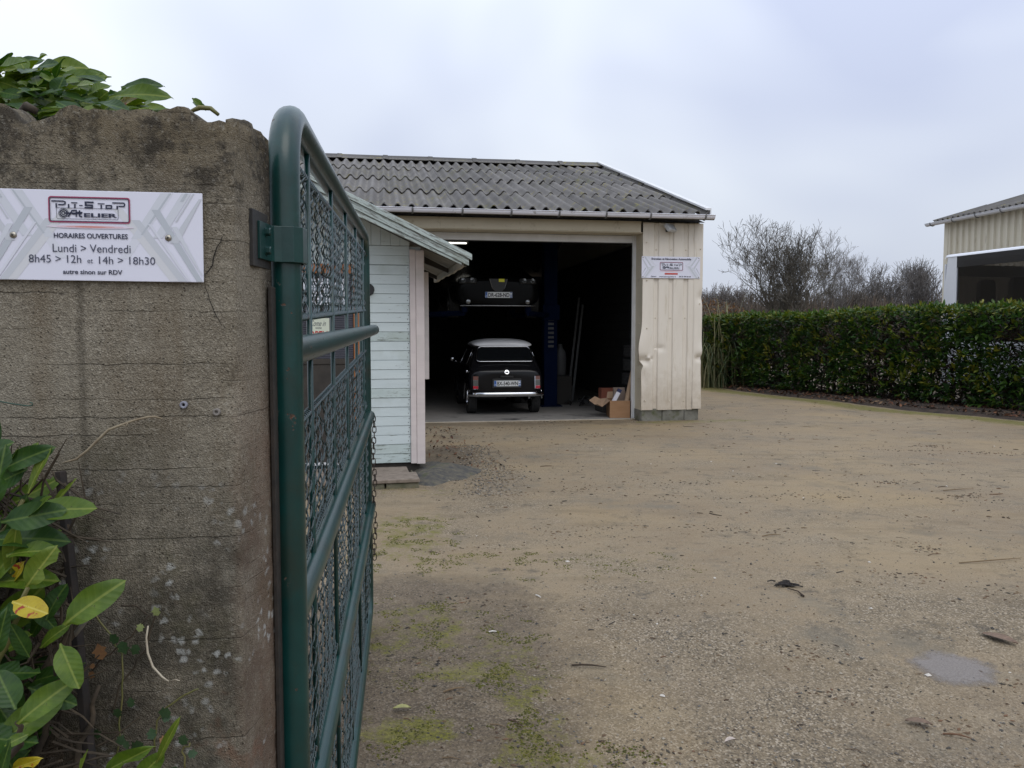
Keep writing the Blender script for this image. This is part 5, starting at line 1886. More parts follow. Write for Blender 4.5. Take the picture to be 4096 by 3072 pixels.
BLKP = material('black_trim', (0.012, 0.012, 0.012), rough=0.5)
PLW = material('plate_white', (0.66, 0.67, 0.66), rough=0.35)
PLB = material('plate_blue', (0.02, 0.10, 0.34), rough=0.4)
def tyre_mesh(ro, ri, w, ribs=True):
    m = MB()
    h = w / 2
    prof = [(ri, -h * .8), (ri + 0.01, -h * .95), (ro - 0.06, -h), (ro - 0.022, -h * .96), (ro - 0.006, -h * .84)]
    for k in range(4):
        z = -h * .76 + k * h * .5
        prof += [(ro, z - h * .06), (ro, z + h * .22), (ro - 0.008, z + h * .24), (ro - 0.008, z + h * .28)]
    prof += [(ro - 0.006, h * .84), (ro - 0.022, h * .96), (ro - 0.06, h), (ri + 0.01, h * .95), (ri, h * .8), (ri, -h * .8)]
    m.lathe(prof, 36)
    return m
def wheel(parent, x, y, z, r, w, rim=CHROME):
    o = bpy.data.objects.new('wheel', None)
    COL.objects.link(o)
    o.parent = parent
    o.matrix_local = Matrix.Translation((x, y, z)) @ Matrix.Rotation(R(90), 4, 'Y')
    tyre_mesh(r, r * .62, w).build('tyre', TYRE, o, smooth=True, angle=40)
    m = MB()
    m.lathe([(r * .63, -w * .42), (r * .60, -w * .44), (r * .55, -w * .30), (r * .2, -w * .25), (r * .18, -w * .36), (0.001, -w * .37)], 20)
    m.lathe([(r * .63, w * .42), (r * .60, w * .44), (r * .55, w * .30), (r * .2, w * .25), (r * .18, w * .36), (0.001, w * .37)], 20)
    m.build('rim', rim, o, smooth=True, angle=40)
    return o
def number_plate(parent, x, y, z, w, h, txt, dep, tilt=0.0, dim=None):
    o = bpy.data.objects.new('number_plate', None)
    COL.objects.link(o)
    o.parent = parent
    o.matrix_local = Matrix.Translation((x, y, z)) @ Matrix.Rotation(tilt, 4, 'X')
    m = MB()
    m.cbox((-w / 2, 0, -h / 2), (w / 2, 0.008, h / 2), 0.003)
    m.build('plate', PLW, o)
    m = MB()
    flat(m, [(-w / 2 + .003, -h / 2 + .003), (-w / 2 + .045, -h / 2 + .003), (-w / 2 + .045, h / 2 - .003), (-w / 2 + .003, h / 2 - .003)], -0.001)
    flat(m, [(w / 2 - .045, -h / 2 + .003), (w / 2 - .003, -h / 2 + .003), (w / 2 - .003, h / 2 - .003), (w / 2 - .045, h / 2 - .003)], -0.001)
    m.build('blue_band', PLB, o)
    m = MB()
    lettering(m, txt, -w / 2 + .058, w / 2 - .056, -h * .36, h * .36, -0.0015, bold=0.03)
    m.build('lettering', BLKP, o)
    m = MB()
    lettering(m, 'F', -w / 2 + .014, -w / 2 + .034, -h * .36, -h * .12, -0.002, bold=0.01)
    if dep: lettering(m, dep, w / 2 - .042, w / 2 - .008, -h * .38, -h * .02, -0.002, bold=0.02)
    flat(m, [(w / 2 - .040, h * .05), (w / 2 - .010, h * .05), (w / 2 - .010, h * .36), (w / 2 - .040, h * .36)], -0.002)
    m.build('band_lettering', PLW, o)
    return o

# ------- small classic car seen from behind
MINI = thing('classic_car', 'small black classic car with white roof parked in the garage, rear towards the yard', 'car')
MINI.matrix_world = gm(-2.165, 0.78)
def hs(*p): return list(p)
st = [
    (0.02, hs((0, .80), (.40, .795), (.575, .76), (.62, .70), (.635, .58), (.62, .46), (.50, .40), (0, .40))),
    (0.07, hs((0, .885), (.42, .875), (.60, .83), (.665, .74), (.685, .60), (.675, .43), (.52, .33), (0, .32))),
    (0.17, hs((0, .945), (.43, .935), (.61, .895), (.685, .80), (.700, .62), (.692, .40), (.53, .29), (0, .28))),
    (0.25, hs((0, .985), (.44, .975), (.615, .945), (.690, .82), (.703, .62), (.697, .38), (.53, .27), (0, .26))),
    (0.46, hs((0, 1.245), (.40, 1.235), (.535, 1.19), (.655, .90), (.705, .66), (.700, .36), (.53, .24), (0, .24))),
    (0.60, hs((0, 1.285), (.42, 1.272), (.545, 1.225), (.660, .90), (.705, .66), (.700, .34), (.53, .22), (0, .22))),
    (1.20, hs((0, 1.305), (.43, 1.292), (.555, 1.240), (.665, .90), (.705, .66), (.700, .32), (.53, .2), (0, .2))),
    (1.70, hs((0, 1.285), (.42, 1.272), (.540, 1.22), (.660, .89), (.705, .66), (.700, .32), (.53, .2), (0, .2))),
    (2.10, hs((0, .97), (.40, .96), (.58, .92), (.665, .86), (.705, .66), (.700, .34), (.53, .22), (0, .22))),
    (2.55, hs((0, .90), (.40, .89), (.58, .85), (.665, .78), (.700, .62), (.69, .36), (.53, .26), (0, .26))),
    (2.92, hs((0, .82), (.38, .81), (.55, .77), (.63, .70), (.655, .58), (.64, .42), (.5, .34), (0, .34))),
    (3.00, hs((0, .74), (.36, .735), (.52, .70), (.58, .64), (.60, .55), (.58, .46), (.46, .40), (0, .40))),
]
st = [(y, [(x, z if z < .95 else .95 + (z - .95) * 1.18) for x, z in h]) for y, h in st]
loft(st, 'body', CARBLK, MINI, 2)
rf = [(0.42, hs((0, 1.275), (.38, 1.268), (.520, 1.235), (.545, 1.222), (.50, 1.21), (0, 1.21))), (0.52, hs((0, 1.325), (.42, 1.312), (.555, 1.262), (.578, 1.240), (.52, 1.225), (0, 1.225))), (0.8, hs((0, 1.350), (.43, 1.335), (.565, 1.280), (.588, 1.252), (.53, 1.235), (0, 1.235))),
      (1.25, hs((0, 1.352), (.43, 1.337), (.565, 1.282), (.588, 1.252), (.53, 1.235), (0, 1.235))), (1.62, hs((0, 1.325), (.42, 1.31), (.55, 1.262), (.572, 1.240), (.52, 1.225), (0, 1.225))), (1.78, hs((0, 1.255), (.38, 1.25), (.51, 1.225), (.535, 1.21), (.50, 1.20), (0, 1.20)))]
rf = [(y, [(x, .95 + (z - .95) * 1.18) for x, z in h]) for y, h in rf]
loft(rf, 'roof', CARWH, MINI, 2)
# rear window
wa, wb = Vector((0.205, 1.0)), Vector((0.428, 1.270))    # (y, z) bottom, top
WT = math.atan2(wb[0] - wa[0], wb[1] - wa[1])
WL = (wb - wa).length
win = rrect(-0.545, 0.0, 0.545, WL, 0.075, 6)
win = [(x * (1 - 0.10 * z / WL), z) for x, z in win]
Mw = Matrix.Translation((0, wa[0] - 0.028, wa[1])) @ Matrix.Rotation(-WT, 4, 'X')
m = MB()
m.add([Mw @ Vector((x, 0.020 * (x / .5) ** 2, z)) for x, z in win], [tuple(range(len(win)))])
rw = m.build('rear_window', GLASSD, MINI)
m = MB()
m.tube([Mw @ Vector((x, 0.020 * (x / .5) ** 2 - 0.004, z)) for x, z in win], 0.0095, 7, closed=True)
m.build('chrome_surround', CHROME, rw, smooth=True)
# interior mirror glimpsed through the glass is left dark; side windows
for s in (-1, 1):
    m = MB()
    P = [(0.66, .93), (1.86, .92), (1.66, 1.20), (0.60, 1.21)]
    m.add([(s * (0.664 + 0.012 - (z - .92) * 0.40), y, z) for y, z in P], [(0, 1, 2, 3) if s > 0 else (3, 2, 1, 0)])
    o = m.build('side_window', GLASSD, MINI)
    m = MB()
    m.tube([(s * (0.668 + 0.012 - (z - .92) * 0.40), y, z) for y, z in P], 0.008, 6, closed=True)
    m.build('window_trim', CHROME, o, smooth=True)
# boot lid seam, handle, plate mount, badge
m = MB()
lid = rrect(-0.47, 0.45, 0.47, 0.83, 0.10, 6)
def rear_y(x, z): return 0.020 + 0.13 * max(0, (z - .74) / .2) ** 1.6 + 0.05 * (abs(x) / .6) ** 3 + (0.012 if z < .5 else 0)
m.tube([(x, rear_y(x, z) - 0.004, z) for x, z in lid], 0.0035, 5, closed=True)
m.build('boot_seam', BLKP, MINI)
m = MB()
m.cbox((-0.27, 0.0, 0.505), (0.27, 0.02, 0.685), 0.006)
m.build('plate_mount', BLKP, MINI)
number_plate(MINI, 0.01, -0.012, 0.592, 0.50, 0.105, 'BX-540-WN', '44')
m = MB()
m.cbox((-0.125, -0.02, 0.698), (0.125, 0.03, 0.735), 0.010)
m.build('boot_handle', BLKP, MINI)
m = MB()
m.lathe([(0.05, 0), (0.05, 0.006), (0.045, 0.009), (0.040, 0.006), (0.0001, 0.006)], 24, Matrix.Translation((0.0, 0.005, 0.80)) @ Matrix.Rotation(R(90), 4, 'X') @ Matrix.Rotation(R(-25), 4, 'X'))
m.box((-0.028, -0.004, -0.014), (0.028, 0.0, 0.014), Matrix.Translation((0.0, -0.005, 0.80)) @ Matrix.Rotation(R(-25), 4, 'X'), mi=1)
m.build('round_badge', [CHROME, BLKP], MINI)
m = MB()
m.prism([(-0.052, .012), (-0.02, .010), (0, .014), (.02, .010), (.052, .012), (.03, -.006), (0, -.010), (-.03, -.006)], -0.004, 0.004, Matrix.Translation((0.0, 0.075, 0.882)) @ Matrix.Rotation(R(-50), 4, 'X'))
m.build('winged_badge', CHROME, MINI)
AMB, CLR, REDL = material('lens_amber', (0.17, 0.075, 0.06), rough=0.25), material('lens_clear', (0.10, 0.10, 0.09), rough=0.2), material('lens_red', (0.42, 0.015, 0.03), rough=0.2)
for s in (-1, 1):
    o = bpy.data.objects.new('tail_light', None)
    COL.objects.link(o)
    o.parent = MINI
    o.matrix_local = Matrix.Translation((s * 0.575, 0.030, 0.61)) @ Matrix.Rotation(R(10) * s, 4, 'Z') @ Matrix.Rotation(R(-3), 4, 'X')
    m = MB()
    m.cbox((-0.055, -0.022, -0.125), (0.055, 0.05, 0.125), 0.010)
    m.build('chrome_bezel', CHROME, o)
    for k, (a, b_, mt) in enumerate(((0.045, 0.115, AMB), (-0.06, 0.042, CLR), (-0.115, -0.063, REDL))):
        m = MB()
        m.cbox((-0.046, -0.031, a), (0.046, -0.0225, b_), 0.003)
        m.build('lens', mt, o)
# chrome bumper
m = MB()
P = []
for i in range(25):
    t = -1 + 2 * i / 24
    x = 0.715 * t
    y = -0.055 + 0.20 * abs(t) ** 6
    row = []
    for a in range(9):
        an = R(-100 + 200 * a / 8)
        row.append((x, y - 0.03 * math.cos(an), 0.395 + 0.045 * math.sin(an)))
    P.append(row)
m.grid(P)
m.build('rear_bumper', CHROME, MINI, smooth=True)
for s in (-1, 1):
    wheel(MINI, s * 0.605, 0.55, 0.262, 0.262, 0.165)
    wheel(MINI, s * 0.605, 2.58, 0.262, 0.262, 0.165)
    for yy in (0.55, 2.58):
        m = MB()
        m.tube([(s * (0.702), yy + 0.315 * math.cos(R(a)), 0.27 + 0.315 * math.sin(R(a))) for a in range(-5, 190, 13)], 0.014, 6)
        m.build('arch_trim', CHROME if yy < 1 else BLKP, MINI, smooth=True)
    m = MB()
    m.lathe([(0.001, -.03), (.04, -.025), (.055, 0), (.05, .012), (.001, .014)], 14, Matrix.Translation((s * 0.83, 1.95, 0.985)) @ Matrix.Rotation(R(90), 4, 'X'))
    m.tube([(s * 0.70, 1.98, 0.90), (s * 0.80, 1.97, 0.965)], 0.008, 6)
    m.build('wing_mirror', CHROME, MINI, smooth=True)
m = MB()
m.lathe([(0.032, 0), (0.034, 0.02), (0.025, 0.028), (0.0001, 0.03)], 14, Matrix.Translation((-0.690, 0.40, 0.80)) @ Matrix.Rotation(R(-90), 4, 'Y'))
m.build('fuel_cap', CHROME, MINI, smooth=True)

# ------- dark saloon raised on the lift, nose to the yard
SAL = thing('saloon_car', 'dark saloon car raised on the lift above the small black car, nose to the yard', 'car')
SAL.matrix_world = gm(-2.243, 1.30, 1.93)
DKG = material('car_charcoal_paint', (0.004, 0.004, 0.004), (0.005, 0.005, 0.005), scale=2, rough=0.22, spec=0.07)
st = [
    (0.03, hs((0, .60), (.45, .59), (.62, .56), (.70, .50), (.71, .36), (.68, .20), (.50, .14), (0, .13))),
    (0.10, hs((0, .66), (.48, .65), (.70, .62), (.78, .55), (.80, .38), (.78, .18), (.6, .12), (0, .11))),
    (0.45, hs((0, .77), (.5, .76), (.74, .72), (.86, .62), (.885, .42), (.87, .2), (.66, .14), (0, .14))),
    (1.20, hs((0, .90), (.52, .89), (.76, .86), (.88, .72), (.905, .46), (.89, .2), (.68, .15), (0, .15))),
    (1.95, hs((0, 1.34), (.48, 1.32), (.60, 1.26), (.80, .88), (.91, .50), (.90, .2), (.68, .15), (0, .15))),
    (2.70, hs((0, 1.40), (.5, 1.38), (.62, 1.31), (.82, .90), (.91, .50), (.90, .2), (.68, .15), (0, .15))),
    (3.40, hs((0, 1.30), (.48, 1.28), (.58, 1.22), (.80, .92), (.90, .52), (.89, .2), (.68, .15), (0, .15))),
    (4.00, hs((0, .98), (.5, .97), (.72, .95), (.85, .80), (.88, .52), (.87, .22), (.66, .16), (0, .16))),
    (4.55, hs((0, .90), (.48, .89), (.68, .86), (.78, .72), (.80, .52), (.78, .28), (.6, .22), (0, .22)))]
loft(st, 'body', DKG, SAL, 2)
m = MB()
P = [(-.70, 1.28, .935), (.70, 1.28, .935), (.56, 1.88, 1.285), (-.56, 1.88, 1.285)]
m.add([(x, y - 0.02, z + 0.03) for x, y, z in P], [(0, 1, 2, 3)])
m.build('windscreen', GLASSD, SAL)
LENS = material('headlight_lens', (0.30, 0.31, 0.31), (0.10, 0.10, 0.10), scale=30, rough=0.08, metal=0.6)
for s in (-1, 1):
    o = bpy.data.objects.new('headlight', None)
    COL.objects.link(o)
    o.parent = SAL
    o.matrix_local = Matrix.Translation((s * 0.575, 0.055, 0.590)) @ Matrix.Rotation(R(12) * s, 4, 'Z') @ Matrix.Rotation(R(-18), 4, 'X')
    m = MB()
    m.cbox((-0.17, -0.02, -0.052), (0.17, 0.06, 0.052), 0.014)
    m.build('housing', BLKP, o)
    for k, dx in enumerate((-0.085, 0.085)):
        m = MB()
        M = Matrix.Translation((dx, -0.022, 0)) @ Matrix.Rotation(R(90), 4, 'X')
        m.lathe([(0.048, 0), (0.050, 0.010), (0.044, 0.013), (0.036, 0.004), (0.0001, 0.002)], 20, M)
        m.build('lens', LENS, o, smooth=True)
m = MB()
m.prism([(-.17, .17), (.17, .17), (.12, .0), (0, -.13), (-.12, .0)], -0.02, 0.05, Matrix.Translation((0.0, 0.03, 0.46)))
m.build('grille', BLKP, SAL)
m = MB()
m.tube([(x, 0.0, .46 + z) for x, z in ((-.17, .17), (-.12, 0), (0, -.13), (.12, 0), (.17, .17))], 0.007, 6)
m.build('grille_trim', material('dull_chrome', (0.28, 0.28, 0.28), rough=0.25, metal=0.9), SAL)
number_plate(SAL, 0.0, -0.03, 0.325, 0.52, 0.11, 'DR-628-ND', '35')
m = MB()
P = []
for i in range(21):
    t = -1 + 2 * i / 20
    P.append([(0.72 * t, 0.0 + 0.10 * abs(t) ** 3 - 0.02 * math.cos(R(a)), 0.125 + 0.014 * math.sin(R(a))) for a in (-90, -45, 0, 45, 90)])
m.grid(P)
m.build('lower_lip', MATS['dull_chrome'], SAL, smooth=True)
for s in (-1, 1):
    m = MB()
    m.lathe([(0.045, 0), (0.046, 0.012), (0.036, 0.018), (0.0001, 0.019)], 16, Matrix.Translation((s * 0.57, 0.06, 0.20)) @ Matrix.Rotation(R(90), 4, 'X'))
    m.build('fog_light', LENS, SAL, smooth=True)
    m = MB()
    m.lathe([(0.001, -.06), (.07, -.05), (.085, 0), (.001, .02)], 14, Matrix.Translation((s * 0.98, 1.35, 0.95)) @ Matrix.Rotation(R(90), 4, 'X'))
    m.build('door_mirror', DKG, SAL, smooth=True)
    wheel(SAL, s * 0.79, 0.90, 0.22, 0.31, 0.20, MATS['dull_chrome'])
    wheel(SAL, s * 0.79, 3.55, 0.22, 0.31, 0.20, MATS['dull_chrome'])
m = MB()
m.cbox((-0.055, 0, -0.03), (0.055, 0.01, 0.03), 0.004, Matrix.Translation((0.06, 0.0, 0.60)))
m.build('yellow_sticker', material('yellow_tag', (0.75, 0.72, 0.04), rough=0.5), SAL)

# ------- lift
LIFT = thing('car_lift', 'blue two post car lift holding up the dark saloon', 'car lift')
LIFT.matrix_world = gm(0, 0)
LB = material('lift_blue', (0.002, 0.006, 0.024), (0.0025, 0.008, 0.030), scale=3, rough=0.8, spec=0.08)
for x, s in ((-0.985, 1), (-4.05, -1)):
    m = MB()
    m.cbox((x - 0.14, 2.45, 0), (x + 0.14, 2.72, 3.75), 0.008)
    m.cbox((x - 0.22, 2.30, 0), (x + 0.22, 2.9, 0.02), 0.004)
    m.build('post', LB, LIFT)
    m = MB()
    m.cbox((x - 0.18, 2.42, 1.78), (x + 0.18, 2.449, 2.1), 0.006)
    m.build('carriage', LB, LIFT)
    m = MB()
    for k in range(8):
        z = 1.22 + 0.092 * k
        m.cbox((x - 0.06, 2.435, z), (x + 0.06, 2.4495, z + 0.05), 0.003)
    m.build('rating_plate', material('faded_label', (0.05, 0.05, 0.05), (0.075, 0.075, 0.075), scale=30, rough=0.6), LIFT)
    for dy in (-0.95, 0.95):
        m = MB()
        a, b_ = Vector((x, 2.55, 1.88)), Vector((-2.243 + s * 0.62, 2.55 + dy, 1.90))
        m.tube([a, b_], 0.05, 4)
        m.lathe([(0.06, 0), (0.06, 0.10), (0.001, 0.10)], 12, Matrix.Translation(b_ + Vector((0, 0, 0.02))))
        m.build('arm', LB, LIFT)

# ------- ladder, tyres, boxes
LAD = thing('ladder', 'aluminium extension ladder leaning in the dark right side of the garage', 'ladder')
LAD.matrix_world = GM
ALU = material('dull_aluminium', (0.085, 0.085, 0.08), (0.12, 0.12, 0.115), scale=12, rough=0.6)
A0, A1 = Vector((-0.25, 3.6, 0.03)), Vector((0.18, 4.3, 2.35))
ax_ = (A1 - A0).normalized()
wd = Vector((0.25, 1, 0))
wd = (wd - ax_ * wd.dot(ax_)).normalized()
nd = ax_.cross(wd)
Ml = Matrix((wd, nd, ax_)).transposed().to_4x4()
LL = (A1 - A0).length
HOLE = BLKP
for w, n_, za, zb in ((0, 0, 0, LL * .93), (0.38, 0, 0, LL * .93), (0.02, 0.10, 0.12, LL), (0.36, 0.10, 0.12, LL)):
    m = MB()
    m.cbox((w - 0.011, n_ - 0.026, za), (w + 0.011, n_ + 0.026, zb), 0.004, Matrix.Translation(A0) @ Ml)
    m.build('rail', ALU, LAD)
for k in range(8):
    m = MB()
    z = 0.2 + 0.28 * k
    m.tube([A0 + Ml @ Vector((0, 0, z)), A0 + Ml @ Vector((0.38, 0, z))], 0.014, 8)
    m.build('rung', ALU, LAD)
tm = tyre_mesh(0.315, 0.19, 0.235).mesh('tyre', TYRE, True)
try: tm.set_sharp_from_angle(angle=R(40))
except Exception: pass
order = ('bottom', 'second from the bottom', 'middle', 'second from the top', 'topmost')
for i in range(5):
    o = place(tm, 'tyre', None, gm(0.44 + rnd.gauss(0, .02), 0.98 + rnd.gauss(0, .02), 0.14 + 0.262 * i, rnd.random() * 6))
    tag(o, ('%s tyre of the stack just inside the garage jamb' % order[i]), 'tyre', 'tyres stacked inside the garage')
m = MB()
m.tube([(0.62, 1.5, 0.02), (0.66, 1.52, 2.45)], 0.075, 14)
o = tag(m.build('vertical_pipe', material('pale_pipe', (0.22, 0.22, 0.22), rough=0.5), smooth=True), 'pale grey upright pipe behind the tyre stack', 'pipe')
o.matrix_world = GM
CARD = material('cardboard', (0.27, 0.145, 0.07), (0.31, 0.175, 0.09), scale=4, rough=0.9, stretch=(1, 1, 6))
CARDI = material('cardboard_inner', (0.33, 0.21, 0.13), (0.37, 0.25, 0.16), scale=5, rough=0.9)
BOX = thing('cardboard_box', 'open brown cardboard box with spread flaps just inside the garage', 'box')
BOX.matrix_world = gm(-0.41, 0.06, 0.018, R(-10))
t_ = 0.006
m = MB()
BWx, BDy, BHz = 0.36, 0.58, 0.31
m.box((0, 0, 0), (BWx, t_, BHz))
m.box((0, BDy - t_, 0), (BWx, BDy, BHz))
m.box((0, t_, 0), (t_, BDy - t_, BHz))
m.box((BWx - t_, t_, 0), (BWx, BDy - t_, BHz))
m.box((t_, t_, 0), (BWx - t_, BDy - t_, t_))
m.build('carton', CARD, BOX)
def flap(pts, name='flap'):
    q = MB()
    q.add([Vector(p) for p in pts], [tuple(range(len(pts)))])
    o = q.build(name, CARDI, BOX)
    s = o.modifiers.new('solid', 'SOLIDIFY')
    s.thickness = 0.005
    return o
flap([(0, 0.0, BHz), (-0.14, -0.02, BHz - 0.11), (-0.20, 0.14, BHz - 0.08), (-0.24, 0.30, BHz - 0.10), (-0.33, 0.50, BHz - 0.04), (-0.22, 0.56, BHz + 0.03), (-0.12, 0.50, BHz - 0.01), (0, BDy, BHz)])
flap([(0, BDy, BHz), (BWx, BDy, BHz), (BWx, BDy + 0.10, BHz + 0.13), (0.03, BDy + 0.12, BHz + 0.11)])
flap([(BWx, 0.02, BHz), (BWx, BDy, BHz), (BWx - 0.16, BDy - 0.03, BHz - 0.05), (BWx - 0.15, 0.04, BHz - 0.06)])
flap([(0.02, 0, BHz), (BWx, 0, BHz), (BWx - 0.02, 0.12, BHz - 0.05), (0.05, 0.12, BHz - 0.06)])
m = MB()
m.cbox((0.10, 0.33, 0.20), (0.31, 0.44, 0.52), 0.004)
tag(m.build('carton_grey', material('grey_card', (0.20, 0.15, 0.12), (0.23, 0.175, 0.14), scale=6, rough=0.9)), 'grey brown carton standing up inside the open box', 'carton').matrix_world = gm(-0.41, 0.06, 0.018, R(-10))
bpy.data.objects['carton_grey'].name = 'carton'
m = MB()
m.cbox((-0.035, -0.02, 0), (0.035, 0.02, 0.25), 0.003)
m.box((-0.036, -0.021, 0.19), (0.036, 0.021, 0.251), mi=1)
o = tag(m.build('spray_carton', [material('white_card', (0.66, 0.65, 0.70), rough=0.6), material('navy_card', (0.02, 0.03, 0.09), rough=0.6)]), 'white and navy slim pack leaning out of the open box', 'pack')
o.matrix_world = gm(-0.30, 0.20, 0.30) @ Matrix.Rotation(R(28), 4, 'Y')
m = MB()
m.cbox((0, 0, 0), (0.28, 0.22, 0.27), 0.005)
o = tag(m.build('orange_box', material('orange_card', (0.24, 0.075, 0.045), (0.28, 0.09, 0.05), scale=5, rough=0.85)), 'dull orange box standing behind the open cardboard box', 'box')
o.matrix_world = gm(-0.26, 1.15, 0.20)
m = MB()
m.cbox((0, 0, 0), (0.24, 0.2, 0.09), 0.004)
o = tag(m.build('white_box', material('white_card2', (0.42, 0.40, 0.45), rough=0.7)), 'flat white box beside the dull orange box', 'box')
o.matrix_world = gm(-0.02, 1.02, 0.35)
m = MB()
m.cbox((0, 0, 0), (0.62, 0.5, 0.18), 0.006)
o = tag(m.build('low_crate', material('dark_crate', (0.03, 0.026, 0.022), rough=0.9)), 'low dark crate under the orange and white boxes', 'crate')
o.matrix_world = gm(-0.30, 0.98, 0.018)
m = MB()
m.box((0.02, 0.02, 0), (0.22, 0.18, 0.16))
o = tag(m.build('dark_carton', MATS['dark_crate']), 'small dark carton holding up the flat white box', 'carton')
o.matrix_world = gm(-0.02, 1.02, 0.19)
m = MB()
m.lathe([(0.040, 0), (0.048, 0.0), (0.048, 0.95), (0.040, 0.95), (0.040, 0.02)], 20)
o = tag(m.build('cardboard_tube', material('kraft_tube', (0.30, 0.20, 0.125), (0.34, 0.235, 0.15), scale=3, rough=0.85), smooth=True, angle=40), 'brown cardboard tube leaning against the garage jamb', 'tube')
o.matrix_world = gm(-0.145, 0.10, 0.025) @ Matrix.Rotation(R(14), 4, 'Y') @ Matrix.Rotation(R(-6), 4, 'X')
m = MB()
m.lathe([(0.001, 0), (0.10, 0.0), (0.125, 0.03), (0.13, 0.40), (0.11, 0.52), (0.05, 0.60), (0.045, 0.68), (0.001, 0.68)], 20)
o = tag(m.build('white_canister', material('dirty_white_plastic', (0.07, 0.07, 0.07), (0.09, 0.09, 0.088), scale=4, rough=0.6), smooth=True), 'dirty white canister beside the blue lift post', 'canister')
o.matrix_world = gm(-0.66, 3.0, 0.62)
m = MB()
m.cbox((-0.2, -0.25, 0), (0.2, 0.25, 0.602), 0.01)
o = tag(m.build('steel_cabinet', MATS['dark_crate']), 'dark low cabinet carrying the dirty white canister', 'cabinet')
o.matrix_world = gm(-0.66, 3.0, 0.018)
m = MB()
for k in range(14):
    a = rnd.random() * 6.28
    p = Vector((-0.35 + rnd.gauss(0, .12), 2.4 + rnd.gauss(0, .18), 0.04 + rnd.random() * 0.10))
    e = p + Vector((math.cos(a) * .16, math.sin(a) * .16, rnd.uniform(-.02, .08)))
    m.tube([p, p.lerp(e, .5) + Vector((0, 0, .05)), e], 0.014, 6)
o = tag(m.build('hose_heap', BLKP), 'tangled heap of dark hoses on the garage floor by the ladder', 'hoses')
o.matrix_world = GM

# ================================================================== WOODEN HUT
def paint_wood(name, c, c2, wear, amount=0.60, rot=0.0):
    k = NB(name)
    v = k.mapping()
    oi = k.n.new('ShaderNodeObjectInfo')
    add = k.n.new('ShaderNodeVectorMath')
    add.operation = 'ADD'
    cx = k.n.new('ShaderNodeCombineXYZ')
    k.l.new(k.math('MULTIPLY', oi.outputs['Random'], 37.0), cx.inputs[1])
    k.l.new(v, add.inputs[0])
    k.l.new(cx.outputs[0], add.inputs[1])
    mpn = k.n.new('ShaderNodeMapping')
    mpn.inputs['Scale'].default_value = (1.0, 6, 9)
    rt = k.n.new('ShaderNodeMapping')
    rt.inputs['Rotation'].default_value = (0, rot, 0)
    k.l.new(add.outputs[0], rt.inputs[0])
    k.l.new(rt.outputs[0], mpn.inputs[0])
    base = k.ramp(k.noise(mpn.outputs[0], 1.5, 5), (0.3, c), (0.7, c2))
    w = k.mask(k.noise(mpn.outputs[0], 5.5, 7, 0.75), amount, amount + 0.05)
    base = k.mix(k.math('MULTIPLY', w, 0.75), base, wear)
    gr = k.mask(k.noise(add.outputs[0], 2.2, 4), 0.52, 0.72)
    base = k.mix(k.math('MULTIPLY', gr, 0.30), base, (0.22, 0.25, 0.17))
    return k.out(base, 0.62, k.bump(k.noise(mpn.outputs[0], 9, 6), 0.3, 0.004))
BLUEP = paint_wood('pale_green_blue_paint', (0.49, 0.555, 0.555), (0.55, 0.615, 0.61), (0.10, 0.095, 0.075), 0.625)
BLUED = paint_wood('grimy_green_blue_paint', (0.40, 0.47, 0.45), (0.50, 0.57, 0.55), (0.09, 0.095, 0.07), 0.55)
BARGE = paint_wood('peeling_barge_paint', (0.36, 0.42, 0.40), (0.45, 0.51, 0.48), (0.09, 0.08, 0.065), 0.50, -math.atan(0.47))
PINKW = paint_wood('pinkish_white_paint', (0.56, 0.49, 0.47), (0.62, 0.55, 0.52), (0.13, 0.10, 0.085), 0.68)
SOFF = material('soffit_wood', (0.22, 0.20, 0.17), (0.30, 0.27, 0.23), scale=6, rough=0.85, stretch=(1, 1, 1), bump=0.3)
DARKW = material('dark_wood', (0.03, 0.026, 0.022), (0.05, 0.042, 0.034), scale=6, rough=0.85)
ORW = material('orange_varnish', (0.36, 0.13, 0.035), (0.28, 0.10, 0.03), scale=6, rough=0.4, stretch=(8, 8, 1))
HUT = thing('wooden_hut', 'pale blue green wooden office hut with pinkish corner boards', 'hut', (-0.985, 8.6, 0), R(12))
HUTM = Matrix.Translation((-0.985, 8.6, 0)) @ Matrix.Rotation(R(12), 4, 'Z')
HW, HDp = 2.9, 2.0
BP = 0.102
def board(x0, x1, z0, z1, y=0.0, name='plank', mat=BLUEP, parent=HUT):
    """lapped plank, thicker at its foot"""
    m = MB()
    L = x1 - x0
    v = [(0, -0.006, 0), (L, -0.006, 0), (L, -0.001, z1 - z0 - 0.007), (L, 0.006, z1 - z0 - 0.001), (L, 0.02, z1 - z0), (L, 0.02, 0), (0, 0.02, 0), (0, 0.02, z1 - z0), (0, 0.006, z1 - z0 - 0.001), (0, -0.001, z1 - z0 - 0.007)]
    m.add(v, [(0, 1, 2, 9), (9, 2, 3, 8), (8, 3, 4, 7), (1, 5, 4, 3, 2), (0, 9, 8, 7, 6), (5, 6, 7, 4), (0, 6, 5, 1)])
    o = m.build(name, mat, parent)
    o.location = (x0, y + rnd.gauss(0, .0012), z0)
    o.rotation_euler = (0, rnd.gauss(0, .0012), 0)
    return o
nail = MB()
nail.lathe([(0.005, 0), (0.0045, 0.002), (0.0001, 0.002)], 6, Matrix.Rotation(R(90), 4, 'X'))
nlm = nail.mesh('nail', DARKW)
DX0, DX1, DTOP = -1.60, -0.665, 2.27
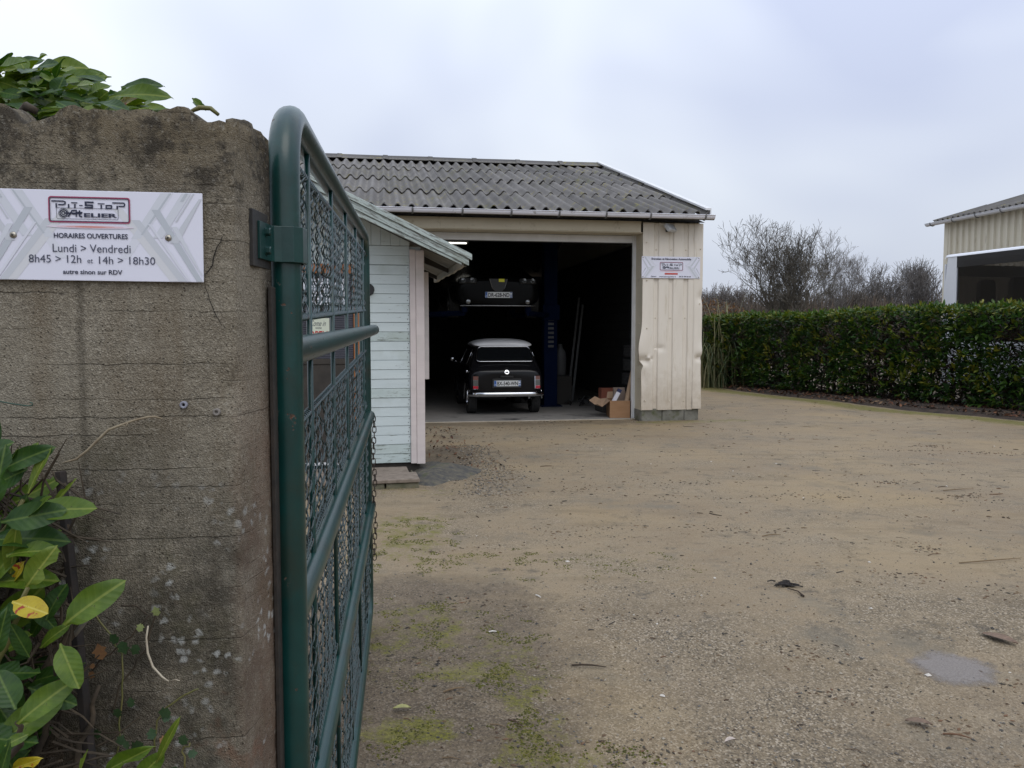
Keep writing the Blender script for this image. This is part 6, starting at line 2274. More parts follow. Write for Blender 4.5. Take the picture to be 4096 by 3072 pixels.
for i in range(23):
    z0 = 0.130 + BP * i
    if z0 + BP < DTOP + 0.05:
        o = board(DX1, -0.128, z0, z0 + BP, mat=BLUED if i < 2 or i in (7, 13) else BLUEP)
        for nx__ in (0.515, 0.523):
            place(nlm, 'nail', o, Matrix.Translation((nx__, -0.005, 0.03 if nx__ < .52 else 0.075)))
        board(-HW + 0.1, DX0, z0, z0 + BP)
    else:
        board(-HW + 0.1, -0.128, z0, z0 + BP)
ZTOP = 0.130 + BP * 23       # 2.476
APX, SLOPE = -HW / 2, 0.47
EAVE_X, EAVE_Z = 0.455, 2.305
def roof_z(x): return EAVE_Z + SLOPE * (EAVE_X - x) if x > APX else EAVE_Z + SLOPE * (EAVE_X - APX) - SLOPE * (APX - x)
# vertical gable boards
m = MB()
x = -0.02
k_ = 0
while x > -HW:
    x2 = x - 0.102
    za, zb = roof_z(x) - 0.06, roof_z(x2) - 0.06
    if min(za, zb) > ZTOP + 0.03:
        q = MB()
        d = 0.003 * (k_ % 2)
        vs = [(x - .001, -0.012 - d, ZTOP + 0.004), (x2 + .001, -0.012 - d, ZTOP + 0.004), (x2 + .001, -0.012 - d, zb), (x - .001, -0.012 - d, za)]
        vs += [(a, 0.012, c) for a, b_, c in vs]
        q.add(vs, [(1, 0, 3, 2), (4, 5, 6, 7), (0, 1, 5, 4), (1, 2, 6, 5), (2, 3, 7, 6), (3, 0, 4, 7)])
        bevel(q.build('gable_board', BLUEP, HUT), 0.004)
    x = x2
    k_ += 1
# corner boards
m = MB()
m.cbox((-0.125, -0.030, 0.118), (-0.062, -0.001, 2.44), 0.004)
m.build('corner_board', PINKW, HUT)
m = MB()
m.cbox((-0.060, -0.033, 0.112), (0.030, -0.002, 2.43), 0.004)
m.build('corner_board', PINKW, HUT)
m = MB()
m.cbox((0.002, 0.0, 0.118), (0.028, 0.10, 2.44), 0.004)
m.build('corner_board', PINKW, HUT)
# body behind
m = MB()
m.box((-HW, 0.022, 0.13), (-0.002, 0.06, ZTOP - 0.002))
m.box((-0.042, 0.06, 0.13), (-0.002, HDp, 2.30))
m.box((-HW, 0.06, 0.13), (-HW + 0.04, HDp, 2.30))
m.box((-HW, HDp - 0.04, 0.13), (0, HDp, 2.30))
m.build('inner_wall', BLUEP, HUT)
for i in range(21):
    q = MB()
    z0 = 0.13 + BP * i
    q.box((0.0, 0.10, z0 + 0.002), (0.014, HDp, z0 + BP))
    q.build('side_plank', BLUEP, HUT)
m = MB()
m.box((-HW + 0.05, 0.03, -0.05), (-0.025, HDp - 0.05, 0.128))
m.build('plinth', DARKW, HUT)
# roof slabs
for s in (0, 1):
    m = MB()
    xa, xb = (EAVE_X, APX) if s == 0 else (2 * APX - EAVE_X, APX)
    za, zb = EAVE_Z, EAVE_Z + SLOPE * (EAVE_X - APX)
    pol = [(xa, za), (xb, zb), (xb, zb + 0.035), (xa, za + 0.035)]
    m.prism(pol, -0.47, HDp + 0.35)
    m.build('roof_slab', SOFF, HUT)
    m = MB()
    m.prism([(xa, za + 0.037), (xb, zb + 0.037), (xb, zb + 0.05), (xa, za + 0.05)], -0.49, HDp + 0.37)
    m.build('roof_felt', material('roof_felt', (0.04, 0.045, 0.03), (0.07, 0.075, 0.05), scale=12, rough=0.95), HUT)
# barge boards: three stepped strips per side
for s in (0, 1):
    for k, (o0, o1, y0, y1) in enumerate(((-0.150, -0.075, -0.500, -0.472), (-0.073, -0.005, -0.512, -0.476), (-0.003, 0.058, -0.530, -0.480))):
        m = MB()
        xe = EAVE_X + 0.02 - (0.10 if k == 0 else 0.03 if k == 1 else 0.0)
        xa, xb = xe, APX
        f = lambda x: EAVE_Z + SLOPE * (EAVE_X - x)
        lowcut = 2.245
        pol = [(xa, f(xa) + o1), (xa - (0.0 if k else 0.0), max(f(xa) + o0, lowcut - 0.01 * k)), (xb, f(xb) + o0), (xb, f(xb) + o1)]
        if s: pol = [(2 * APX - x, z) for x, z in pol][::-1]
        m.prism(pol, y0, y1)
        bevel(m.build('barge_board', BARGE, HUT), 0.004)
# eave board running back, and rafters
m = MB()
P = []
for i in range(19):
    y = -0.46 + i * (HDp + 0.8) / 18
    w = 0.006 * math.sin(i * 1.9) + 0.004 * math.sin(i * 0.7)
    P.append([(EAVE_X - 0.055, y, 2.305), (EAVE_X - 0.055, y, 2.235 + w), (EAVE_X - 0.030, y, 2.232 + w), (EAVE_X - 0.030, y, 2.30)])
m.grid(P)
m.build('eave_board', material('weathered_eave', (0.30, 0.27, 0.22), (0.38, 0.35, 0.29), scale=8, rough=0.85), HUT)
for y in (-0.40, 0.75, 1.95):
    m = MB()
    pol = [(EAVE_X - 0.06, EAVE_Z - 0.002), (EAVE_X - 0.06, EAVE_Z - 0.05), (0.0, roof_z(0) - 0.11), (APX, roof_z(APX) - 0.11), (APX, roof_z(APX) - 0.002)]
    m.prism(pol, y, y + 0.045)
    m.build('rafter', DARKW, HUT)
# shutter hooked open on the side wall
m = MB()
m.cbox((0.03, 0.62, 1.00), (0.145, 0.655, 2.25), 0.004)
m.build('shutter', PINKW, HUT)
# glazed door
DO = bpy.data.objects.new('door', None)
COL.objects.link(DO)
DO.parent = HUT
for a, b_ in (((DX0, -0.022, 0.14), (DX0 + 0.06, 0.03, DTOP)), ((DX1 - 0.06, -0.022, 0.14), (DX1, 0.03, DTOP)), ((DX0 + 0.061, -0.022, DTOP - 0.10), (DX1 - 0.061, 0.03, DTOP)), ((DX0 + 0.061, -0.020, 1.21), (DX1 - 0.061, 0.03, 1.27))):
    m = MB()
    m.cbox(a, b_, 0.004)
    m.build('frame', DARKW if a[2] == 1.21 else ORW, DO)
m = MB()
m.cbox((DX0 + 0.061, -0.012, 0.16), (DX1 - 0.061, 0.02, 1.209), 0.004)
m.build('lower_panel', DARKW, DO)
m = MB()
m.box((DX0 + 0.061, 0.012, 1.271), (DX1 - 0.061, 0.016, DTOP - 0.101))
m.build('blind_backing', material('blind_dark', (0.03, 0.032, 0.04), rough=0.8), DO)  # plain dark sheet behind the slats
BLM = material('blind_slat', (0.10, 0.105, 0.135), (0.12, 0.125, 0.155), scale=4, rough=0.5)
sl = MB()
sl.box((DX0 + 0.066, -0.008, -0.010), (DX1 - 0.066, -0.006, 0.010), Matrix.Rotation(R(25), 4, 'X'))
slm = sl.mesh('blind_slat', BLM)
for i in range(37):
    place(slm, 'blind_slat', DO, Matrix.Translation((0, 0.004, 1.285 + 0.0237 * i)))
m = MB()
m.box((DX0 + 0.1, -0.05, 0.135), (DX1 - 0.05, 0.0, 0.16))
m.build('sill', WHITEM, DO)
# notices on the door
NOTE = thing('paper_notice', 'white paper notice taped to the blind slatted hut door', 'notice')
NOTE.matrix_world = HUTM @ Matrix.Translation((-1.235, -0.026, 1.84))
m = MB()
m.box((0, 0, 0), (0.42, 0.002, 0.275))
m.build('sheet', material('paper', (0.72, 0.74, 0.80), rough=0.7), NOTE)
m = MB()
for k in range(7):
    flat(m, [(0.04, 0.24 - 0.033 * k), (0.04 + 0.30 * rnd.uniform(.5, 1), 0.24 - 0.033 * k), (0.04 + 0.30 * .8, 0.248 - 0.033 * k), (0.04, 0.248 - 0.033 * k)], -0.001)
m.build('print', INKL, NOTE)
OPEN = thing('open_sign', 'small cream Come in WE\'RE OPEN sign hanging on the hut door', 'sign')
OPEN.matrix_world = HUTM @ Matrix.Translation((-1.205, -0.035, 1.40))
m = MB()
m.cbox((0, 0, 0), (0.23, 0.004, 0.30), 0.001)
m.build('panel', material('cream_sign', (0.60, 0.64, 0.52), rough=0.5), OPEN)
m = MB()
lettering(m, 'Come in', 0.03, 0.185, 0.215, 0.275, -0.001, 0.0, italic=0.3)
lettering(m, "WE'RE", 0.085, 0.15, 0.185, 0.203, -0.001, 0.01)
m.build('lettering', INK, OPEN)
m = MB()
lettering(m, 'OPEN', 0.02, 0.21, 0.08, 0.165, -0.001, 0.02)
m.build('lettering', material('red_ink', (0.42, 0.03, 0.03), rough=0.5), OPEN)
# black round plate on the wall
RB = thing('wall_disc', 'black round disc with a pale centre on the hut wall', 'disc')
RB.matrix_world = HUTM @ Matrix.Translation((-0.565, -0.008, 2.005)) @ Matrix.Rotation(R(90), 4, 'X')
m = MB()
m.lathe([(0.062, 0), (0.064, 0.010), (0.058, 0.016), (0.0001, 0.016)], 28)
m.build('disc', BLKP, RB, smooth=True, angle=30)
m = MB()
m.lathe([(0.016, 0.0155), (0.014, 0.020), (0.0001, 0.021)], 14)
m.build('centre_cap', material('pale_cap', (0.6, 0.6, 0.58), rough=0.4), RB, smooth=True)

# ------------------------------------------------------------------ concrete step
STEP = thing('concrete_step', 'mossy concrete slab step in front of the hut', 'step')
STEP.matrix_world = HUTM
SLAB = material('aggregate_slab', (0.15, 0.12, 0.09), (0.24, 0.195, 0.155), scale=14, rough=0.95, bump=0.6, bscale=70, bdist=0.005, c3=(0.075, 0.085, 0.03), s3=3.2, t3=0.57, w3=0.08)
MBLK = material('mossy_block', (0.10, 0.10, 0.06), (0.19, 0.17, 0.12), scale=6, rough=0.95, bump=0.7, bscale=40, bdist=0.006, c3=(0.055, 0.06, 0.028), s3=3, t3=0.52, w3=0.12)
for a, b_ in ((-0.70, -0.13), (-1.30, -0.705), (-1.75, -1.305)):
    for y0, y1 in ((-0.86, -0.46), (-0.455, -0.08)):
        if a == -0.70 and y0 > -0.46:
            m = MB(); m.cbox((a, y0, 0.062), (b_ - 0.05, y1, 0.098), 0.005); m.build('slab', SLAB, STEP)
        else:
            m = MB(); m.cbox((a + 0.004, y0, 0.066), (b_ + (0.02 if y0 < -.8 else 0), y1, 0.102), 0.005); m.build('slab', SLAB, STEP)
for a, b_ in ((-0.44, -0.115), (-0.86, -0.455), (-1.3, -0.865), (-1.75, -1.31)):
    m = MB(); m.cbox((a, -0.84, -0.06), (b_, -0.60, 0.0645), 0.010); m.build('riser_block', MBLK, STEP)
m = MB(); m.cbox((-0.14, -0.58, -0.06), (-0.120, -0.10, 0.06), 0.008); m.build('riser_block', MBLK, STEP)
m = MB()
for _ in range(120):
    x, y = rnd.uniform(-1.2, -0.05), -0.86 + rnd.gauss(-0.02, 0.02)
    L = rnd.uniform(0.02, 0.07)
    a = rnd.uniform(-1, 1)
    m.tube([(x, y, -0.01), (x + a * L * .4, y - .01, L * .6), (x + a * L, y - .02, L * .7)], [.0015, .0012, .0004], 3)
o = tag(m.build('grass_tuft', material('dry_grass', (0.16, 0.14, 0.06), (0.22, 0.19, 0.09), scale=9, rough=0.9)), 'sparse dry grass along the foot of the step', 'grass', kind='stuff')
o.matrix_world = HUTM

# ================================================================== HEDGE
HEDGE = thing('laurel_hedge', 'trimmed cherry laurel hedge along the right side of the yard', 'hedge', (0, 0, 0))
def hedge_leaf_material():
    k = NB('hedge_leaves')
    c = k.attr('tint')
    k.b.inputs['Specular IOR Level'].default_value = 0.35
    m = k.out(c, 0.45)
    tr = k.n.new('ShaderNodeBsdfTranslucent')
    k.l.new(k.mix(1.0, c, (1.2, 1.5, 0.5), 'MULTIPLY'), tr.inputs['Color'])
    ms = k.n.new('ShaderNodeMixShader')
    ms.inputs[0].default_value = 0.2
    k.l.new(k.b.outputs[0], ms.inputs[1])
    k.l.new(tr.outputs[0], ms.inputs[2])
    k.l.new(ms.outputs[0], k.n['Material Output'].inputs['Surface'])
    return m
HLM = hedge_leaf_material()
LF = [(0, 0, 0), (.25, -.13, .03), (.6, -.17, .03), (1, 0, -.10), (.6, .17, .03), (.25, .13, .03), (.45, 0, -.015)]
LFF = [(0, 1, 6), (1, 2, 6), (2, 3, 6), (3, 4, 6), (4, 5, 6), (5, 0, 6)]
hrn = random.Random(5)
def hedge_top(t): return 1.96 + 0.012 * t + 0.02 * math.sin(t * 1.3) + 0.02 * fbm(t * 1.1, 3, 2, 3)
HTHK = 0.95
m = MB()
def hleaf(p, out, L, c):
    d = (out + Vector((hrn.gauss(0, .55), hrn.gauss(0, .55), hrn.gauss(0.15, .55)))).normalized()
    u = Vector((hrn.gauss(0, .5), hrn.gauss(0, .5), 1))
    z = (u - d * u.dot(d)).normalized()
    y = z.cross(d)
    m.add([p + d * (q[0] * L) + y * (q[1] * L) + z * (q[2] * L) for q in LF], LFF, 0, c)
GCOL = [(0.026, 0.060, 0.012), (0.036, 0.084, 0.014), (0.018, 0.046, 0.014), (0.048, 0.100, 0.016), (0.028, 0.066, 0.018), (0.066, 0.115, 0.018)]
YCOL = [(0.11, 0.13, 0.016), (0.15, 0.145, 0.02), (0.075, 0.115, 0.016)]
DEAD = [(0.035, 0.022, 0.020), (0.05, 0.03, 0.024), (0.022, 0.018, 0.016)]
def jit(c): 
    f = hrn.uniform(.75, 1.3)
    return (c[0] * f, c[1] * f, c[2] * f)
outF = Vector((-HN.x, -HN.y, 0.0))
nl = 0
while nl < 27000:
    t = -3.2 + 14.5 * hrn.random()
    h = hrn.random()
    top = hedge_top(t)
    z = 0.14 + (top - 0.14) * h
    bare = fbm(t * 1.3, z * 0.9, 9.0, 3)
    dead = bare > 0.16 and z < top - 0.20
    thin = 0.75 + 0.25 * smooth01((z - 0.25) / 0.5)
    clump = fbm(t * 3.4, z * 3.4, 4.0, 2)
    if hrn.random() > thin * (0.55 + 0.8 * max(-.2, clump) + 0.25): continue
    depth = abs(hrn.gauss(0, 0.10)) - 0.05 - 0.10 * clump + 0.04 * math.sin(t * 2.2)
    p = HA + HD * t + HN * (depth + (0.10 if dead else 0) + 0.05 * (1 - z / top))
    c = hrn.choice(DEAD) if dead and hrn.random() < 0.8 else hrn.choice(GCOL)
    if z > top - 0.16 and hrn.random() < 0.5: c = hrn.choice(YCOL)
    if clump > 0.25 and hrn.random() < .25: c = hrn.choice(YCOL)
    L = hrn.uniform(0.085, 0.165) * (0.65 if dead else 1)
    hleaf(Vector((p.x, p.y, z)), outF, L, jit(c))
    nl += 1
for _ in range(6500):        # top
    t = -3.2 + 14.5 * hrn.random()
    d = hrn.random() * HTHK
    p = HA + HD * t + HN * d
    z = hedge_top(t) - abs(hrn.gauss(0, 0.05)) + 0.01
    hleaf(Vector((p.x, p.y, z)), Vector((hrn.gauss(0, .5), hrn.gauss(0, .5), 0.9)), hrn.uniform(0.07, 0.12), jit(hrn.choice(YCOL + GCOL[:2] + [GCOL[5]])))
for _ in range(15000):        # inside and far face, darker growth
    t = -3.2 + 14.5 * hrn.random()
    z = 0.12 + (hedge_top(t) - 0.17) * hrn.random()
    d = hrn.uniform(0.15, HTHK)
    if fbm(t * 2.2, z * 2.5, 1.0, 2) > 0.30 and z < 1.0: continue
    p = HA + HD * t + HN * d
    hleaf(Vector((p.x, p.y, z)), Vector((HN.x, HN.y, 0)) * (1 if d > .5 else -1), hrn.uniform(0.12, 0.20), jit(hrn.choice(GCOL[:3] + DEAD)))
for _ in range(260):        # stray shoots above the trimmed top
    t = -3.2 + 14.5 * hrn.random()
    p = HA + HD * t + HN * (hrn.random() * HTHK)
    z = hedge_top(t)
    c = hrn.choice(YCOL + GCOL[3:])
    for k in range(hrn.randint(2, 6)):
        hleaf(Vector((p.x + hrn.gauss(0, .03), p.y + hrn.gauss(0, .03), z + 0.018 * k)), Vector((hrn.gauss(0, .4), hrn.gauss(0, .4), 1.1)), hrn.uniform(0.08, 0.13), jit(c))
for _ in range(700):        # leafy shoots standing out of the face
    t, z = -3.2 + 14.5 * hrn.random(), hrn.uniform(0.35, 1.9)
    p = HA + HD * t - HN * hrn.uniform(0.04, 0.14)
    c = hrn.choice(YCOL + GCOL[1:4])
    for k in range(hrn.randint(3, 7)):
        hleaf(Vector((p.x + hrn.gauss(0, .03), p.y + hrn.gauss(0, .03), z + hrn.gauss(0, .03))), outF + Vector((0, 0, 0.5)), hrn.uniform(0.10, 0.17), jit(c))
for _ in range(6000):        # low growth
    t = -3.2 + 14.5 * hrn.random()
    z = 0.08 + 0.75 * hrn.random()
    p = HA + HD * t + HN * hrn.uniform(0.05, HTHK)
    if fbm(t * 2.2, z * 2.5, 1.0, 2) > 0.28: continue
    hleaf(Vector((p.x, p.y, z)), outF, hrn.uniform(0.10, 0.18), jit(hrn.choice(GCOL[:3] + DEAD)))
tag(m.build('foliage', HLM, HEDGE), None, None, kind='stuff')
m = MB()
for i in range(110):
    t = -3.2 + 14.5 * (i + hrn.random() * .8) / 110
    d = hrn.uniform(0.2, 0.7)
    p = HA + HD * t + HN * d
    P = [Vector((p.x, p.y, 0))]
    for k in range(1, 6):
        P.append(Vector((p.x + hrn.gauss(0, .05 * k), p.y + hrn.gauss(0, .05 * k), 0.36 * k)))
    m.tube(P, [.022, .018, .014, .011, .008, .005], 5)
    for k in range(1, 5):
        for _ in range(3):
            a = P[k]
            e = a + Vector((hrn.gauss(0, .28), hrn.gauss(0, .28), hrn.uniform(0, .3)))
            m.tube([a, a.lerp(e, .5) + Vector((0, 0, .04)), e], [.008, .006, .003], 3)
tag(m.build('branches', BARK, HEDGE), None, None, kind='stuff')

# ------------------------------------------------------------------ pampas grass beside the hedge
PAM = thing('pampas_grass', 'tall arching pampas grass clump growing at the far hedge end by the garage', 'grass', (5.95, 22.25, 0))
prn = random.Random(3)
PG = tint_material('pampas_blades', 0.6)
m = MB()
def blade(base, a, h, reach, w, c, droop):
    P = []
    for i in range(9):
        t = i / 8
        r_ = reach * t ** 1.4
        z = h * (1 - (1 - t) ** 1.7) - droop * t ** 3
        P.append(Vector((base[0] + math.cos(a) * r_, base[1] + math.sin(a) * r_, base[2] + z)))
    L_, R_ = [], []
    sd_ = Vector((-math.sin(a), math.cos(a), 0.15))
    for i, p in enumerate(P):
        ww = w * (1 - (i / 8) ** 2) * .5 + 0.0008
        L_.append(p + sd_ * ww)
        R_.append(p - sd_ * ww)
    o = len(m.v)
    m.v += [tuple(p) for p in L_ + R_]
    m.c += [c] * 18
    for i in range(8):
        m.f.append((o + i, o + i + 1, o + 9 + i + 1, o + 9 + i))
        m.mi.append(0)
for _ in range(520):
    a = prn.uniform(0, 6.28)
    c = prn.choice([(0.12, 0.145, 0.05), (0.085, 0.12, 0.05), (0.17, 0.175, 0.075), (0.22, 0.19, 0.095), (0.07, 0.10, 0.05)])
    c = tuple(q * 0.72 for q in c)
    blade((prn.gauss(-0.1, .42), prn.gauss(0.1, .25), 0), a, prn.uniform(0.9, 2.2), prn.uniform(0.3, 1.3), 0.022, c, prn.uniform(0.4, 1.9))
for _ in range(40):
    a = prn.uniform(0, 6.28)
    blade((prn.gauss(0, .28), prn.gauss(0, .2), 0), a, prn.uniform(2.0, 2.75), prn.uniform(0.1, 0.9), 0.026, (0.24, 0.235, 0.13), prn.uniform(0, .25))
tag(m.build('blades', PG, PAM), None, None, kind='stuff')

# ================================================================== COACH
BUS = thing('coach', 'white coach with dark windows parked behind the hedge', 'coach', (10.02, 18.35, 0), R(-75.0))
BM = Matrix.Translation((10.02, 18.35, 0)) @ Matrix.Rotation(R(-75.0), 4, 'Z')
# local x runs along the side towards the camera, local y away from the yard... side facing the yard is y = 0
BUSW = material('coach_white', (0.74, 0.75, 0.78), (0.70, 0.71, 0.74), scale=2, rough=0.25, coat=0.4)
BLG = material('coach_black_frame', (0.010, 0.010, 0.012), rough=0.3)
def tinted(name, tint, gloss):
    q = bpy.data.materials.new(name)
    q.use_nodes = True
    n, l = q.node_tree.nodes, q.node_tree.links
    n.remove(n['Principled BSDF'])
    tr = n.new('ShaderNodeBsdfTransparent')
    tr.inputs[0].default_value = (*tint, 1)
    gl = n.new('ShaderNodeBsdfGlossy')
    gl.inputs['Roughness'].default_value = 0.02
    fr = n.new('ShaderNodeLayerWeight')
    pw = n.new('ShaderNodeMath')
    pw.operation = 'POWER'
    pw.inputs[1].default_value = 4.0
    ad = n.new('ShaderNodeMath')
    ad.operation = 'MULTIPLY_ADD'
    ad.inputs[1].default_value = 0.5
    ad.inputs[2].default_value = 0.025
    l.new(fr.outputs['Facing'], pw.inputs[0])
    l.new(pw.outputs[0], ad.inputs[0])
    ms = n.new('ShaderNodeMixShader')
    l.new(ad.outputs[0], ms.inputs[0])
    l.new(tr.outputs[0], ms.inputs[1])
    l.new(gl.outputs[0], ms.inputs[2])
    l.new(ms.outputs[0], n['Material Output'].inputs['Surface'])
    return q
CGL = tinted('coach_glass', (0.40, 0.39, 0.385), 0.1)
CL, CWd, CH_ = 9.5, 2.5, 3.36
# side wall, lower skirt and roof, both sides
def ring_side(y, s):
    m = MB()
    pol = [(-0.0, 0.35), (CL, 0.35), (CL, 1.35), (-0.0, 1.35)]
    m.prism(pol, y, y + s * 0.06)
    return m
for y, s in ((0, 1), (CWd, -1)):
    ring_side(y, s).build('side_panel', BUSW, BUS)
    m = MB()
    pol = [(-0.02, 1.36), (0.34, 1.36), (0.31, 3.275), (0.05, 3.275), (-0.01, 2.6)]
    m.prism(pol, y + s * 0.001, y + s * 0.08)
    m.build('corner_pillar', BUSW, BUS)
    m = MB()
    m.prism([(0.30, 3.02), (CL, 3.02), (CL, 3.28), (0.30, 3.28)], y + s * 0.004, y + s * 0.06)
    for k in range(5):
        m.box((0.45, y - s * 0.003, 3.035 + 0.03 * k), (CL - .2, y + s * 0.003, 3.045 + 0.03 * k))
    m.build('vent_band', BLG, BUS)
    xw = 0.345
    while xw < CL - 0.5:
        x2 = min(xw + 2.15, CL - 0.1)
        m = MB()
        m.box((xw, y + s * 0.01, 1.36), (x2 - 0.0, y + s * 0.016, 3.02))
        w = m.build('window', CGL, BUS)
        m = MB()
        m.box((x2 - 0.06, y + s * 0.004, 1.36), (x2 + 0.06, y + s * 0.05, 3.02))
        if xw > 1:
            m.box((xw + 0.12, y + s * 0.002, 2.58), (x2 - 0.06, y + s * 0.03, 2.63))
            m.box((xw + 0.06, y + s * 0.002, 2.63), (xw + 0.12, y + s * 0.03, 3.02))
        m.build('window_frame', BLG, w)
        xw = x2
m = MB()
P = []
for x in (0.0, 0.04, 0.30, CL):
    row = []
    for a in range(13):
        t = a / 12
        an = math.pi * t
        yy = CWd / 2 - (CWd / 2 + 0.012) * math.copysign(abs(math.cos(an)) ** 0.35, math.cos(an))
        zz = 3.27 + (CH_ - 3.27) * math.sin(an) ** 0.5
        if x == 0.0: zz -= 0.06
        row.append((x - 0.03, yy, zz))
    P.append(row)
m.grid(P)
m.build('roof', BUSW, BUS, smooth=True)
m = MB()
m.box((-0.06, 0.02, 0.35), (-0.022, CWd - 0.02, 1.7))
m.box((-0.06, 0.02, 2.85), (-0.022, CWd - 0.02, 3.12))
m.box((-0.06, 0.02, 1.7), (-0.022, 0.30, 2.85))
m.box((-0.06, CWd - 0.30, 1.7), (-0.022, CWd - 0.02, 2.85))
m.build('end_wall', BUSW, BUS)
m = MB()
m.box((-0.05, 0.30, 1.7), (-0.045, CWd - 0.30, 2.85))
m.build('end_window', CGL, BUS)
m = MB()
m.box((0.3, CWd - 0.09, 1.0), (CL - 0.1, CWd - 0.062, 2.50))  # added black panels on the far side, blocking light seen through the windows
m.box((0.3, CWd - 0.30, 2.93), (CL - 0.1, CWd - 0.10, 3.30))
m.build('added_blackout_panel', BLG, BUS)
m = MB()
m.box((CL, 0.02, 0.35), (CL + 0.05, CWd - 0.02, 3.15))
m.build('front_wall', BUSW, BUS)
m = MB()
m.box((0.05, 0.07, 1.0), (CL - .05, CWd - 0.07, 1.04))
m.build('cabin_floor', BLG, BUS)
seat = MB()
pol = rrect(-0.22, 0, 0.22, 1.02, 0.12, 4)
seat.prism([(x * (1 - 0.10 * (z / 1.02)), z) for x, z in pol], -0.06, 0.06)
seat.cbox((-0.22, -0.45, -0.02), (0.22, 0.0, 0.10), 0.02)
seatm = seat.mesh('seat', material('coach_seat', (0.05, 0.055, 0.065), (0.07, 0.075, 0.085), scale=20, rough=0.9))
for r in range(9):
    for k, yy in enumerate((0.40, 0.88, 1.62, 2.10)):
        place(seatm, 'seat', BUS, Matrix.Translation((0.75 + r * 0.82 + (0.41 if k % 2 else 0), yy, 1.70)) @ Matrix.Rotation(R(90), 4, 'Z'))
for x in (2.0, 7.2):
    for yy in (0.14, CWd - 0.14):
        o = bpy.data.objects.new('wheel', None)
        COL.objects.link(o)
        o.parent = BUS
        o.matrix_local = Matrix.Translation((x, yy, 0.48)) @ Matrix.Rotation(R(90), 4, 'X')
        tyre_mesh(0.48, 0.28, 0.27).build('tyre', TYRE, o, smooth=True, angle=40)

# ================================================================== BARN
BARN = thing('barn', 'cream metal barn with corrugated roof and white gutter behind the coach', 'barn', (13.5, 24.7, 0), R(9.2 - 90))
BHT = 4.90
# local x runs towards the camera along the wall, local y to the right (away from the yard)
LWALL = 26.0
BCR = material('barn_cladding', (0.60, 0.55, 0.43), (0.65, 0.60, 0.48), scale=1.2, rough=0.55, stretch=(6, 6, 1), c3=(0.40, 0.36, 0.26), s3=2.0, t3=0.6, w3=0.2)
ns = 26
for i in range(ns):
    x0 = i * 1.0
    m = MB()
    P = []
    xs = []
    for k in range(4):
        xs += [(x0 + k * .25, 0), (x0 + k * .25 + 0.10, 0), (x0 + k * .25 + 0.125, -0.06), (x0 + k * .25 + 0.205, -0.06), (x0 + k * .25 + 0.23, 0)]
    xs.append((x0 + 1.0, 0))
    for z in (0.2, BHT + 0.06):
        P.append([(x, y, z) for x, y in xs])
    m.grid(P)
    m.build('cladding_sheet', BCR, BARN)
m = MB()
m.box((-0.02, 0.02, 0.0), (LWALL, 0.15, BHT + 0.06))
m.box((-0.02, 0.15, 0.0), (0.15, 14.0, BHT - 0.1))
m.add([(-0.01, 0.0, BHT - 0.1), (-0.01, 14.0, BHT - 0.1), (-0.01, 7.0, BHT + 1.9)], [(0, 1, 2)])
m.box((LWALL - .1, 0.15, 0.0), (LWALL, 14.0, BHT - 0.1))
m.box((0, 13.9, 0.0), (LWALL, 14.0, BHT - 0.1))
m.build('wall_core', BCR, BARN)
m = MB()
m.cbox((-0.05, -0.075, 0.2), (0.12, 0.02, BHT + 0.055), 0.004)
m.build('corner_trim', BCR, BARN)
BS = math.atan2(1.95, 7.0)
brf = sheet_mesh('roof_sheet', 5, 1.95, roof_material('barn_fibre_cement', 0.72))
for i in range(25):
    for r in range(4):
        s = r * 1.85
        M = Matrix.Translation((-0.35 + i * 1.1, -0.24 + s * math.cos(BS), BHT + 0.10 + s * math.sin(BS))) @ Matrix.Rotation(BS + R(.5), 4, 'X')
        place(brf, 'roof_sheet', BARN, M)
m = MB()
P = [[(-0.35 + j * 27.4, 14.4 - 7.4 * (1 - f), BHT + 0.0 + 2.0 * (1 - f)) for j in (0, 1)] for f in (0, 1)]
m.grid(P)
m.build('rear_roof', ROOFM, BARN)
WG = material('white_gutter', (0.74, 0.75, 0.79), (0.68, 0.69, 0.72), scale=4, rough=0.4)
for i in range(7):
    x0 = -0.55 + i * 4.0
    q = gutter_piece(x0, x0 + 3.995, 0.085)
    o = q.build('gutter', [WG, WG], BARN, smooth=True)
    o.location = (0, -0.30, BHT + 0.06)
e = MB()
e.add([(-0.549, 0.085 * math.cos(t), 0.085 * math.sin(t)) for t in [math.pi + math.pi * k / 12 for k in range(13)]], [tuple(range(13))[::-1]])
o = e.build('gutter_end', WG, BARN)
o.location = (0, -0.30, BHT + 0.06)
for i in range(24):
    place(brm, 'bracket', BARN, Matrix.Translation((-0.3 + i * 0.95, -0.30, BHT + 0.06)) @ Matrix.Diagonal((1.6, 1.22, 1.22, 1)))

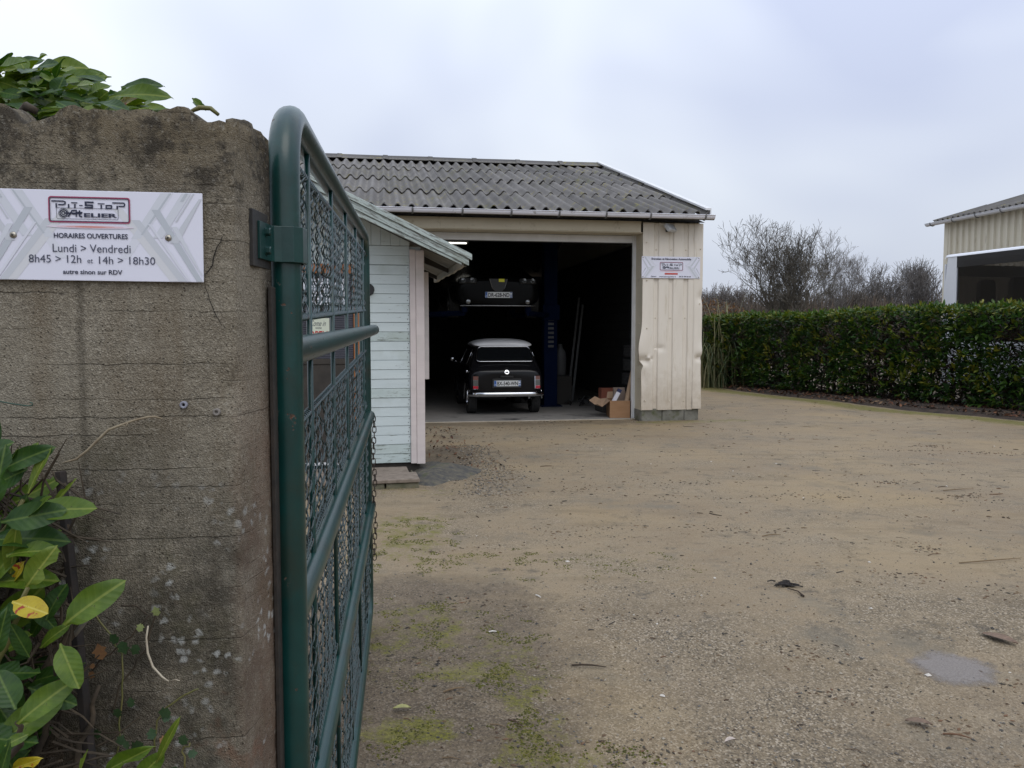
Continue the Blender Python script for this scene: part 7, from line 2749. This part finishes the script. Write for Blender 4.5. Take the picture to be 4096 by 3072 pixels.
# ================================================================== BARE TREES
TBK = tint_material('bare_bark', 0.95)  # far tree tints are lightened to stand in for distance haze
def grow(seed, height, spread, levels=6, stems=1, base_r=0.14, col=(0.085, 0.072, 0.058), up=0.25, first=0.22, twig=0.012, nchild=(2, 3), lean=0.35, ratio=(0.68, 0.86)):
    rn = random.Random(seed)
    trunk, crown = MB(), MB()
    def branch(p, d, L, r, lv):
        mb_ = trunk if lv <= 1 else crown
        n = 5 if lv < 2 else (4 if lv < 4 else 3)
        P = [p]
        rs = [r]
        dd = d.copy()
        for k in range(n):
            w = 0.06 + 0.022 * lv
            dd = (dd + Vector((rn.gauss(0, w), rn.gauss(0, w), rn.gauss(0.02, w * .8) + up * 0.15))).normalized()
            P.append(P[-1] + dd * (L / n))
            rs.append(max(twig * .55, r * (1 - 0.42 * (k + 1) / n)))
        cf = rn.uniform(.8, 1.25)
        c = (col[0] * cf, col[1] * cf, col[2] * cf)
        mb_.tube(P, rs, 7 if lv == 0 else (5 if lv == 1 else 3), caps=False, col=c)
        if lv >= levels: return
        for k in range((rn.randint(*nchild) + (1 if lv in (1, 2) else 0)) if lv < 5 else rn.randint(2, 3)):
            i = rn.randint(max(1, n // 3), n) if k else n
            a = rn.uniform(0, 6.28)
            ang = rn.uniform(0.25, 0.85) * (spread if lv < 3 else 1)
            u = dd.orthogonal().normalized()
            v = dd.cross(u)
            nd_ = (dd * math.cos(ang) + (u * math.cos(a) + v * math.sin(a)) * math.sin(ang))
            nd_ = (nd_ + Vector((0, 0, up * rn.uniform(0.2, 1)))).normalized()
            branch(P[i], nd_, L * rn.uniform(*ratio), max(twig * .6, rs[i] * rn.uniform(.6, .8)), lv + 1)
    for s_ in range(stems):
        a = rn.uniform(0, 6.28)
        d = Vector((math.cos(a) * lean * (1 if stems > 1 else .2), math.sin(a) * lean * (1 if stems > 1 else .2), 1)).normalized()
        branch(Vector((rn.gauss(0, .12 * (stems > 1)), rn.gauss(0, .12 * (stems > 1)), -0.05)), d, height * first, base_r * rn.uniform(.8, 1.1), 0)
    # normalise the height
    top = max(v[2] for v in crown.v)
    k = height / top
    for mb_ in (trunk, crown):
        mb_.v = [(x * k, y * k, z * k) for x, y, z in mb_.v]
    return trunk, crown
def tree(name, label, loc, *a, sx=1.0, group='bare trees beyond the hedge', **kw):
    t, c = grow(*a, **kw)
    o = thing(name, label, 'tree', loc, 0, group)
    t.build('trunk', TBK, o, smooth=True)
    cr_ = c.build('crown', TBK, o)
    o.scale = (sx, sx, 1)
    return o
tree('bare_tree', 'large bare spreading tree with many stems rising highest above the hedge', (15.3, 45.0, 0), 21, 8.3, 1.05, levels=7, stems=5, base_r=0.20, first=0.36, lean=0.60, twig=0.017, col=(0.095, 0.085, 0.068), nchild=(2, 3), ratio=(0.60, 0.84), sx=0.95)
tree('bare_tree', 'slender pale bare tree just right of the large spreading tree', (20.6, 51.0, 0), 5, 8.4, 0.7, levels=7, stems=3, base_r=0.14, first=0.34, twig=0.013, col=(0.17, 0.155, 0.14), nchild=(2, 3), lean=0.18, ratio=(0.60, 0.82), sx=0.8)
tree('bare_tree', 'twiggy bare tree closest to the garage corner', (15.0, 60.0, 0), 8, 5.9, 0.9, levels=6, stems=4, base_r=0.12, first=0.24, twig=0.016, col=(0.13, 0.115, 0.105), nchild=(2, 3), lean=0.3, sx=1.0)
tree('bare_tree', 'second twiggy bare tree from the garage corner', (17.9, 62.0, 0), 9, 5.6, 0.9, levels=6, stems=4, base_r=0.11, first=0.24, twig=0.016, col=(0.13, 0.11, 0.095), nchild=(2, 3), lean=0.35, sx=1.1)
tree('bare_tree', 'rounded bare tree halfway between the large tree and the coach', (28.2, 61.0, 0), 12, 7.0, 0.8, levels=6, stems=4, base_r=0.12, first=0.25, twig=0.017, col=(0.135, 0.122, 0.11), nchild=(2, 3), lean=0.28, sx=1.0)
tree('bare_tree', 'upright fan shaped bare tree right beside the coach', (33.0, 63.0, 0), 14, 7.7, 0.75, levels=6, stems=6, base_r=0.11, first=0.25, twig=0.017, col=(0.135, 0.122, 0.112), nchild=(2, 3), lean=0.30, up=0.4, sx=1.0)
tree('bare_tree', 'small dark bare tree low between the pale tree and the rounded one', (23.6, 54.0, 0), 17, 4.9, 1.0, levels=6, stems=4, base_r=0.10, first=0.22, twig=0.016, col=(0.10, 0.085, 0.07), nchild=(2, 3), lean=0.4, sx=1.0)
# tangled undergrowth that reads as one brown mass
urn = random.Random(31)
m = MB()
UC = [(0.12, 0.095, 0.075), (0.10, 0.085, 0.07), (0.145, 0.115, 0.088), (0.11, 0.10, 0.085), (0.155, 0.11, 0.075)]  # browns lightened, distance haze is put into the colour
for _ in range(17000):
    y = urn.uniform(47, 78)
    u_ = urn.uniform(0.20, 0.60)
    x = u_ * y
    hmax = (3.9 + 1.3 * fbm(x * 0.25, y * 0.1, 3, 3)) * (y / 60) + 0.4
    h = hmax * urn.uniform(0.35, 1.0)
    z0 = 0 if urn.random() < .5 else urn.uniform(0, hmax * .5)
    a = urn.uniform(0, 6.28)
    r_ = urn.uniform(0.2, 1.0)
    P = [Vector((x, y, z0)), Vector((x + math.cos(a) * r_ * .35, y + math.sin(a) * r_ * .35, z0 + (h - z0) * .5)), Vector((x + math.cos(a) * r_, y + math.sin(a) * r_, max(h, z0 + .3)))]
    w = urn.uniform(.018, .035)
    c = urn.choice(UC)
    m.tube(P, [w, w * .8, w * .4], 3, caps=False, col=c)
    if urn.random() < .7:
        e = P[1] + Vector((urn.gauss(0, .6), urn.gauss(0, .6), urn.uniform(.2, 1.1)))
        m.tube([P[1], e], [w * .7, w * .3], 3, caps=False, col=c)
tag(m.build('undergrowth', TBK), 'brown tangled undergrowth and brushwood beyond the hedge', 'undergrowth', kind='stuff')
# russet shrub at the garage corner
m = MB()
for _ in range(5200):
    a = urn.uniform(0, 6.28)
    r_ = urn.random() ** .5
    x, y = r_ * 2.4 * math.cos(a), r_ * 1.2 * math.sin(a)
    z = 2.85 * (1 - 0.45 * r_ ** 2) * urn.random() ** .6 + 0.15 * fbm(x * 2, y * 2, 1, 2)
    L = urn.uniform(.03, .07)
    M = Matrix.Translation((x, y, z)) @ Euler((urn.uniform(0, 6), urn.uniform(0, 6), urn.uniform(0, 6))).to_matrix().to_4x4()
    m.add([M @ Vector(q) for q in ((-L, 0, 0), (0, -L * .45, 0), (L, 0, 0.01), (0, L * .45, 0))], [(0, 1, 2), (0, 2, 3)], 0, urn.choice([(0.15, 0.075, 0.03), (0.12, 0.065, 0.035), (0.19, 0.105, 0.045), (0.10, 0.07, 0.04)]))
RS = thing('russet_shrub', 'russet brown leafy shrub behind the hedge at the garage corner', 'shrub', (7.3, 29.5, 0))
tag(m.build('foliage', LITTER, RS), None, None, kind='stuff')
m = MB()
for _ in range(40):
    a = urn.uniform(0, 6.28)
    m.tube([(0.1 * math.cos(a), 0.1 * math.sin(a), 0), (.7 * math.cos(a), .5 * math.sin(a), 1.3), (urn.uniform(.8, 2) * math.cos(a), urn.uniform(.4, 1) * math.sin(a), 2.3)], [.03, .018, .008], 4)
m.build('stems', BARK, RS)
